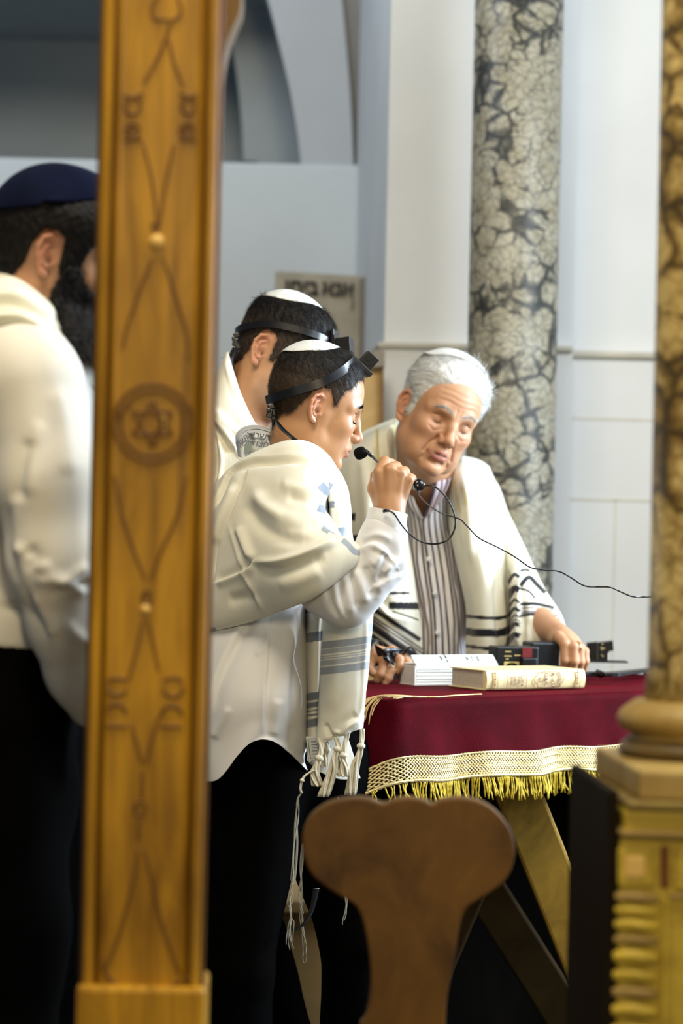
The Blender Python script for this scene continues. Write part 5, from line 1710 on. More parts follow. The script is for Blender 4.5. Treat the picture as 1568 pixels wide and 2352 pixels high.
mb = MB(); ribbon(mb, [P(726, 2040, 4.30), P(721, 2068, 4.30), P(712, 2098, 4.30), P(694, 2126, 4.30), P(671, 2137, 4.30)], [0.012, 0.004], (0.8, 0.2, 0.5), 0.0016, 8); mb.build('strap_end', strap_black, hbox, True)
# ================================================================== the man bending behind the boy
SKIN_DAD = (0.50, 0.275, 0.15)
dad = empty('person', (P(520, 1700, 4.72).x, P(520, 1700, 4.72).y, 0), 'dark haired man in a cream shawl and white skullcap bending behind the boy', 'person')
scalp_d = [(0.100, 0.092), (0.084, 0.080), (0.068, 0.060), (0.054, 0.046), (0.044, 0.026), (0.034, 0.002), (0.026, -0.016), (0.014, -0.012), (0.011, 0.012), (0.010, 0.036), (-0.002, 0.043), (-0.020, 0.040), (-0.031, 0.018), (-0.038, -0.012), (-0.052, -0.034), (-0.080, -0.048), (-0.15, -0.052), (-0.15, 0.17), (0.10, 0.17)]
hd = Head(636, 828, 4.78, -24, 25, -10, 0.955, dict(scalp=scalp_d, hair=(0.06, 0.04, 0.027), scalp_w=0.75, stubble=0.35, blush=0.25, ear=1.02))
hd.shape['neck'] = ((-0.022, 0, -0.05), (-0.085, 0, -0.10), 0.052, 0.056)
dad_torso = [tuple(P(500, 1080, 4.74)), tuple(P(440, 1380, 4.68)), tuple(P(440, 1680, 4.66))]
HD = 4.90
def fin(*q): return [(x, y, d, r) for x, y, d, r in q]
dad_hand = [
    fin((862, 1506, HD + .02, .0115), (882, 1520, HD - .005, .0098), (874, 1548, HD - .012, .0088), (865, 1562, HD - .008, .0076)),
    fin((878, 1516, HD + .02, .011), (897, 1541, HD + .0, .0094), (892, 1558, HD - .006, .0085), (884, 1569, HD - .006, .0074)),
    fin((894, 1500, HD + .03, .011), (917, 1514, HD + .018, .0094), (918, 1530, HD + .012, .0084), (911, 1541, HD + .012, .0074)),
    fin((900, 1494, HD + .045, .011), (926, 1508, HD + .04, .0094), (938, 1524, HD + .035, .0086), (948, 1538, HD + .032, .0074)),
    fin((852, 1520, HD + .01, .011), (848, 1536, HD - .005, .0095), (856, 1545, HD - .008, .0085)),
]
def dad_hand_sdf(p):
    d = None
    for c in dad_hand:
        q = pchain(p, c, 0.003); d = q if d is None else smin(d, q, 0.003)
    d = smin(d, ell(p, tuple(P(872, 1510, HD + .04)), (0.030, 0.034, 0.016)), 0.008)
    return smin(d, pchain(p, [(868, 1505, HD + .05, .020), (810, 1488, HD + .06, .026), (740, 1400, HD + .02, .036)], 0.01), 0.012)
dlo, dhi = bound([q for c in dad_hand for q in c], 0.03)
def dad_body(p):
    d = chain(p, dad_torso, [0.10, 0.11, 0.10], 0.05)
    d = smin(d, cap(p, tuple(hd.W(-0.022, 0, -0.05)), tuple(P(548, 985, 4.78)), 0.050, 0.058), 0.02)
    d = smin(d, cap(p, tuple(P(505, 1110, 4.70)), tuple(P(560, 1100, 4.88)), 0.045), 0.03)
    d = smin(d, pchain(p, [(560, 1075, 4.94, .05), (690, 1330, 5.02, .04), (740, 1400, HD + .02, .036)], 0.02), 0.03)
    d = smin(d, pchain(p, [(500, 1110, 4.70, .045), (470, 1360, 4.62, .04), (560, 1480, 4.62, .03)], 0.02), 0.03)
    d = smin(d, dad_hand_sdf(p), 0.008)
    return d
make_body(dad, hd, dad_body, np.array(P(380, 1720, 4.6)) - (0.02, 0.2, 0), np.array(P(985, 640, 5.1)) + (0.05, 0.1, 0.05), 0.0022, skin_mature, SKIN_DAD, (0.38, 0.14, 0.11), (0.60, 0.26, 0.15))
hair_mesh(dad, hd, scalp_d, lambda q: 0.0015 + 0.011 * np.clip((q[..., 2] - 0.050) / 0.05, 0, 1), hair_toned, 0.0028, bald=((-0.22, 0, 1), 30), taper=0.4, tones=((0.007, 0.0055, 0.005), (0.055, 0.038, 0.026), 0.030, 0.075), n=36000, length=
          lambda v: 0.010 + 0.016 * np.clip((v[:, 2] - 0.045) / 0.06, 0, 1), width=0.0005, flow=lambda v: np.stack([0.5 + 0 * v[:, 0], 0 * v[:, 1], -0.3 - 6 * np.clip(np.abs(v[:, 1]) - 0.02, 0, 1)], 1), lift=0.22, jitter=0.28, seed=5, wave=0.0012, edge=0.003)
cap_shell('skullcap', hd, (-0.22, 0, 1), 33, 0.0125, satin_white, dad, thick=0.0018, lift=0.004, wob=0.0006, seams=4)
hbox = bpy.data.objects.new('head_tefillin', None); COL.objects.link(hbox); hbox.parent = dad
ring = [(-0.104, 0.006, 0.004), (-0.09, 0.045, 0.014), (-0.055, 0.07, 0.032), (-0.012, 0.080, 0.052), (0.030, 0.070, 0.064), (0.064, 0.045, 0.072), (0.084, 0.004, 0.076)]
tefillin_strap(hbox, hd, ring, 0.0110, 0.0135, (-0.45, 0, 0.89))
tb = on_head(hd, [(0.094, -0.002, 0.078)], 0.010)[0]
tefillin_box(hbox, hd, tb, (0.84, 0, 0.54), (0.54, 0, -0.84), 0.029, False, 0.042)
mb = MB()
for dx, dy, sx_, sy_, rz in ((0, -14, .012, .010, .3), (-3, 2, .011, .016, -.1), (2, 12, .010, .012, .5), (-6, -6, .008, .008, 0)):
    mb.box(frame(P(543 + dx, 784 + dy, 4.74), (math.cos(rz), 0, math.sin(rz)), (0, 1, 0), (-math.sin(rz), 0, math.cos(rz))), (sx_, 0.012, sy_), 0.002)
mb.build('knot', strap_black, hbox)
mb = MB(); ribbon(mb, [P(541, 800, 4.73), P(532, 822, 4.71), P(530, 846, 4.70), P(538, 880, 4.70)], 0.013, (1, 0.4, 0), 0.0016, 8); mb.build('hanging_strap', strap_black, hbox, True)
# straps wound on the hand and a ring of strap on the fingers
hs = bpy.data.objects.new('hand_strap', None); COL.objects.link(hs); hs.parent = dad
def band_round(parent, a, b, r, w, name='strap_loop', th=0.002, n=24, mat=strap_black):
    """closed band round a limb from a towards b"""
    a = Vector(a); ax_ = (Vector(b) - a).normalized(); u = ax_.orthogonal().normalized(); v = ax_.cross(u)
    mb = MB(); prof = [(r, -w / 2), (r + th, -w / 2 + th * .4), (r + th, w / 2 - th * .4), (r, w / 2)]
    rings = [[mb.bm.verts.new(a + ax_ * z + (u * math.cos(2 * PI * k / n) + v * math.sin(2 * PI * k / n)) * rr) for k in range(n)] for rr, z in prof]
    for i in range(4):
        A, B = rings[i], rings[(i + 1) % 4]
        for k in range(n): mb.bm.faces.new((A[k], A[(k + 1) % n], B[(k + 1) % n], B[k]))
    return mb.build(name, mat, parent, True)
band_round(hs, P(905, 1506, HD + .022), P(917, 1513, HD + .017), 0.0112, 0.016)
band_round(hs, P(886, 1530, HD + .008), P(897, 1543, HD), 0.0112, 0.012)
band_round(hs, P(922, 1504, HD + .040), P(930, 1512, HD + .038), 0.0108, 0.009)
band_round(hs, P(858, 1500, HD + .045), P(850, 1497, HD + .05), 0.027, 0.013)
band_round(hs, P(838, 1496, HD + .055), P(826, 1493, HD + .056), 0.028, 0.013)
mb = MB(); ribbon(mb, [P(862, 1488, HD + .0), P(880, 1500, HD - .015), P(892, 1512, HD - .016), P(904, 1522, HD - .004)], 0.016, (0.5, 0, -0.8), 0.002, 8)
ribbon(mb, [P(866, 1502, HD - .0), P(884, 1497, HD - .008), P(902, 1494, HD + .01), P(922, 1498, HD + .03)], 0.012, (0.1, -0.3, 1), 0.002, 8); mb.build('strap_winding', strap_black, hs, True)
mb = MB(); ribbon(mb, [P(930, 1496, HD + .05), P(938, 1490, HD + .02), P(948, 1494, HD + .03), P(956, 1504, HD + .06)], 0.010, (0.1, 0.8, 0.5), 0.002, 8); mb.build('strap_winding', strap_black, hs, True)
# shawl: stole high round the neck, hanging over the back
rows = [
    [(500, 850, 4.78), (512, 832, 4.80), (524, 814, 4.82), (540, 812, 4.86), (552, 830, 4.90)],
    [(486, 880, 4.70), (502, 850, 4.69), (520, 816, 4.70), (530, 826, 4.72), (538, 850, 4.78)],
    [(470, 930, 4.66), (496, 905, 4.63), (524, 870, 4.64), (542, 884, 4.66), (552, 910, 4.72)],
    [(455, 985, 4.64), (492, 962, 4.60), (530, 930, 4.605), (560, 944, 4.62), (574, 962, 4.69)],
    [(445, 1050, 4.63), (490, 1030, 4.58), (540, 1000, 4.585), (584, 988, 4.60), (604, 986, 4.68)],
    [(440, 1120, 4.62), (488, 1110, 4.57), (550, 1080, 4.57), (600, 1050, 4.585), (640, 1040, 4.67)],
    [(420, 1250, 4.58), (470, 1240, 4.52), (540, 1220, 4.52), (600, 1190, 4.54), (650, 1180, 4.63)],
    [(400, 1450, 4.56), (450, 1450, 4.50), (510, 1440, 4.50), (570, 1430, 4.53), (610, 1430, 4.61)],
    [(390, 1690, 4.57), (430, 1690, 4.51), (490, 1690, 4.51), (550, 1690, 4.54), (590, 1690, 4.61)],
]
fold = [([(488, 962), (512, 1000), (540, 1040)], 8, -0.010, 's'), ([(486, 990), (496, 1050), (490, 1110)], 5, -0.010), ([(500, 1000), (508, 1060), (500, 1120)], 5, 0.007), ([(516, 830), (536, 890), (564, 948), (590, 984)], 6, 0.005), ([(486, 935), (520, 975), (560, 1005)], 10, 0.006)]
o = sheet('prayer_shawl', rows, woven_damask, dad, 110, 200, fold, 0.004, noise=0.002)
paint(o, (0.76, 0.725, 0.60), [])
def dad_back(p):
    d = chain(p, [tuple(P(512, 1130, 4.78)), tuple(P(450, 1380, 4.70)), tuple(P(440, 1690, 4.68))], [0.125, 0.135, 0.125], 0.06)
    d = smin(d, cap(p, tuple(P(505, 1120, 4.72)), tuple(P(570, 1110, 4.93)), 0.060), 0.04)
    d = smin(d, pchain(p, [(570, 1085, 4.95, .062), (690, 1330, 5.02, .056), (740, 1400, HD + .03, .050), (800, 1486, HD + .06, .036)], 0.02), 0.03)
    d = smin(d, pchain(p, [(505, 1115, 4.70, .060), (470, 1360, 4.62, .052), (545, 1470, 4.62, .042)], 0.02), 0.03)
    return d
cloth_sdf('shirt', dad_back, np.array(P(330, 1830, 4.6)) - (0, .25, 0), np.array(P(850, 900, 5.2)) + (0.05, .1, 0), 0.007, mat_plain('dark jacket wool', (0.010, 0.010, 0.013), 0.85, 0.2, 40, 0.1, 300, spec=0.15), dad, noise=0.004, nfreq=15)
legs(dad, [[(410, 1720, 4.62), (410, 2250, 4.62), (400, 2700, 4.62)], [(480, 1720, 4.72), (588, 2140, 4.74), (748, 2580, 4.80)]], (0.095, 0.050, 0.036), hips=[(445, 1730, 4.68, (0.13, 0.11, 0.13))])
# ================================================================== the white haired man behind the table
SKIN_OLD = (0.54, 0.29, 0.16)
OD = 5.22
old = empty('person', (P(1010, 1700, 5.42).x, P(1010, 1700, 5.42).y, 0), 'white haired older man in a striped shirt and black striped shawl reading behind the table', 'person')
scalp_o = [(0.070, 0.128), (0.078, 0.108), (0.074, 0.092), (0.058, 0.072), (0.046, 0.046), (0.036, 0.022), (0.026, -0.010), (0.014, -0.012), (0.011, 0.012), (0.010, 0.034), (-0.002, 0.042), (-0.020, 0.040), (-0.031, 0.018), (-0.036, -0.012), (-0.050, -0.038), (-0.080, -0.052), (-0.15, -0.06), (-0.15, 0.19), (0.06, 0.19)]
ho_ = Head(1000, 964, OD, -71, 16, -19, 1.0, dict(face=1.04, jaw=1.10, wide=1.0, jowl=1, bags=1, folds=1, ear=1.08, nose=0.002, tip=1.22, open=0.0008, lips=0.72, blush=0.35, lash=0.35, brow=0.45, brow_col=(0.42, 0.36, 0.30), scalp=scalp_o, hair=(0.55, 0.50, 0.45), scalp_w=0.6))
ho_.shape['neck'] = ((-0.022, 0, -0.05), (-0.06, 0, -0.12), 0.055, 0.06)
old_hand = [
    fin((1282, 1462, 5.06, .0125), (1296, 1478, 5.03, .0108), (1297, 1516, 5.03, .0095), (1290, 1556, 5.05, .0082)),
    fin((1300, 1468, 5.06, .0125), (1316, 1484, 5.03, .0106), (1318, 1518, 5.03, .0094), (1312, 1558, 5.05, .0082)),
    fin((1312, 1472, 5.07, .012), (1331, 1490, 5.045, .0102), (1333, 1520, 5.04, .0090), (1326, 1556, 5.06, .0080)),
    fin((1318, 1476, 5.085, .0115), (1342, 1496, 5.07, .0092), (1344, 1518, 5.065, .0084), (1338, 1546, 5.08, .0074)),
    fin((1276, 1474, 5.11, .012), (1272, 1500, 5.13, .0105), (1280, 1540, 5.13, .0095)),
]
def old_hand_sdf(p):
    d = None
    for c in old_hand:
        q = pchain(p, c, 0.004); d = q if d is None else smin(d, q, 0.003)
    d = smin(d, ell(p, tuple(P(1296, 1470, 5.085)), (0.030, 0.034, 0.018)), 0.01)
    return smin(d, pchain(p, [(1290, 1464, 5.10, .024), (1240, 1430, 5.20, .032)], 0.01), 0.012)
old_torso = [tuple(P(1000, 1235, 5.54)), tuple(P(1010, 1430, 5.54)), tuple(P(1010, 1680, 5.54))]
def old_body(p):
    d = chain(p, old_torso, [0.105, 0.13, 0.12], 0.06)
    d = smin(d, cap(p, tuple(ho_.W(-0.02, 0, -0.05)), tuple(P(985, 1160, 5.42)), 0.060, 0.064), 0.025)
    d = smin(d, cap(p, tuple(P(978, 1150, 5.41)), tuple(P(985, 1260, 5.46)), 0.058), 0.03)
    d = smin(d, cap(p, tuple(P(880, 1205, 5.53)), tuple(P(1110, 1215, 5.53)), 0.045), 0.04)
    d = smin(d, pchain(p, [(1125, 1225, 5.52, .044), (1205, 1400, 5.42, .040), (1240, 1430, 5.22, .034)], 0.03), 0.03)
    d = smin(d, pchain(p, [(870, 1215, 5.52, .044), (840, 1400, 5.46, .040), (900, 1500, 5.26, .032)], 0.03), 0.03)
    return smin(d, old_hand_sdf(p), 0.008)
make_body(old, ho_, old_body, np.array(P(770, 1700, 5.2)) - (0, .25, 0), np.array(P(1390, 790, 5.5)) + (0, .15, .04), 0.0022, skin_mature, SKIN_OLD, (0.46, 0.17, 0.14), (0.66, 0.30, 0.19))
def old_thick(q): return 0.003 + 0.016 * np.clip((q[..., 2] - 0.02) / 0.08, 0, 1) * np.clip((0.085 - q[..., 0]) / 0.03, 0.25, 1)
hair_mesh(old, ho_, scalp_o, old_thick, hair_white, 0.0028, bald=((-0.30, 0.02, 1), 35), taper=0.8, n=34000, length=
          lambda v: 0.018 + 0.022 * np.clip((v[:, 2] - 0.03) / 0.06, 0, 1), width=0.0005, flow=lambda v: np.stack([-1.0 + 0 * v[:, 0], np.sign(v[:, 1]) * 0.02, -0.15 - 5 * np.clip(np.abs(v[:, 1]) - 0.045, 0, 1)], 1), lift=0.02, jitter=0.08, seed=6, wave=0.0012, edge=0.004, seg=4)
eyelashes(old, ho_, -1, 0.005, 40); eyelashes(old, ho_, 1, 0.005, 40)
cap_shell('skullcap', ho_, (-0.30, 0.02, 1), 37, 0.0225, satin_white, old, thick=0.002, lift=0.003, wob=0.0006, seams=4)
rng6 = np.random.default_rng(4)
# bushy pale eyebrows
brow_hair = mat_plain('grey eyebrow hair', (0.42, 0.38, 0.33), 0.6, 0.2, 50)
def eyebrow(root_, head, sg, mat, n=230, length=0.008, thick=0.0016, base=0.031):
    t = rng6.uniform(0, 1, n)
    lp = np.stack([np.full(n, 0.09), sg * (0.010 + 0.042 * t), base + 0.010 * np.sin(PI * np.clip(t * 0.8 + 0.1, 0, 1)) + rng6.normal(0, thick, n)], 1)
    c0_ = np.array((0, 0, 0.03)); D_ = lp - c0_; D_ /= np.linalg.norm(D_, axis=1, keepdims=True)
    tt = ray_out(lambda q: head_sdf(q, head.shape), c0_, D_, 0.0, 0.03, 0.15)
    sv, sq = strands(c0_ + D_ * tt[:, None], np.tile([0.1, sg * 0.9, 0.15], (n, 1)), D_, length, 0.0005, 3, -D_ * 0.3, 0.12, 0.15, rng6)
    link_mesh('eyebrow', fast_mesh('eyebrow', head.wor(sv), sq), mat, root_, True)
for sg in (-1, 1): eyebrow(old, ho_, sg, brow_hair); eyebrow(boy, hb, sg, hair_black, 420, 0.0042, 0.0019, 0.0310)
band_round(old, P(1324, 1486, 5.037), P(1331, 1491, 5.044), 0.0106, 0.006, 'wedding_ring', 0.0014, 24, mat_plain('gold ring metal', (0.9, 0.65, 0.25), 0.25, 0.05, metal=1.0))

# striped shirt
def mat_stripes(name, f, col_a, col_b, duty, col_c=None):
    m, nt, b = _nt(name)
    uv = node(nt, 'ShaderNodeUVMap'); sp = node(nt, 'ShaderNodeSeparateXYZ'); nt.links.new(uv.outputs[0], sp.inputs[0])
    k = node(nt, 'ShaderNodeMath', operation='MULTIPLY'); k.inputs[1].default_value = f; nt.links.new(sp.outputs[0], k.inputs[0])
    fr = node(nt, 'ShaderNodeMath', operation='FRACT'); nt.links.new(k.outputs[0], fr.inputs[0])
    r = ramp(nt, [(0.0, col_a), (duty, col_b), (duty + 0.22, (0.78, 0.73, 0.80)), (duty + 0.28, col_b)], 'CONSTANT'); nt.links.new(fr.outputs[0], r.inputs[0])
    nt.links.new(r.outputs[0], b.inputs['Base Color']); b.inputs['Roughness'].default_value = 0.8
    return m
stripe_shirt = mat_stripes('navy striped shirt cotton', 1.0, (0.022, 0.024, 0.075), (0.88, 0.87, 0.90), 0.30)
SH = 5.33
left = [
    [(914, 1128, SH + .04), (924, 1131, SH), (936, 1136, SH - .03), (946, 1146, SH - .04)],
    [(916, 1190, SH + .03), (936, 1190, SH), (956, 1190, SH - .025), (973, 1193, SH - .03)],
    [(918, 1280, SH + .04), (942, 1282, SH + .01), (966, 1284, SH - .01), (988, 1286, SH - .015)],
    [(930, 1380, SH + .03), (956, 1382, SH), (980, 1384, SH - .015), (1002, 1386, SH - .02)],
    [(940, 1470, SH + .03), (962, 1470, SH), (986, 1470, SH - .015), (1008, 1470, SH - .02)],
    [(946, 1580, SH + .04), (966, 1580, SH + .01), (988, 1580, SH), (1010, 1580, SH - .01)],
]
fold = [([(946, 1215), (966, 1330), (985, 1450)], 8, 0.005), ([(966, 1200), (972, 1260), (984, 1340)], 5, -0.004), ([(960, 1380), (975, 1440), (985, 1500)], 8, -0.005)]
sheet('shirt_front', left, stripe_shirt, old, 60, 140, fold, 0.002, uvsize=(7.4, 20), noise=0.002)
right = [
    [(998, 1128, SH - .05), (1010, 1106, SH - .045), (1024, 1090, SH - .02), (1040, 1080, SH + .02), (1052, 1080, SH + .08)],
    [(972, 1192, SH - .035), (990, 1185, SH - .04), (1010, 1180, SH - .03), (1030, 1176, SH + .0), (1048, 1176, SH + .05)],
    [(980, 1286, SH - .022), (1002, 1284, SH - .025), (1024, 1282, SH - .015), (1044, 1280, SH + .01), (1058, 1280, SH + .05)],
    [(993, 1386, SH - .027), (1016, 1384, SH - .03), (1038, 1382, SH - .02), (1060, 1380, SH + .01), (1076, 1380, SH + .05)],
    [(998, 1470, SH - .027), (1022, 1470, SH - .03), (1044, 1470, SH - .02), (1066, 1470, SH + .01), (1082, 1470, SH + .05)],
    [(1000, 1580, SH - .02), (1024, 1580, SH - .02), (1046, 1580, SH - .01), (1068, 1580, SH + .02), (1084, 1580, SH + .06)],
]
fold = [([(1010, 1200), (1024, 1290), (1036, 1380), (1040, 1480)], 7, 0.005), ([(1030, 1220), (1052, 1310), (1062, 1330)], 7, 0.006), ([(1020, 1330), (1026, 1400), (1022, 1500)], 6, -0.005), ([(1046, 1340), (1052, 1420), (1046, 1500)], 6, 0.004)]
sheet('shirt_front', right, stripe_shirt, old, 70, 150, fold, 0.002, uvsize=(9.4, 20), noise=0.002)
for px, py in ((984, 1284), (998, 1362), (1004, 1453)):
    mb = MB(); c_ = P(px, py, SH - .036); mb.lathe(c_, [(0.0055, -0.002), (0.0055, 0.001), (0.004, 0.0018), (0.001, 0.0012)], 16, axis=CAM_P - c_); mb.build('shirt_button', satin_white, old, True)
# collar leaf folded over on the right, stand on the left
col = [[(1000, 1102, SH - .06), (1014, 1090, SH - .05), (1030, 1076, SH - .02)], [(992, 1136, SH - .065), (1012, 1122, SH - .06), (1036, 1100, SH - .03)], [(974, 1190, SH - .045), (992, 1174, SH - .055), (1014, 1150, SH - .05)]]
sheet('collar', col, mat_stripes('pink striped collar', 1.0, (0.05, 0.04, 0.07), (0.62, 0.50, 0.53), 0.34), old, 30, 40, (), 0.002, uvsize=(3, 3))
col = [[(934, 1132, SH - .03), (942, 1136, SH - .045), (950, 1142, SH - .045)], [(938, 1160, SH - .035), (950, 1166, SH - .045), (960, 1170, SH - .05)], [(956, 1186, SH - .035), (964, 1189, SH - .042), (973, 1193, SH - .042)]]
sheet('collar', col, mat_stripes('pale striped collar', 1.0, (0.05, 0.05, 0.10), (0.72, 0.68, 0.70), 0.3), old, 20, 40, (), 0.002, uvsize=(2, 3))

# shawl: left lapel
TD = 5.24
rows = [
    [(800, 1020, TD + .20), (830, 992, TD + .20), (862, 976, TD + .20), (892, 964, TD + .20), (914, 958, TD + .20)],
    [(780, 1060, TD + .10), (815, 1030, TD + .06), (856, 1000, TD + .05), (890, 985, TD + .06), (912, 982, TD + .10)],
    [(772, 1120, TD + .07), (808, 1105, TD + .02), (852, 1085, TD), (888, 1070, TD + .02), (910, 1066, TD + .07)],
    [(774, 1200, TD + .06), (812, 1195, TD + .01), (856, 1185, TD - .01), (896, 1172, TD + .01), (924, 1164, TD + .05)],
    [(782, 1290, TD + .06), (824, 1290, TD + .01), (868, 1285, TD - .02), (908, 1280, TD - .01), (944, 1272, TD + .03)],
    [(800, 1380, TD + .06), (838, 1380, TD + .0), (880, 1376, TD - .03), (922, 1372, TD - .02), (956, 1366, TD + .02)],
    [(820, 1450, TD + .05), (854, 1450, TD - .01), (892, 1446, TD - .035), (932, 1440, TD - .02), (966, 1432, TD + .02)],
    [(830, 1540, TD + .05), (862, 1540, TD - .0), (900, 1536, TD - .03), (940, 1530, TD - .01), (972, 1522, TD + .02)],
]
fold = [([(836, 1362), (872, 1384), (900, 1412), (950, 1420)], 8, 0.010, 's'), ([(862, 1000), (872, 1080), (880, 1170), (890, 1300)], 7, -0.008), ([(836, 1040), (842, 1130), (850, 1250)], 14, 0.008), ([(884, 990), (892, 1060), (906, 1160), (926, 1270)], 6, 0.005), ([(860, 1400), (910, 1450), (960, 1490)], 10, -0.006)]
shl = sheet('prayer_shawl', rows, woven, old, 150, 240, fold, 0.003, noise=0.003, nfreq=16)
OLDW = (0.76, 0.745, 0.62)
brown_st = (0.10, 0.085, 0.08)
def dg_(x0, y0, x1, y1, w, c=BLACK_ST): return ([(x0, y0), (x1, y1)], w, c)
gold_thread = (0.52, 0.46, 0.20)
paint(shl, OLDW, [dg_(838, 1363, 940, 1362, 3.2), dg_(892, 1391, 962, 1392, 8), dg_(796, 1186, 816, 1188, 9), dg_(800, 1240, 830, 1232, 7),
      dg_(825, 1378, 965, 1470, 5), dg_(825, 1396, 970, 1492, 2.5, brown_st), dg_(825, 1404, 972, 1502, 3, brown_st), dg_(826, 1412, 972, 1512, 2.5, brown_st), dg_(826, 1422, 972, 1522, 6), dg_(826, 1440, 972, 1544, 5),
      ([(866, 985), (868, 1040), (880, 1110)], 3, gold_thread), ([(906, 962), (904, 1030), (914, 1110), (930, 1190)], 3.5, (0.62, 0.56, 0.28)), dg_(900, 1404, 962, 1424, 2)])
# right side: lapel, then the drape over the arm
rows = [
    [(1034, 1090, TD + .16), (1044, 1064, TD + .18), (1062, 1046, TD + .20), (1092, 1056, TD + .24), (1120, 1074, TD + .28)],
    [(1032, 1110, TD + .10), (1046, 1092, TD + .06), (1070, 1080, TD + .06), (1110, 1088, TD + .09), (1142, 1110, TD + .17)],
    [(1034, 1180, TD + .07), (1054, 1176, TD + .02), (1088, 1170, TD + .01), (1132, 1172, TD + .05), (1170, 1190, TD + .14)],
    [(1044, 1270, TD + .06), (1066, 1268, TD + .01), (1102, 1264, TD - .01), (1148, 1262, TD + .03), (1198, 1268, TD + .12)],
    [(1062, 1350, TD + .05), (1084, 1350, TD), (1118, 1348, TD - .02), (1160, 1344, TD + .01), (1190, 1340, TD + .09)],
    [(1068, 1420, TD + .05), (1090, 1420, TD - .01), (1122, 1420, TD - .03), (1158, 1418, TD - .01), (1180, 1414, TD + .07)],
    [(1070, 1540, TD + .05), (1094, 1540, TD - .01), (1126, 1540, TD - .03), (1160, 1538, TD - .01), (1178, 1534, TD + .07)],
]
fold = [([(1060, 1090), (1076, 1170), (1082, 1300)], 8, 0.006), ([(1140, 1240), (1142, 1330), (1146, 1480)], 7, -0.009), ([(1112, 1130), (1136, 1220), (1144, 1320)], 12, 0.006), ([(1156, 1330), (1158, 1420), (1160, 1500)], 5, 0.006), ([(1060, 1105), (1050, 1180), (1060, 1280)], 6, -0.004)]
shr = sheet('shawl_lapel', rows, woven, old, 150, 240, fold, 0.003, noise=0.003, nfreq=16)
paint(shr, OLDW, [([(1060, 1414), (1110, 1419), (1152, 1419), (1184, 1405)], 4, BLACK_ST), ([(1060, 1450), (1110, 1454), (1152, 1453), (1184, 1436)], 9, BLACK_ST), ([(1060, 1482), (1110, 1489), (1152, 1488), (1184, 1470)], 4, BLACK_ST),
      ([(1042, 1100), (1048, 1140), (1056, 1180)], 4, (0.66, 0.60, 0.34)), ([(1062, 1120), (1070, 1150), (1064, 1160)], 5, (0.70, 0.64, 0.40))])
rows = [
    [(1096, 1062, TD + .27), (1110, 1070, TD + .24), (1122, 1080, TD + .24), (1134, 1096, TD + .27), (1144, 1114, TD + .33)],
    [(1130, 1200, TD + .20), (1152, 1196, TD + .13), (1170, 1200, TD + .12), (1180, 1210, TD + .16), (1188, 1222, TD + .26)],
    [(1146, 1280, TD + .10), (1170, 1276, TD + .03), (1194, 1282, TD + .03), (1214, 1294, TD + .09), (1226, 1306, TD + .20)],
    [(1150, 1350, TD + .08), (1180, 1344, TD - .02), (1210, 1340, TD - .02), (1238, 1346, TD + .04), (1254, 1356, TD + .14)],
    [(1152, 1420, TD + .06), (1186, 1412, TD - .05), (1222, 1400, TD - .06), (1262, 1402, TD - .01), (1286, 1412, TD + .08)],
    [(1152, 1490, TD + .04), (1188, 1480, TD - .07), (1230, 1466, TD - .09), (1276, 1452, TD - .05), (1304, 1456, TD + .02)],
    [(1152, 1540, TD + .04), (1190, 1530, TD - .06), (1236, 1500, TD - .07), (1284, 1474, TD - .03), (1306, 1464, TD + .03)],
]
fold = [([(1194, 1312), (1196, 1400), (1192, 1490)], 5, 0.012, 's'), ([(1168, 1300), (1164, 1380), (1166, 1480)], 6, -0.010), ([(1180, 1300), (1180, 1400), (1178, 1490)], 6, 0.006), ([(1215, 1300), (1250, 1380), (1285, 1440)], 9, 0.005), ([(1205, 1420), (1225, 1450), (1240, 1480)], 12, -0.004)]
shs = sheet('shawl_sleeve', rows, woven, old, 170, 240, fold, 0.003, noise=0.002, nfreq=16)
ST2 = (0.17, 0.16, 0.15)
mk = []
for ya, yb, yc_, w, c in ((1360, 1320, 1326, 4, BLACK_ST), (1394, 1352, 1356, 7, BLACK_ST), (1420, 1378, 1384, 3, BLACK_ST), (1436, 1398, 1404, 4, BLACK_ST), (1452, 1414, 1418, 3, ST2), (1460, 1424, 1426, 2, ST2), (1470, 1434, 1436, 5, BLACK_ST), (1496, 1458, 1462, 6, BLACK_ST)):
    mk.append(([(1148, ya), (1166, (ya + yb) / 2), (1180, yb), (1193, yc_)], w, c))
for pts, w, c in (([(1194, 1312), (1206, 1308), (1216, 1312)], 3, BLACK_ST), ([(1194, 1346), (1214, 1326), (1232, 1342), (1252, 1362)], 5, BLACK_ST), ([(1194, 1352), (1214, 1358), (1228, 1374)], 2.5, BLACK_ST),
                  ([(1194, 1388), (1230, 1387), (1272, 1396)], 4, BLACK_ST), ([(1194, 1397), (1230, 1396), (1276, 1404)], 2, ST2), ([(1194, 1403), (1230, 1403), (1278, 1409)], 2, (0.35, 0.32, 0.33)), ([(1194, 1409), (1230, 1406), (1282, 1415)], 2.5, ST2), ([(1194, 1416), (1230, 1411), (1286, 1424)], 3, BLACK_ST)):
    mk.append((pts, w, c))
paint(shs, OLDW, mk)
def old_back(p):
    d = chain(p, [tuple(P(1000, 1225, 5.50)), tuple(P(1010, 1430, 5.50)), tuple(P(1010, 1690, 5.50))], [0.125, 0.15, 0.14], 0.06)
    d = smin(d, cap(p, tuple(P(880, 1215, 5.55)), tuple(P(1105, 1222, 5.55)), 0.055), 0.05)
    d = np.maximum(d, (5.46 - p[..., 1]))
    return d
cloth_sdf('shirt_back', old_back, np.array(P(760, 1830, 5.5)) - (0, .2, 0), np.array(P(1260, 1000, 5.6)) + (0, .2, 0), 0.008, shirt_white, old, noise=0.003)
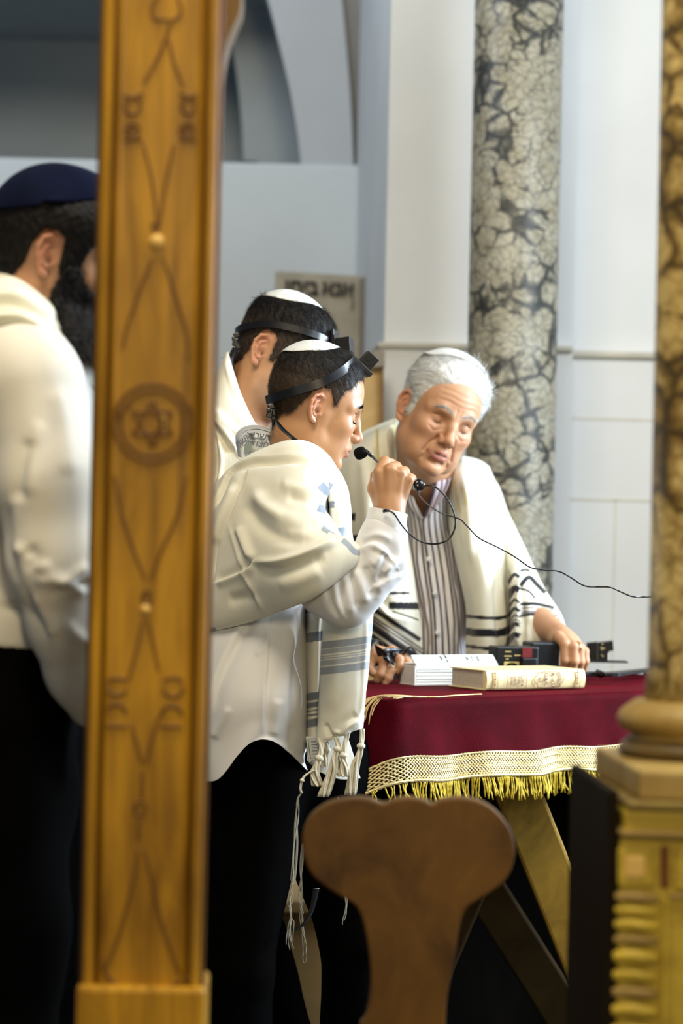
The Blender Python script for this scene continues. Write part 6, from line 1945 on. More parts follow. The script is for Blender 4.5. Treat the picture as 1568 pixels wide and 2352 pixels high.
legs(old, [[(960, 1720, 5.50), (955, 2200, 5.50), (950, 2600, 5.50)], [(1070, 1720, 5.50), (1085, 2200, 5.50), (1090, 2600, 5.50)]], (0.105, 0.075, 0.065), hips=[(1012, 1700, 5.5, (0.17, 0.125, 0.14))])
# ================================================================== the bearded man on the left
SKIN_L = (0.56, 0.31, 0.18)
LD = 3.30
brd = empty('person', (P(30, 1700, LD).x, P(30, 1700, LD).y, 0), 'black bearded man in a navy skullcap and white shirt behind the carved post', 'person')
scalp_l = [(0.100, 0.075), (0.086, 0.062), (0.064, 0.048), (0.050, 0.028), (0.044, 0.008), (0.044, -0.03), (0.024, -0.030), (0.012, -0.012), (0.011, 0.012), (0.011, 0.034), (-0.002, 0.043), (-0.022, 0.040), (-0.034, 0.016), (-0.040, -0.014), (-0.056, -0.042), (-0.080, -0.058), (-0.15, -0.066), (-0.15, 0.17), (0.10, 0.17)]
hl = Head(130, 607, LD + .06, 2, 14, 0, 0.93, dict(scalp=scalp_l, hair=(0.008, 0.006, 0.005), scalp_w=0.97, stubble=0.6, blush=0.2, ear=0.98))
hl.shape['neck'] = ((-0.022, 0, -0.05), (-0.08, 0, -0.12), 0.054, 0.058)
lt = [tuple(P(20, 920, LD + .08)), tuple(P(0, 1200, LD + .08)), tuple(P(0, 1560, LD + .06))]
def l_body(p):
    d = chain(p, lt, [0.10, 0.115, 0.11], 0.05)
    d = smin(d, cap(p, tuple(hl.W(-0.022, 0, -0.05)), tuple(P(50, 800, LD + .10)), 0.052, 0.062), 0.02)
    d = smin(d, cap(p, tuple(P(40, 860, LD - .06)), tuple(P(60, 860, LD + .26)), 0.06), 0.03)
    d = smin(d, pchain(p, [(60, 880, LD - .08, .055), (110, 1300, LD - .10, .045), (190, 1540, LD - .06, .032), (235, 1640, LD - .03, .028)], 0.02), 0.03)
    d = smin(d, pchain(p, [(80, 880, LD + .26, .055), (150, 1300, LD + .24, .045), (330, 1350, LD + .20, .030)], 0.02), 0.03)
    d = smin(d, pchain(p, [(235, 1640, LD - .03, .024), (262, 1700, LD - .02, .018)], 0.01), 0.012)
    for k, (ex, ey, er) in enumerate(((-8, 62, .0085), (4, 66, .009), (15, 62, .0088), (24, 52, .008))):
        d = smin(d, pchain(p, [(254 + k * 9, 1690, LD - .03 + .006 * k, .0105), (256 + k * 10 + ex * .4, 1722, LD - .035 + .008 * k, er + .001), (252 + k * 9 + ex, 1690 + ey, LD - .025 + .008 * k, er)], 0.003), 0.004)
    d = smin(d, pchain(p, [(246, 1672, LD - .04, .012), (236, 1702, LD - .055, .010), (240, 1730, LD - .055, .0085)], 0.003), 0.006)
    return d
make_body(brd, hl, l_body, np.array(P(-240, 1790, LD)) - (0, .25, 0), np.array(P(400, 430, LD)) + (0, .40, .03), 0.0026, skin_mature, SKIN_L, (0.34, 0.13, 0.10), (0.58, 0.22, 0.12))
hair_mesh(brd, hl, scalp_l, lambda q: 0.004 + 0.010 * np.clip((q[..., 2] - 0.02) / 0.05, 0, 1), hair_black, 0.003, n=14000, length=0.014, width=0.0006, flow=lambda v: np.stack([0.3 + 0 * v[:, 0], 0 * v[:, 1], -1 + 0 * v[:, 0]], 1), lift=0.2, jitter=0.3, seed=9, wave=0.0015, edge=0.004, bald=((-0.42, 0, 1), 58))
beard_region = [(0.024, -0.004), (0.044, -0.002), (0.058, -0.022), (0.076, -0.034), (0.104, -0.040), (0.125, -0.06), (0.130, -0.12), (0.120, -0.175), (0.090, -0.195), (0.060, -0.170), (0.035, -0.120), (0.018, -0.080), (0.010, -0.045)]
def beard_thick(q): return 0.010 + 0.10 * np.clip((-0.05 - q[..., 2]) / 0.13, 0, 1) * np.clip((q[..., 0] - 0.0) / 0.05, 0, 1)
def mouth_cut(q): return -(np.sqrt((((q - V3(0.11, 0, -0.057)) / V3(0.02, 0.020, 0.008)) ** 2).sum(-1)) - 1) * 0.006
hair_mesh(brd, hl, beard_region, beard_thick, hair_black, 0.0032, n=15000, length=0.020, width=0.0006, flow=lambda v: np.stack([0.2 + 0 * v[:, 0], 0 * v[:, 1], -1 + 0 * v[:, 0]], 1), lift=0.25, jitter=0.4, seed=10, wave=0.003, edge=0.006, name='beard')
navy = mat_plain('navy velvet', (0.0012, 0.0035, 0.020), 0.8, 0.2, 20, 0.1, 300, sheen=0.02, spec=0.08)
cap_shell('skullcap', hl, (-0.42, 0, 1), lambda t: 60 - 4 * math.cos(t), 0.0145, navy, brd, centre=(-0.01, 0, 0.025), thick=0.002, lift=0.003, seams=6)
# shawl bunched round the neck
rows = [
    [(-140, 650, LD + .16), (-60, 628, LD + .16), (0, 622, LD + .17), (44, 636, LD + .18), (84, 672, LD + .18), (130, 726, LD + .18), (178, 786, LD + .17), (222, 846, LD + .16)],
    [(-150, 670, LD + .04), (-70, 640, LD + .02), (-6, 628, LD + .02), (40, 642, LD + .02), (84, 684, LD + .02), (130, 740, LD + .03), (178, 800, LD + .05), (226, 858, LD + .09)],
    [(-156, 710, LD - .02), (-76, 680, LD - .05), (-10, 668, LD - .06), (36, 676, LD - .06), (82, 712, LD - .055), (128, 762, LD - .04), (176, 820, LD - .01), (226, 870, LD + .05)],
    [(-160, 756, LD - .04), (-80, 730, LD - .09), (-14, 716, LD - .10), (34, 720, LD - .10), (80, 744, LD - .095), (124, 786, LD - .07), (170, 838, LD - .03), (222, 882, LD + .04)],
    [(-162, 800, LD - .05), (-82, 780, LD - .11), (-16, 768, LD - .12), (32, 764, LD - .12), (78, 772, LD - .115), (122, 800, LD - .085), (166, 846, LD - .04), (218, 892, LD + .04)],
    [(-160, 806, LD - .02), (-82, 788, LD - .08), (-16, 776, LD - .09), (32, 772, LD - .09), (78, 780, LD - .085), (122, 808, LD - .055), (164, 852, LD - .01), (216, 898, LD + .05)],
]
fold = [([(-40, 700), (20, 690), (70, 715), (120, 750)], 10, -0.010, 's'), ([(-60, 748), (0, 740), (50, 742), (100, 770)], 8, -0.010, 's'), ([(-40, 725), (10, 714), (60, 724), (110, 756)], 9, 0.008), ([(-40, 660), (20, 650), (70, 680), (140, 750), (200, 830)], 9, 0.006)]
o = sheet('prayer_shawl', rows, woven, brd, 150, 120, fold, 0.004, noise=0.003, nfreq=18)
paint(o, (0.74, 0.725, 0.60), [])
# white shirt: trunk, near sleeve
def l_shirt(p):
    d = chain(p, [tuple(P(20, 880, LD + .08)), tuple(P(2, 1150, LD + .08)), tuple(P(-4, 1420, LD + .07)), tuple(P(-4, 1500, LD + .07))], [0.125, 0.14, 0.128, 0.118], 0.06)
    d = smin(d, cap(p, tuple(P(50, 868, LD - .07)), tuple(P(70, 868, LD + .27)), 0.078), 0.05)
    d = np.maximum(d, P(0, 1480, LD).z - p[..., 2] )
    d = smin(d, pchain(p, [(70, 900, LD - .09, .074), (112, 1100, LD - .115, .068), (132, 1290, LD - .12, .062), (158, 1420, LD - .10, .053), (196, 1540, LD - .065, .044), (222, 1606, LD - .04, .040)], 0.02), 0.03)
    d = smin(d, pchain(p, [(90, 900, LD + .26, .07), (150, 1300, LD + .24, .060), (320, 1350, LD + .20, .042)], 0.02), 0.03)
    return d
fold = [([(70, 1000), (50, 1080), (40, 1160)], 18, -0.0085), ([(100, 960), (70, 1040), (60, 1150)], 18, 0.0059), ([(60, 1260), (74, 1280), (90, 1300)], 18, -0.0085), ([(30, 1250), (80, 1290), (120, 1310)], 13, 0.0059), ([(205, 1300), (170, 1320), (130, 1350)], 12, 0.0068), ([(205, 1340), (160, 1345), (110, 1370)], 10, -0.0068), ([(80, 1340), (130, 1330), (200, 1360)], 13, 0.0068), ([(70, 1360), (100, 1420), (115, 1470)], 12, -0.0085, 's'), ([(0, 1395), (50, 1400), (90, 1440)], 10, -0.0085), ([(150, 1430), (180, 1460), (210, 1480)], 13, 0.0051), ([(130, 880), (150, 980), (160, 1100)], 27, 0.0051), ([(10, 1150), (20, 1260), (40, 1350)], 15, -0.0068)]
cloth_sdf('shirt', l_shirt, np.array(P(-260, 1740, LD)) - (0, .25, 0), np.array(P(420, 740, LD)) + (0, .45, .02), 0.005, mat_cloth('ivory shirt cotton', (0.74, 0.715, 0.64), None, (1900, 1900), 0.08, 0.8, 0.15, var=0.02), brd, fold, 0.004, 14)
belt_leather = mat_plain('black belt leather', (0.012, 0.012, 0.011), 0.4, 0.2, 40, 0.1, 300)
legs(brd, [[(-20, 1650, LD), (0, 2250, LD), (0, 2900, LD)], [(70, 1650, LD + .16), (85, 2250, LD + .16), (90, 2900, LD + .16)]], (0.118, 0.085, 0.075), hips=[(10, 1590, LD + .08, (0.120, 0.137, 0.075))])
bz = P(0, 1482, LD - .05).z
mb = MB(); rings = []
bc = P(6, 1480, LD + .075)
for rr, z in ((1.0, -0.016), (1.02, -0.016), (1.02, 0.016), (1.0, 0.016)):
    rings.append([mb.bm.verts.new((bc.x + 0.128 * rr * math.cos(a), bc.y + 0.142 * rr * math.sin(a), bz + z - 0.10 * 0.14 * math.cos(a) * 0)) for a in np.linspace(0, 2 * PI, 48, endpoint=False)])
for i in range(4):
    A, B = rings[i], rings[(i + 1) % 4]
    for k in range(48): mb.bm.faces.new((A[k], A[(k + 1) % 48], B[(k + 1) % 48], B[k]))
mb.build('belt', belt_leather, brd, True)
# ================================================================== table, cloth and everything on it
TA = P(890, 1613, 4.4); TZ = TA.z
tu = Vector((0.76, 0.65, 0)).normalized(); tv = Vector((-tu.y, tu.x, 0))
TL, TW = 1.18, 0.47
def TT(a, b, z=0.0): return Vector((TA.x, TA.y, TZ + z)) + tu * a + tv * b
def TP(px, py, z=0.0):
    """the point of the table top (plus z) seen at a pixel"""
    d = P(px, py, 1.0) - CAM_P
    return CAM_P + d * ((TZ + z - CAM_P.z) / d.z)

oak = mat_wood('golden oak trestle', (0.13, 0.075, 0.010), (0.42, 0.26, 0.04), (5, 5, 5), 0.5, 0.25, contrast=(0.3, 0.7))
oak_shade = mat_wood('oak trestle with painted shade', (0.012, 0.007, 0.002), (0.045, 0.026, 0.006), (5, 5, 5), 0.6, 0.2, spec=0.1)  # same oak, darkened to carry the shade under the table
table = empty('trestle_table', TT(TL / 2, TW / 2, -TZ), 'wooden trestle table with slanting beam legs under the crimson cloth', 'table')
mb = MB(); mb.prism([TT(0.012, 0.012, -0.035), TT(TL - .012, 0.012, -0.035), TT(TL - .012, TW - .012, -0.035), TT(0.012, TW - .012, -0.035)], (0, 0, 0.031)); mb.build('table_top', oak, table)
def beam(top, bot, w, t, mat, name='leg'):
    top = Vector(top); bot = Vector(bot)
    z = (top - bot).normalized(); y = Vector((0, 1, 0)); y = (y - z * y.dot(z)).normalized(); x = y.cross(z)
    mb = MB(); mb.box(frame((top + bot) / 2, x, y, z), (w, t, (top - bot).length), 0.006)
    return mb.build(name, mat, table)
a1 = P(1196, 1838, 4.72); b1 = P(1196 + 343, 2731, 4.72); b1.z = 0.04
a1 = a1 + (a1 - b1).normalized() * ((TZ - 0.03 - a1.z) / (a1 - b1).normalized().z)
beam(a1, b1, 0.088, 0.07, oak)
a2 = P(1150, 1838, 4.80); b2 = P(800, 2700, 4.80); b2.z = 0.04; beam(a2, b2, 0.085, 0.06, oak_shade)
a3 = P(1010, 1880, 5.0); b3 = P(1480, 2640, 5.0); b3.z = 0.04; beam(a3, b3, 0.085, 0.06, oak_shade)
a4 = P(980, 1880, 5.06); b4 = P(760, 2640, 5.06); b4.z = 0.04; beam(a4, b4, 0.085, 0.06, oak_shade)

shade_panel = mat_wood('under table shade', (0.0015, 0.0012, 0.001), (0.004, 0.003, 0.002), (6, 6, 2), 0.9, spec=0.03)  # near-black panels added to stand for the shade under the table
mb = MB(); mb.prism([TT(0.42, TW - 0.05, -TZ + 0.02), TT(TL - 0.03, TW - 0.05, -TZ + 0.02), TT(TL - 0.03, TW - 0.03, -TZ + 0.02), TT(0.42, TW - 0.03, -TZ + 0.02)], (0, 0, TZ - 0.06)); mb.build('shade_back', shade_panel, table)
mb = MB(); mb.prism([TT(TL - 0.05, 0.10, -TZ + 0.02), TT(TL - 0.03, 0.10, -TZ + 0.02), TT(TL - 0.03, TW - 0.05, -TZ + 0.02), TT(TL - 0.05, TW - 0.05, -TZ + 0.02)], (0, 0, TZ - 0.06)); mb.build('shade_end', shade_panel, table)
# crimson velvet cloth
def mat_velvet():
    m, nt, b = _nt('crimson velvet')
    tc = node(nt, 'ShaderNodeTexCoord'); nz = node(nt, 'ShaderNodeTexNoise', i_Scale=14, i_Detail=5); nt.links.new(tc.outputs['Object'], nz.inputs['Vector'])
    r = ramp(nt, [(0.3, (0.040, 0.0003, 0.0025)), (0.7, (0.070, 0.0006, 0.005))]); nt.links.new(nz.outputs[0], r.inputs[0]); nt.links.new(r.outputs[0], b.inputs['Base Color'])
    b.inputs['Roughness'].default_value = 0.75; b.inputs['Specular IOR Level'].default_value = 0.04
    b.inputs['Sheen Weight'].default_value = 0.12; b.inputs['Sheen Roughness'].default_value = 0.22; b.inputs['Sheen Tint'].default_value = (1.0, 0.02, 0.07, 1)
    n2 = node(nt, 'ShaderNodeTexNoise', i_Scale=260, i_Detail=3); nt.links.new(tc.outputs['Object'], n2.inputs['Vector'])
    bp = node(nt, 'ShaderNodeBump', i_Strength=0.25, i_Distance=0.002); nt.links.new(n2.outputs[0], bp.inputs['Height']); nt.links.new(bp.outputs[0], b.inputs['Normal'])
    return m
velvet = mat_velvet()
cloth = empty('velvet_tablecloth', TT(TL / 2, TW / 2, 0), 'crimson velvet tablecloth with a gold lace and fringe border on the table', 'tablecloth')
# perimeter with rounded corners, running left end first: far right -> near right -> near corner -> left -> far
peri = []
def corner(cu, cv, a0, a1, r=0.035, n=9):
    for a in np.linspace(a0, a1, n):
        a = math.radians(a); peri.append((cu + r * math.cos(a), cv + r * math.sin(a), math.cos(a), math.sin(a)))
R0 = 0.035
def run(p, q, nrm, n):
    for t in np.linspace(0, 1, n)[1:-1]: peri.append((p[0] + (q[0] - p[0]) * t, p[1] + (q[1] - p[1]) * t, nrm[0], nrm[1]))
corner(TL - R0, R0, 0, -90)
run((TL - R0, 0), (R0, 0), (0, -1), 150)
corner(R0, R0, -90, -180, n=15)
run((0, R0), (0, TW - R0), (-1, 0), 60)
corner(R0, TW - R0, 180, 90)
run((R0, TW), (TL - R0, TW), (0, 1), 60)
corner(TL - R0, TW - R0, 90, 0)
run((TL, TW - R0), (TL, R0), (1, 0), 40)
peri = np.array(peri); NPER = len(peri)
seg = np.hypot(*(np.roll(peri[:, :2], -1, 0) - peri[:, :2]).T); S_ = np.r_[0, np.cumsum(seg)[:-1]]
ic = int(np.argmin(np.hypot(peri[:, 0], peri[:, 1]))); SCN = S_[ic]
bump = np.exp(-((S_ - SCN - 0.050) / 0.036) ** 2)
drop = 0.103 + 0.056 * bump + 0.002 * np.sin(S_ * 31)
flare = 0.012 + 0.030 * bump + 0.005 * np.sin(S_ * 22 + 1) + 0.004 * np.sin(S_ * 47)
TPROF = [(0.0, 0.0), (0.004, 0.0005), (0.009, 0.004), (0.0115, 0.010)]
def skirt(k, z, extra=0.0):
    """point hanging z below the table top at perimeter index k"""
    o = 0.0115 + flare[k] * max(0, (z - 0.01) / 0.11) ** 1.3 + extra
    a, b, na, nb_ = peri[k]
    return TT(a + na * o, b + nb_ * o, 0.003 - z)
def closed_strip(name, rows, mat, parent):
    V = [v for r in rows for v in r]; n = len(rows[0])
    Q = [(r * n + k, r * n + (k + 1) % n, (r + 1) * n + (k + 1) % n, (r + 1) * n + k) for r in range(len(rows) - 1) for k in range(n)]
    me = mesh_from(name, V, Q)
    return me
rows = []
for o, z in TPROF: rows.append([TT(p[0] + p[2] * o, p[1] + p[3] * o, 0.003 - z) for p in peri])
for t in np.linspace(0.02, 1, 22)[1:]:
    rows.append([skirt(k, 0.010 + (drop[k] - 0.010) * t) for k in range(NPER)])
V = [v for r in rows for v in r]; n_ = NPER
Q = [(r * n_ + k, r * n_ + (k + 1) % n_, (r + 1) * n_ + (k + 1) % n_, (r + 1) * n_ + k) for r in range(len(rows) - 1) for k in range(n_)]
# top face as rings shrinking to the middle
top = [rows[0]]
base = len(V)
for f_ in (0.8, 0.5, 0.2):
    for p in peri: V.append(TT(TL / 2 + (p[0] - TL / 2) * f_, TW / 2 + (p[1] - TW / 2) * f_, 0.003 + 0.0012 * math.sin(9 * p[0] * f_ + 3) ))
offs = [0, base, base + n_, base + 2 * n_]
for a_, b_ in zip(offs[:-1], offs[1:]): Q += [(b_ + k, b_ + (k + 1) % n_, a_ + (k + 1) % n_, a_ + k) for k in range(n_)]
Q.append(tuple(offs[3] + k for k in range(n_))[::-1])
me = mesh_from('velvet', V, Q)
bm = bmesh.new(); bm.from_mesh(me); bmesh.ops.recalc_face_normals(bm, faces=bm.faces[:]); bm.to_mesh(me); bm.free()
link_mesh('velvet', me, velvet, cloth, True)
gold_lace = mat_plain('gold lace thread', (0.72, 0.58, 0.27), 0.32, 0.25, 120, metal=0.55)
gold_fringe = mat_plain('yellow gold fringe', (0.50, 0.36, 0.022), 0.4, 0.35, 160, 0.3, 900, metal=0.35)
LACE = 0.043
# backing band of velvet behind the lace
rows = [[skirt(k, drop[k] - 0.002 + LACE * t, -0.001) for k in range(NPER)] for t in (0, .5, 1)]
me = closed_strip('lace_backing', rows, velvet, cloth); link_mesh('lace_backing', me, mat_plain('dark red lace backing', (0.05, 0.004, 0.008), 0.8), cloth, True)
# netted gold lace: crossing threads over the backing, near and left sides
def fine(s, dz, extra):
    k = int(np.searchsorted(S_, s)) % NPER; k0 = (k - 1) % NPER
    t = (s - S_[k0]) / max(1e-6, (S_[k] - S_[k0])) if k else 0
    return skirt(k0, drop[k0] + dz, extra).lerp(skirt(k, drop[k] + dz, extra), min(1, max(0, t)))
mb = MB()
s0, s1 = S_[9] - 0.0, SCN + 0.42
stepl = 0.0070
for dirn in (-1, 1):
    s = s0 - LACE
    while s < s1 + LACE:
        pts = []
        for j in range(7):
            q = s + dirn * (LACE * (j / 6 - 0.5)) * 1.0
            if s0 < q < s1: pts.append(fine(q, LACE * j / 6, 0.0012 + 0.0012 * (1 if (j % 2) == (dirn > 0) else 0)))
        if len(pts) > 2: mb.tube(pts, 0.0017, 5, cap=False)
        s += stepl
mb.build('gold_lace', gold_lace, cloth, True)
for nm, dz, r in (('lace_heading', 0.0, 0.0022), ('lace_footing', LACE, 0.0034)):
    mb = MB(); ss = np.arange(s0 + .002, s1, 0.004)
    mb.tube([fine(s, dz, 0.002 + 0.0008 * (i % 2)) for i, s in enumerate(ss)], [r * (0.75 + 0.5 * (i % 2)) for i in range(len(ss))], 6); mb.build(nm, gold_lace, cloth, True)
rgf = random.Random(5)
mb = MB(); s = s0 + 0.003
while s < s1:
    ln = 0.040 * rgf.uniform(0.85, 1.2); sway = rgf.gauss(0, 0.004); sw2 = rgf.gauss(0, 0.003)
    pts = []
    for j in range(8):
        t = j / 7
        p = fine(min(s1, max(s0, s + sway * t + sw2 * math.sin(4 * t))), LACE + 0.001 + ln * t, 0.001 + 0.002 * math.sin(3 * t + s * 90))
        pts.append(p)
    mb.tube(pts, [0.0017 * (0.8 + 0.35 * (j % 2)) for j in range(8)], 5)
    s += 0.0035 * rgf.uniform(0.7, 1.5)
fr = mb.build('gold_fringe', gold_fringe, cloth, True); fr['kind'] = 'stuff'

# loose gold cord lying along the near edge, frayed at the left end
cord = empty('frayed_gold_cord', TP(980, 1600), 'frayed pale gold cord lying along the left near edge of the crimson cloth', 'cord')
pale_gold = mat_plain('pale gold thread', (0.70, 0.50, 0.22), 0.5, 0.25, 90)
for i, (w, r_) in enumerate(((0.0, 0.0015), (0.003, 0.0012), (-0.003, 0.0012))):
    mb = MB(); mb.tube(smooth_path([TP(906, 1604, .005 + .002 * i) + tv * w, TP(950, 1600, .006) - tv * w, TP(1000, 1601, .0055) + tv * w, TP(1050, 1597, .006) - tv * w, TP(1104, 1594, .0055) + tv * w], 6), r_, 6); mb.build('cord_strand', pale_gold, cord, True)
rgf = random.Random(9)
for i in range(16):
    e = rgf.uniform(0, 1); z0 = 0.006 + 0.006 * rgf.random()
    pts = [TP(925 + 60 * e, 1601, z0), TP(884 + 20 * e, 1600 - 4 * e + rgf.uniform(-2, 3), z0 + 0.004), TT(-0.002, 0.010 + 0.03 * e, 0.0075), TT(-0.018, 0.010 + 0.045 * e, -0.004 - 0.006 * rgf.random()), TT(-0.024 - 0.004 * rgf.random(), 0.008 + 0.055 * e, -0.022 - 0.022 * rgf.random())]
    mb = MB(); mb.tube(smooth_path(pts, 6), 0.0011, 5); mb.build('frayed_strand', pale_gold, cord, True)

# ------------------------------------------------------------------ thick prayer book, page edges towards us
paper = mat_plain('white book paper', (0.78, 0.79, 0.77), 0.8, 0.03, 30)
paper_edge = mat_plain('cream page edges', (0.72, 0.72, 0.68), 0.85, 0.06, 60)
ink_grey = mat_plain('printed ink', (0.04, 0.04, 0.045), 0.8)
pl = TP(951, 1577); pr = P(1147, 1570, (pl - CAM_P).dot(_fw) + 0.09); pr.z = pl.z
bu = (pr - pl); bl = bu.length; bu = bu.normalized(); bv = Vector((-bu.y, bu.x, 0))
book = empty('prayer_book', pl + bu * bl / 2 + bv * 0.06, 'thick white prayer book with its page edges facing us on the crimson cloth', 'book')
BH = (pl - P(951, 1526, (pl - CAM_P).dot(_fw))).length if False else 0.0415
rgf = random.Random(3)
nleaf = 17
for i in range(nleaf):
    z0 = 0.0045 + BH * i / nleaf; th = BH / nleaf * 0.94
    o = rgf.uniform(-0.0012, 0.0012); o2 = rgf.uniform(-0.002, 0.001)
    mb = MB(); c = pl + bu * (bl / 2 + o) + bv * (0.028 + o2) + Vector((0, 0, z0 + th / 2))
    mb.box(frame(c, bu, bv, (0, 0, 1)), (bl - 0.008, 0.055, th), 0.0006, 1); mb.build('page_section', paper_edge if i % 3 else paper, book)
mb = MB(); mb.box(frame(pl + bu * (bl / 2) + bv * 0.028 + Vector((0, 0, 0.0025)), bu, bv, (0, 0, 1)), (bl + 0.004, 0.062, 0.003), 0.0008); mb.build('lower_cover', paper, book)
mb = MB(); mb.box(frame(pl + bu * 0.001 + bv * 0.028 + Vector((0, 0, 0.022)), bu, bv, (0, 0, 1)), (0.003, 0.060, 0.038), 0.0008); mb.build('spine_cover', paper, book)
tilt = Vector((0, 0, 1)) * 0.76 - bv * 0.65
pn = tilt.normalized(); pv = (bv - pn * bv.dot(pn)).normalized()
tc_ = pl + bu * (bl / 2 - 0.003) + bv * 0.010 + Vector((0, 0, 0.0045 + BH + 0.0085))
M_ = frame(tc_, bu, pv, pn)
mb = MB(); mb.box(M_, (bl - 0.008, 0.024, 0.0014), 0.0004, 1); mb.box(frame(tc_ - pn * 0.0028 - pv * 0.002, bu, pv, pn), (bl - 0.010, 0.022, 0.0014), 0.0004, 1); pg = mb.build('top_page', paper, book)
def page_mark(x0, x1, y0, y1, nm='printed_line'):
    mb = MB(); mb.poly([M_ @ Vector((x, y, 0.0011)) for x, y in ((x0, y0), (x1, y0), (x1, y1), (x0, y1))], [(0, 1, 2, 3)]); return mb
for txt, x in (('שמע', -0.030), ('ישראל', -0.018), ('אחד', 0.055), ('ברוך', 0.042), ('שם', 0.030)):
    lettering('printed_word', heb(txt), 0.0085, M_ @ frame(Vector((x, 0.0, 0.0010)), (0, 1, 0), (-1, 0, 0), (0, 0, 1)), ink_grey, pg, 0.0001, 0.0004)
mb = MB()
for x in [-0.058, -0.055, -0.052] + [-0.002 + 0.0026 * i for i in range(9)]:
    mb.box(M_ @ T((x, -0.002, 0.0009)), (0.0006, 0.016, 0.0004))
lines = mb.build('printed_lines', ink_grey, pg); lines['kind'] = 'stuff'
for i in range(12):
    mb = MB(); mb.box(frame(tc_ - pn * 0.0045 - pv * 0.0105 + bu * (-0.062 + i * 0.0105 + 0.002 * math.sin(i * 2)), bu, pv, pn), (0.0048, 0.002, 0.0012)); mb.build('index_mark', ink_grey, pg)

# ------------------------------------------------------------------ cream book, spine towards us
cream = mat_plain('cream leather', (0.80, 0.67, 0.36), 0.42, 0.10, 16, 0.1, 90)
brown_print = mat_plain('brown gilt print', (0.17, 0.065, 0.045), 0.6)
gold_orn = mat_plain('dull gold ornament', (0.42, 0.28, 0.10), 0.5)
sl_ = TP(1116, 1591); sr_ = P(1342, 1580, (sl_ - CAM_P).dot(_fw) + 0.12); sr_.z = sl_.z
cu = (sr_ - sl_); CLn = cu.length; cu = cu.normalized(); cv = Vector((-cu.y, cu.x, 0)); CH = 0.0395; CWd = 0.125
cbk = empty('cream_book', sl_ + cu * CLn / 2 + cv * 0.06, 'cream leather book with brown lettering lying spine forward at the cloth edge', 'book')
prof = [(0.010, 0), (0.004, 0.001), (0.0, 0.006), (-0.003, 0.0198), (0.0, CH - 0.006), (0.004, CH - 0.001), (0.010, CH)]
mb = MB()
outer = [sl_ + cv * a + Vector((0, 0, 0.004 + b)) for a, b in smooth_path([(a, b, 0) for a, b in prof], 4) for _ in (0,)] if False else [sl_ + cv * q.x + Vector((0, 0, 0.004 + q.y)) for q in smooth_path([(a, b, 0) for a, b in prof], 4)]
inner = [sl_ + cv * 0.0125 + Vector((0, 0, 0.004 + CH - 0.0025)), sl_ + cv * 0.0125 + Vector((0, 0, 0.004 + 0.0025))]
mb.prism(outer + inner, cu * CLn); mb.build('spine', cream, cbk, True).modifiers.new('edge', 'EDGE_SPLIT').split_angle = math.radians(40)
for z in (0.0013, CH - 0.0013):
    mb = MB(); mb.box(frame(sl_ + cu * CLn / 2 + cv * (0.010 + CWd / 2) + Vector((0, 0, 0.004 + z)), cu, cv, (0, 0, 1)), (CLn, CWd, 0.0026), 0.0008); mb.build('cover_board', cream, cbk)
mb = MB(); mb.box(frame(sl_ + cu * CLn / 2 + cv * (0.011 + CWd / 2 - 0.003) + Vector((0, 0, 0.004 + CH / 2)), cu, cv, (0, 0, 1)), (CLn - 0.008, CWd - 0.008, CH - 0.0052)); mb.build('page_block', mat_plain('grey brown page edges', (0.52, 0.46, 0.36), 0.85, 0.1, 200), cbk)
def SPN(x, z, lift=0.0007):
    lift += 0.0012
    """spine surface: x metres from the left end, z height 0..CH"""
    t = (z - CH / 2) / (CH / 2)
    return sl_ + cu * x + cv * (-0.003 * (1 - t * t) - lift + 0.004 * max(0, abs(t) - 0.75) * 4) + Vector((0, 0, 0.004 + z))
K = CLn / 226.0
def spine_bar(px, w=0.0012, z0=0.003, z1=CH - 0.003, mat=brown_print, nm='spine_line'):
    mb = MB(); n = 10
    vs = [SPN((px - 1116) * K + s * w / 2, z0 + (z1 - z0) * i / n) for i in range(n + 1) for s in (-1, 1)]
    mb.poly(vs, [(2 * i, 2 * i + 1, 2 * i + 3, 2 * i + 2) for i in range(n)]); return mb.build(nm, mat, cbk)
for px in (1127, 1139, 1160, 1204, 1316, 1328): spine_bar(px)
for px in (1133, 1322):
    spine_bar(px, 0.0055, mat=mat_plain('tan ornament ground', (0.55, 0.42, 0.20), 0.5), nm='ornament_band')
    for i in range(6):
        c = SPN((px - 1116) * K, 0.006 + i * 0.0055, 0.0012); mb = MB()
        mb.poly([c + cu * dx + Vector((0, 0, dz)) for dx, dz in ((0.0022, 0), (0, 0.0022), (-0.0022, 0), (0, -0.0022))], [(0, 1, 2, 3)]); mb.build('ornament', brown_print if i % 2 else gold_orn, cbk)
def spine_text(s, px, zc, size, bold=0.0002):
    def wp(co): return SPN((px - 1116) * K - co.y, zc + co.x, 0.0009)
    return lettering('spine_lettering', heb(s), size, None, brown_print, cbk, 0.0, bold, warp=wp)
for s, px, sz in (('נוסח', 1170, .0085), ('אשכנז', 1177, .0085), ('לחול', 1186, .0085), ('ולשבת', 1194, .0085)): spine_text(s, px, CH * 0.48, sz)
for s, px, sz in (('לו', 1236, .013), ('סדור', 1249, .0135), ('תפלה', 1265, .0125), ('השלם', 1279, .0115)): spine_text(s, px, CH * 0.5, sz, 0.0003)
fr_ = [(1224, .34), (1221, .5), (1224, .66), (1230, .72), (1230, .86), (1252, .90), (1275, .88), (1281, .86), (1281, .74), (1286, .68), (1290, .5), (1286, .34), (1281, .28), (1281, .14), (1252, .10), (1230, .13), (1230, .28), (1224, .34)]
mb = MB(); mb.tube([SPN((px - 1116) * K, f * CH, 0.0008) for px, f in fr_], 0.0007, 5); mb.build('label_frame', brown_print, cbk)

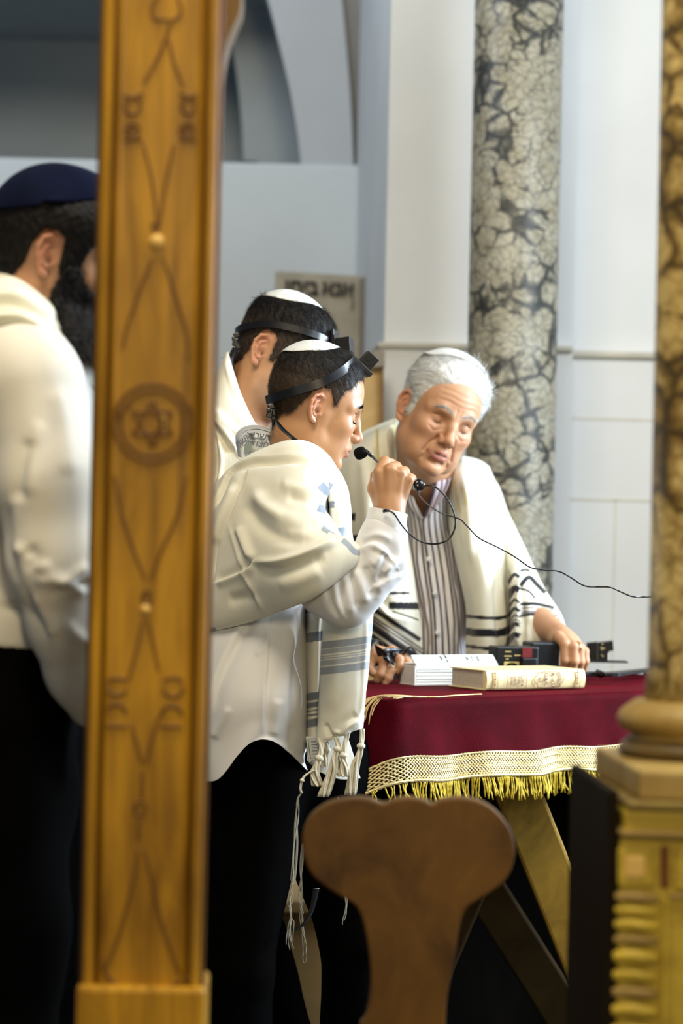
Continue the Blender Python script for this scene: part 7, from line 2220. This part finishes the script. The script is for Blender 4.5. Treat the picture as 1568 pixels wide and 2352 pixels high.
# ------------------------------------------------------------------ black cases, boxes and straps
gold_mark = mat_plain('gold stamped mark', (0.75, 0.60, 0.22), 0.4, metal=0.3)
red_label = mat_plain('dark red label', (0.16, 0.006, 0.010), 0.5)
def box_at(px0, px1, py_base, height_px, depth, name, label, cat='box', yaw=0.0, mat=box_black, bevel=0.003):
    """box standing on the cloth with its front lower edge between two pixels"""
    d = py_base
    a = P(px0, 1560, d); b = P(px1, 1560, d + 0.25 * (px1 - px0) / F_PX * d); a.z = b.z = TZ + 0.003
    u_ = (b - a); u_.z = 0; w = u_.length; u_ = u_.normalized()
    v_ = Vector((-u_.y, u_.x, 0))
    h = height_px / F_PX * d
    root_ = empty(name, a + u_ * w / 2 + v_ * depth / 2, label, cat)
    mb = MB(); mb.box(frame(a + u_ * w / 2 + v_ * depth / 2 + Vector((0, 0, h / 2 + 0.0005)), u_, v_, (0, 0, 1)), (w, depth, h), bevel); mb.build('case_body', mat, root_)
    return root_, a, u_, v_, w, h
r_, a, u_, v_, w, h = box_at(1139, 1236, 4.98, 84, 0.06, 'phylactery_case', 'black case with gold marks and a red label behind the cream book', 'case')
FRM = lambda x, z, lift=0.0008: a + u_ * x - v_ * lift + Vector((0, 0, z))
def face_quad(name, x0, x1, z0, z1, mat, parent, lift=0.0008):
    mb = MB(); mb.prism([FRM(x0, z0, 0), FRM(x1, z0, 0), FRM(x1, z1, 0), FRM(x0, z1, 0)], -v_ * lift); return mb.build(name, mat, parent)
face_quad('red_label', w * .60, w * .83, h * .72, h * .98, red_label, r_, 0.003)
face_quad('gold_label', w * .18, w * .54, h * .28, h * .60, gold_mark, r_)
mb = MB(); mb.prism([FRM(w * (.36 + .155 * math.cos(t)), h * (.44 + .135 * math.sin(t)), 0.0008) for t in np.linspace(0, 2 * PI, 20, endpoint=False)], -v_ * 0.0008); mb.build('label_ground', box_black, r_)
lettering('gold_lettering', heb('של יד'), 0.011, frame(FRM(w * .36, h * .44, 0.0020), u_, (0, 0, 1), -v_), gold_mark, r_, 0.0002, 0.0003)
for x0, x1, z in ((.18, .36, .74), (.20, .34, .86), (.42, .56, .76), (.22, .28, .66)):
    face_quad('gold_line', w * x0, w * x1, h * z, h * (z + .025), gold_mark, r_)
mb = MB(); mb.box(frame(FRM(w * .74, h * .36, 0.006), u_, v_, (0, 0, 1)), (w * .34, .016, h * .70), 0.002); mb.build('side_flap', box_black, r_)
box_at(1220, 1285, 5.035, 92, 0.07, 'large_black_case', 'larger plain black case beside the ringed hand of the older man', 'case', mat=mat_plain('blue black case', (0.012, 0.016, 0.022), 0.45, 0.2, 30), bevel=0.004)
# small box with a notched corner on a wide strap base
r_ = empty('small_black_box', TP(1380, 1540, 0.02), 'small black box with a notched lower corner on coiled black straps', 'box')
bd = 5.0
c00 = TP(1338, 1548, 0.004)
bd = (c00 - CAM_P).dot(_fw) + 0.03
pf = [(1372, 1519), (1372, 1476), (1407, 1472), (1409, 1494), (1399, 1496), (1395, 1502), (1395, 1517)]
mb = MB(); mb.prism([P(x, y, bd) for x, y in pf], (0.004, 0.035, 0)); mb.build('notched_front', box_black, r_, bevel=0.001)
mb = MB(); mb.prism([P(1346, 1519, bd + .004), P(1346, 1477, bd + .004), P(1371.5, 1474.5, bd + .001), P(1371.5, 1519, bd + .001)], (0.004, 0.035, 0)); mb.build('box_side', box_black, r_, bevel=0.001)
for pts in ([(1381, 1480), (1385, 1478)], [(1379, 1487), (1386, 1490), (1389, 1488)], [(1380, 1492), (1384, 1492)], [(1381, 1503), (1384, 1509), (1386, 1506)]):
    mb = MB(); mb.tube([P(x, y, bd - .001) for x, y in pts], 0.0007, 5); mb.build('gold_mark', gold_mark, r_)
st = empty('coiled_straps', TP(1390, 1548, 0.0), 'coil of wide black strap under the small notched box on the crimson cloth', 'strap')
for i in range(3):
    mb = MB()
    ribbon(mb, [TP(1336, 1547, .008 + .008 * i), TP(1370, 1549 - 1 * i, .008 + .008 * i), TP(1410, 1547 + i, .009 + .008 * i), TP(1450, 1543, .009 + .008 * i), TP(1500, 1538, .008 + .006 * i)], 0.026 - .002 * i, tv, 0.007, 8); mb.build('strap_turn', box_black, st, False)
mb = MB(); mb.box(frame((P(1394, 1519, bd + .012)), (1, 0, 0), (0, 1, 0), (0, 0, 1)), (0.088, 0.05, 0.004), 0.001); mb.build('box_plate', box_black, r_)
# small folded things at the far right end of the cloth
pk = mat_plain('pink paper', (0.62, 0.20, 0.20), 0.7)
for k_, (px, py, wd, mt) in enumerate(((1442, 1518, .030, pk), (1462, 1520, .022, paper))):
    q = TP(px, 1548, 0.003); q = P(px, py, 5.45); q.z = TZ + 0.004
    mb = MB(); mb.box(frame(q, tu, tv, (0, 0, 1)), (wd, 0.02, 0.006), 0.001); o = mb.build('paper_packet', mt); tag(o, ('small pink folded paper' if k_ == 0 else 'small white folded paper') + ' at the far right end of the crimson cloth', 'paper')

# ------------------------------------------------------------------ microphone
mic_black = mat_plain('black microphone plastic', (0.006, 0.006, 0.008), 0.22, 0.1, 40, spec=0.6)
foam = mat_plain('black foam', (0.006, 0.006, 0.006), 0.95, 0.4, 200, 0.8, 700, spec=0.1)
mc = empty('gooseneck_microphone', P(900, 1090, 4.15), 'thin black gooseneck microphone with a foam head in the boys fist', 'microphone')
hc = P(827, 1041, 4.165); hn = (P(840, 1036, 4.165) - P(815, 1046, 4.165)).normalized()
ax_m = (P(868, 1064, 4.15) - P(838, 1034, 4.165)).normalized()
mb = MB(); mb.lathe(hc - hn * 0.0105, [(0.003, -0.0004), (0.0072, 0.0008), (0.0100, 0.0045), (0.0108, 0.009), (0.0106, 0.015), (0.0090, 0.0195), (0.005, 0.0215)], 24, axis=hn); mb.build('foam_head', foam, mc, True)
mb = MB(); mb.tube([P(836, 1036, 4.165), P(841, 1037, 4.164), P(854, 1048, 4.158)], [0.0036, 0.0038, 0.0034], 12); mb.build('capsule_sleeve', mic_black, mc, True)
mb = MB(); mb.tube(smooth_path([P(852, 1046, 4.158), P(862, 1056, 4.152), P(872, 1065, 4.148), P(890, 1076, 4.146), P(920, 1096, 4.142), P(944, 1108, 4.138), P(952, 1112, 4.134)], 6), 0.0022, 10); mb.build('stem', mic_black, mc, True)
bc_ = P(961, 1115, 4.128); bx = (P(968, 1111, 4.110) - P(955, 1119, 4.140)).normalized()
mb = MB(); mb.lathe(bc_ - bx * 0.008, [(0.004, -0.001), (0.0085, 0.0005), (0.0103, 0.004), (0.0106, 0.010), (0.0098, 0.0145), (0.006, 0.017)], 28, axis=bx); mb.build('connector', mic_black, mc, True)
cable = [(968, 1118, 4.115), (984, 1115, 4.105), (1004, 1122, 4.10), (1028, 1148, 4.10), (1043, 1182, 4.10), (1044, 1212, 4.10), (1030, 1238, 4.10), (1004, 1249, 4.095), (972, 1246, 4.09), (944, 1230, 4.085), (922, 1206, 4.075), (908, 1184, 4.068), (896, 1174, 4.066), (884, 1174, 4.070)]
mb = MB(); mb.tube(smooth_path([P(*q) for q in cable], 8), 0.0016, 8); mb.build('cable_loop', mic_black, mc, True)
mb = MB(); mb.tube([P(880, 1174, 4.071), P(888, 1172.5, 4.068), P(893, 1173, 4.066)], [0.0030, 0.0028, 0.0022], 10); mb.build('cable_tip', mic_black, mc, True)
mb = MB(); mb.tube([P(960, 1126, 4.118), P(961, 1134, 4.115)], [0.0030, 0.0022], 10); mb.build('strain_relief', mic_black, mc, True)
cable = [(960, 1130, 4.115), (966, 1142, 4.11), (984, 1160, 4.10), (1012, 1178, 4.09), (1040, 1187, 4.085), (1058, 1194, 4.085), (1074, 1210, 4.09), (1100, 1236, 4.10), (1140, 1256, 4.11), (1180, 1278, 4.12), (1215, 1302, 4.13), (1240, 1308, 4.14), (1280, 1312, 4.15), (1306, 1324, 4.15), (1340, 1345, 4.16), (1368, 1348, 4.17), (1400, 1349, 4.17), (1424, 1359, 4.18), (1452, 1370, 4.18), (1484, 1371, 4.2), (1540, 1372, 4.2), (1640, 1420, 4.2), (1760, 1600, 4.2), (1780, 1900, 4.2)]
mb = MB(); mb.tube(smooth_path([P(*q) for q in cable], 6), 0.0013, 8); mb.build('cable', mic_black, mc, True)
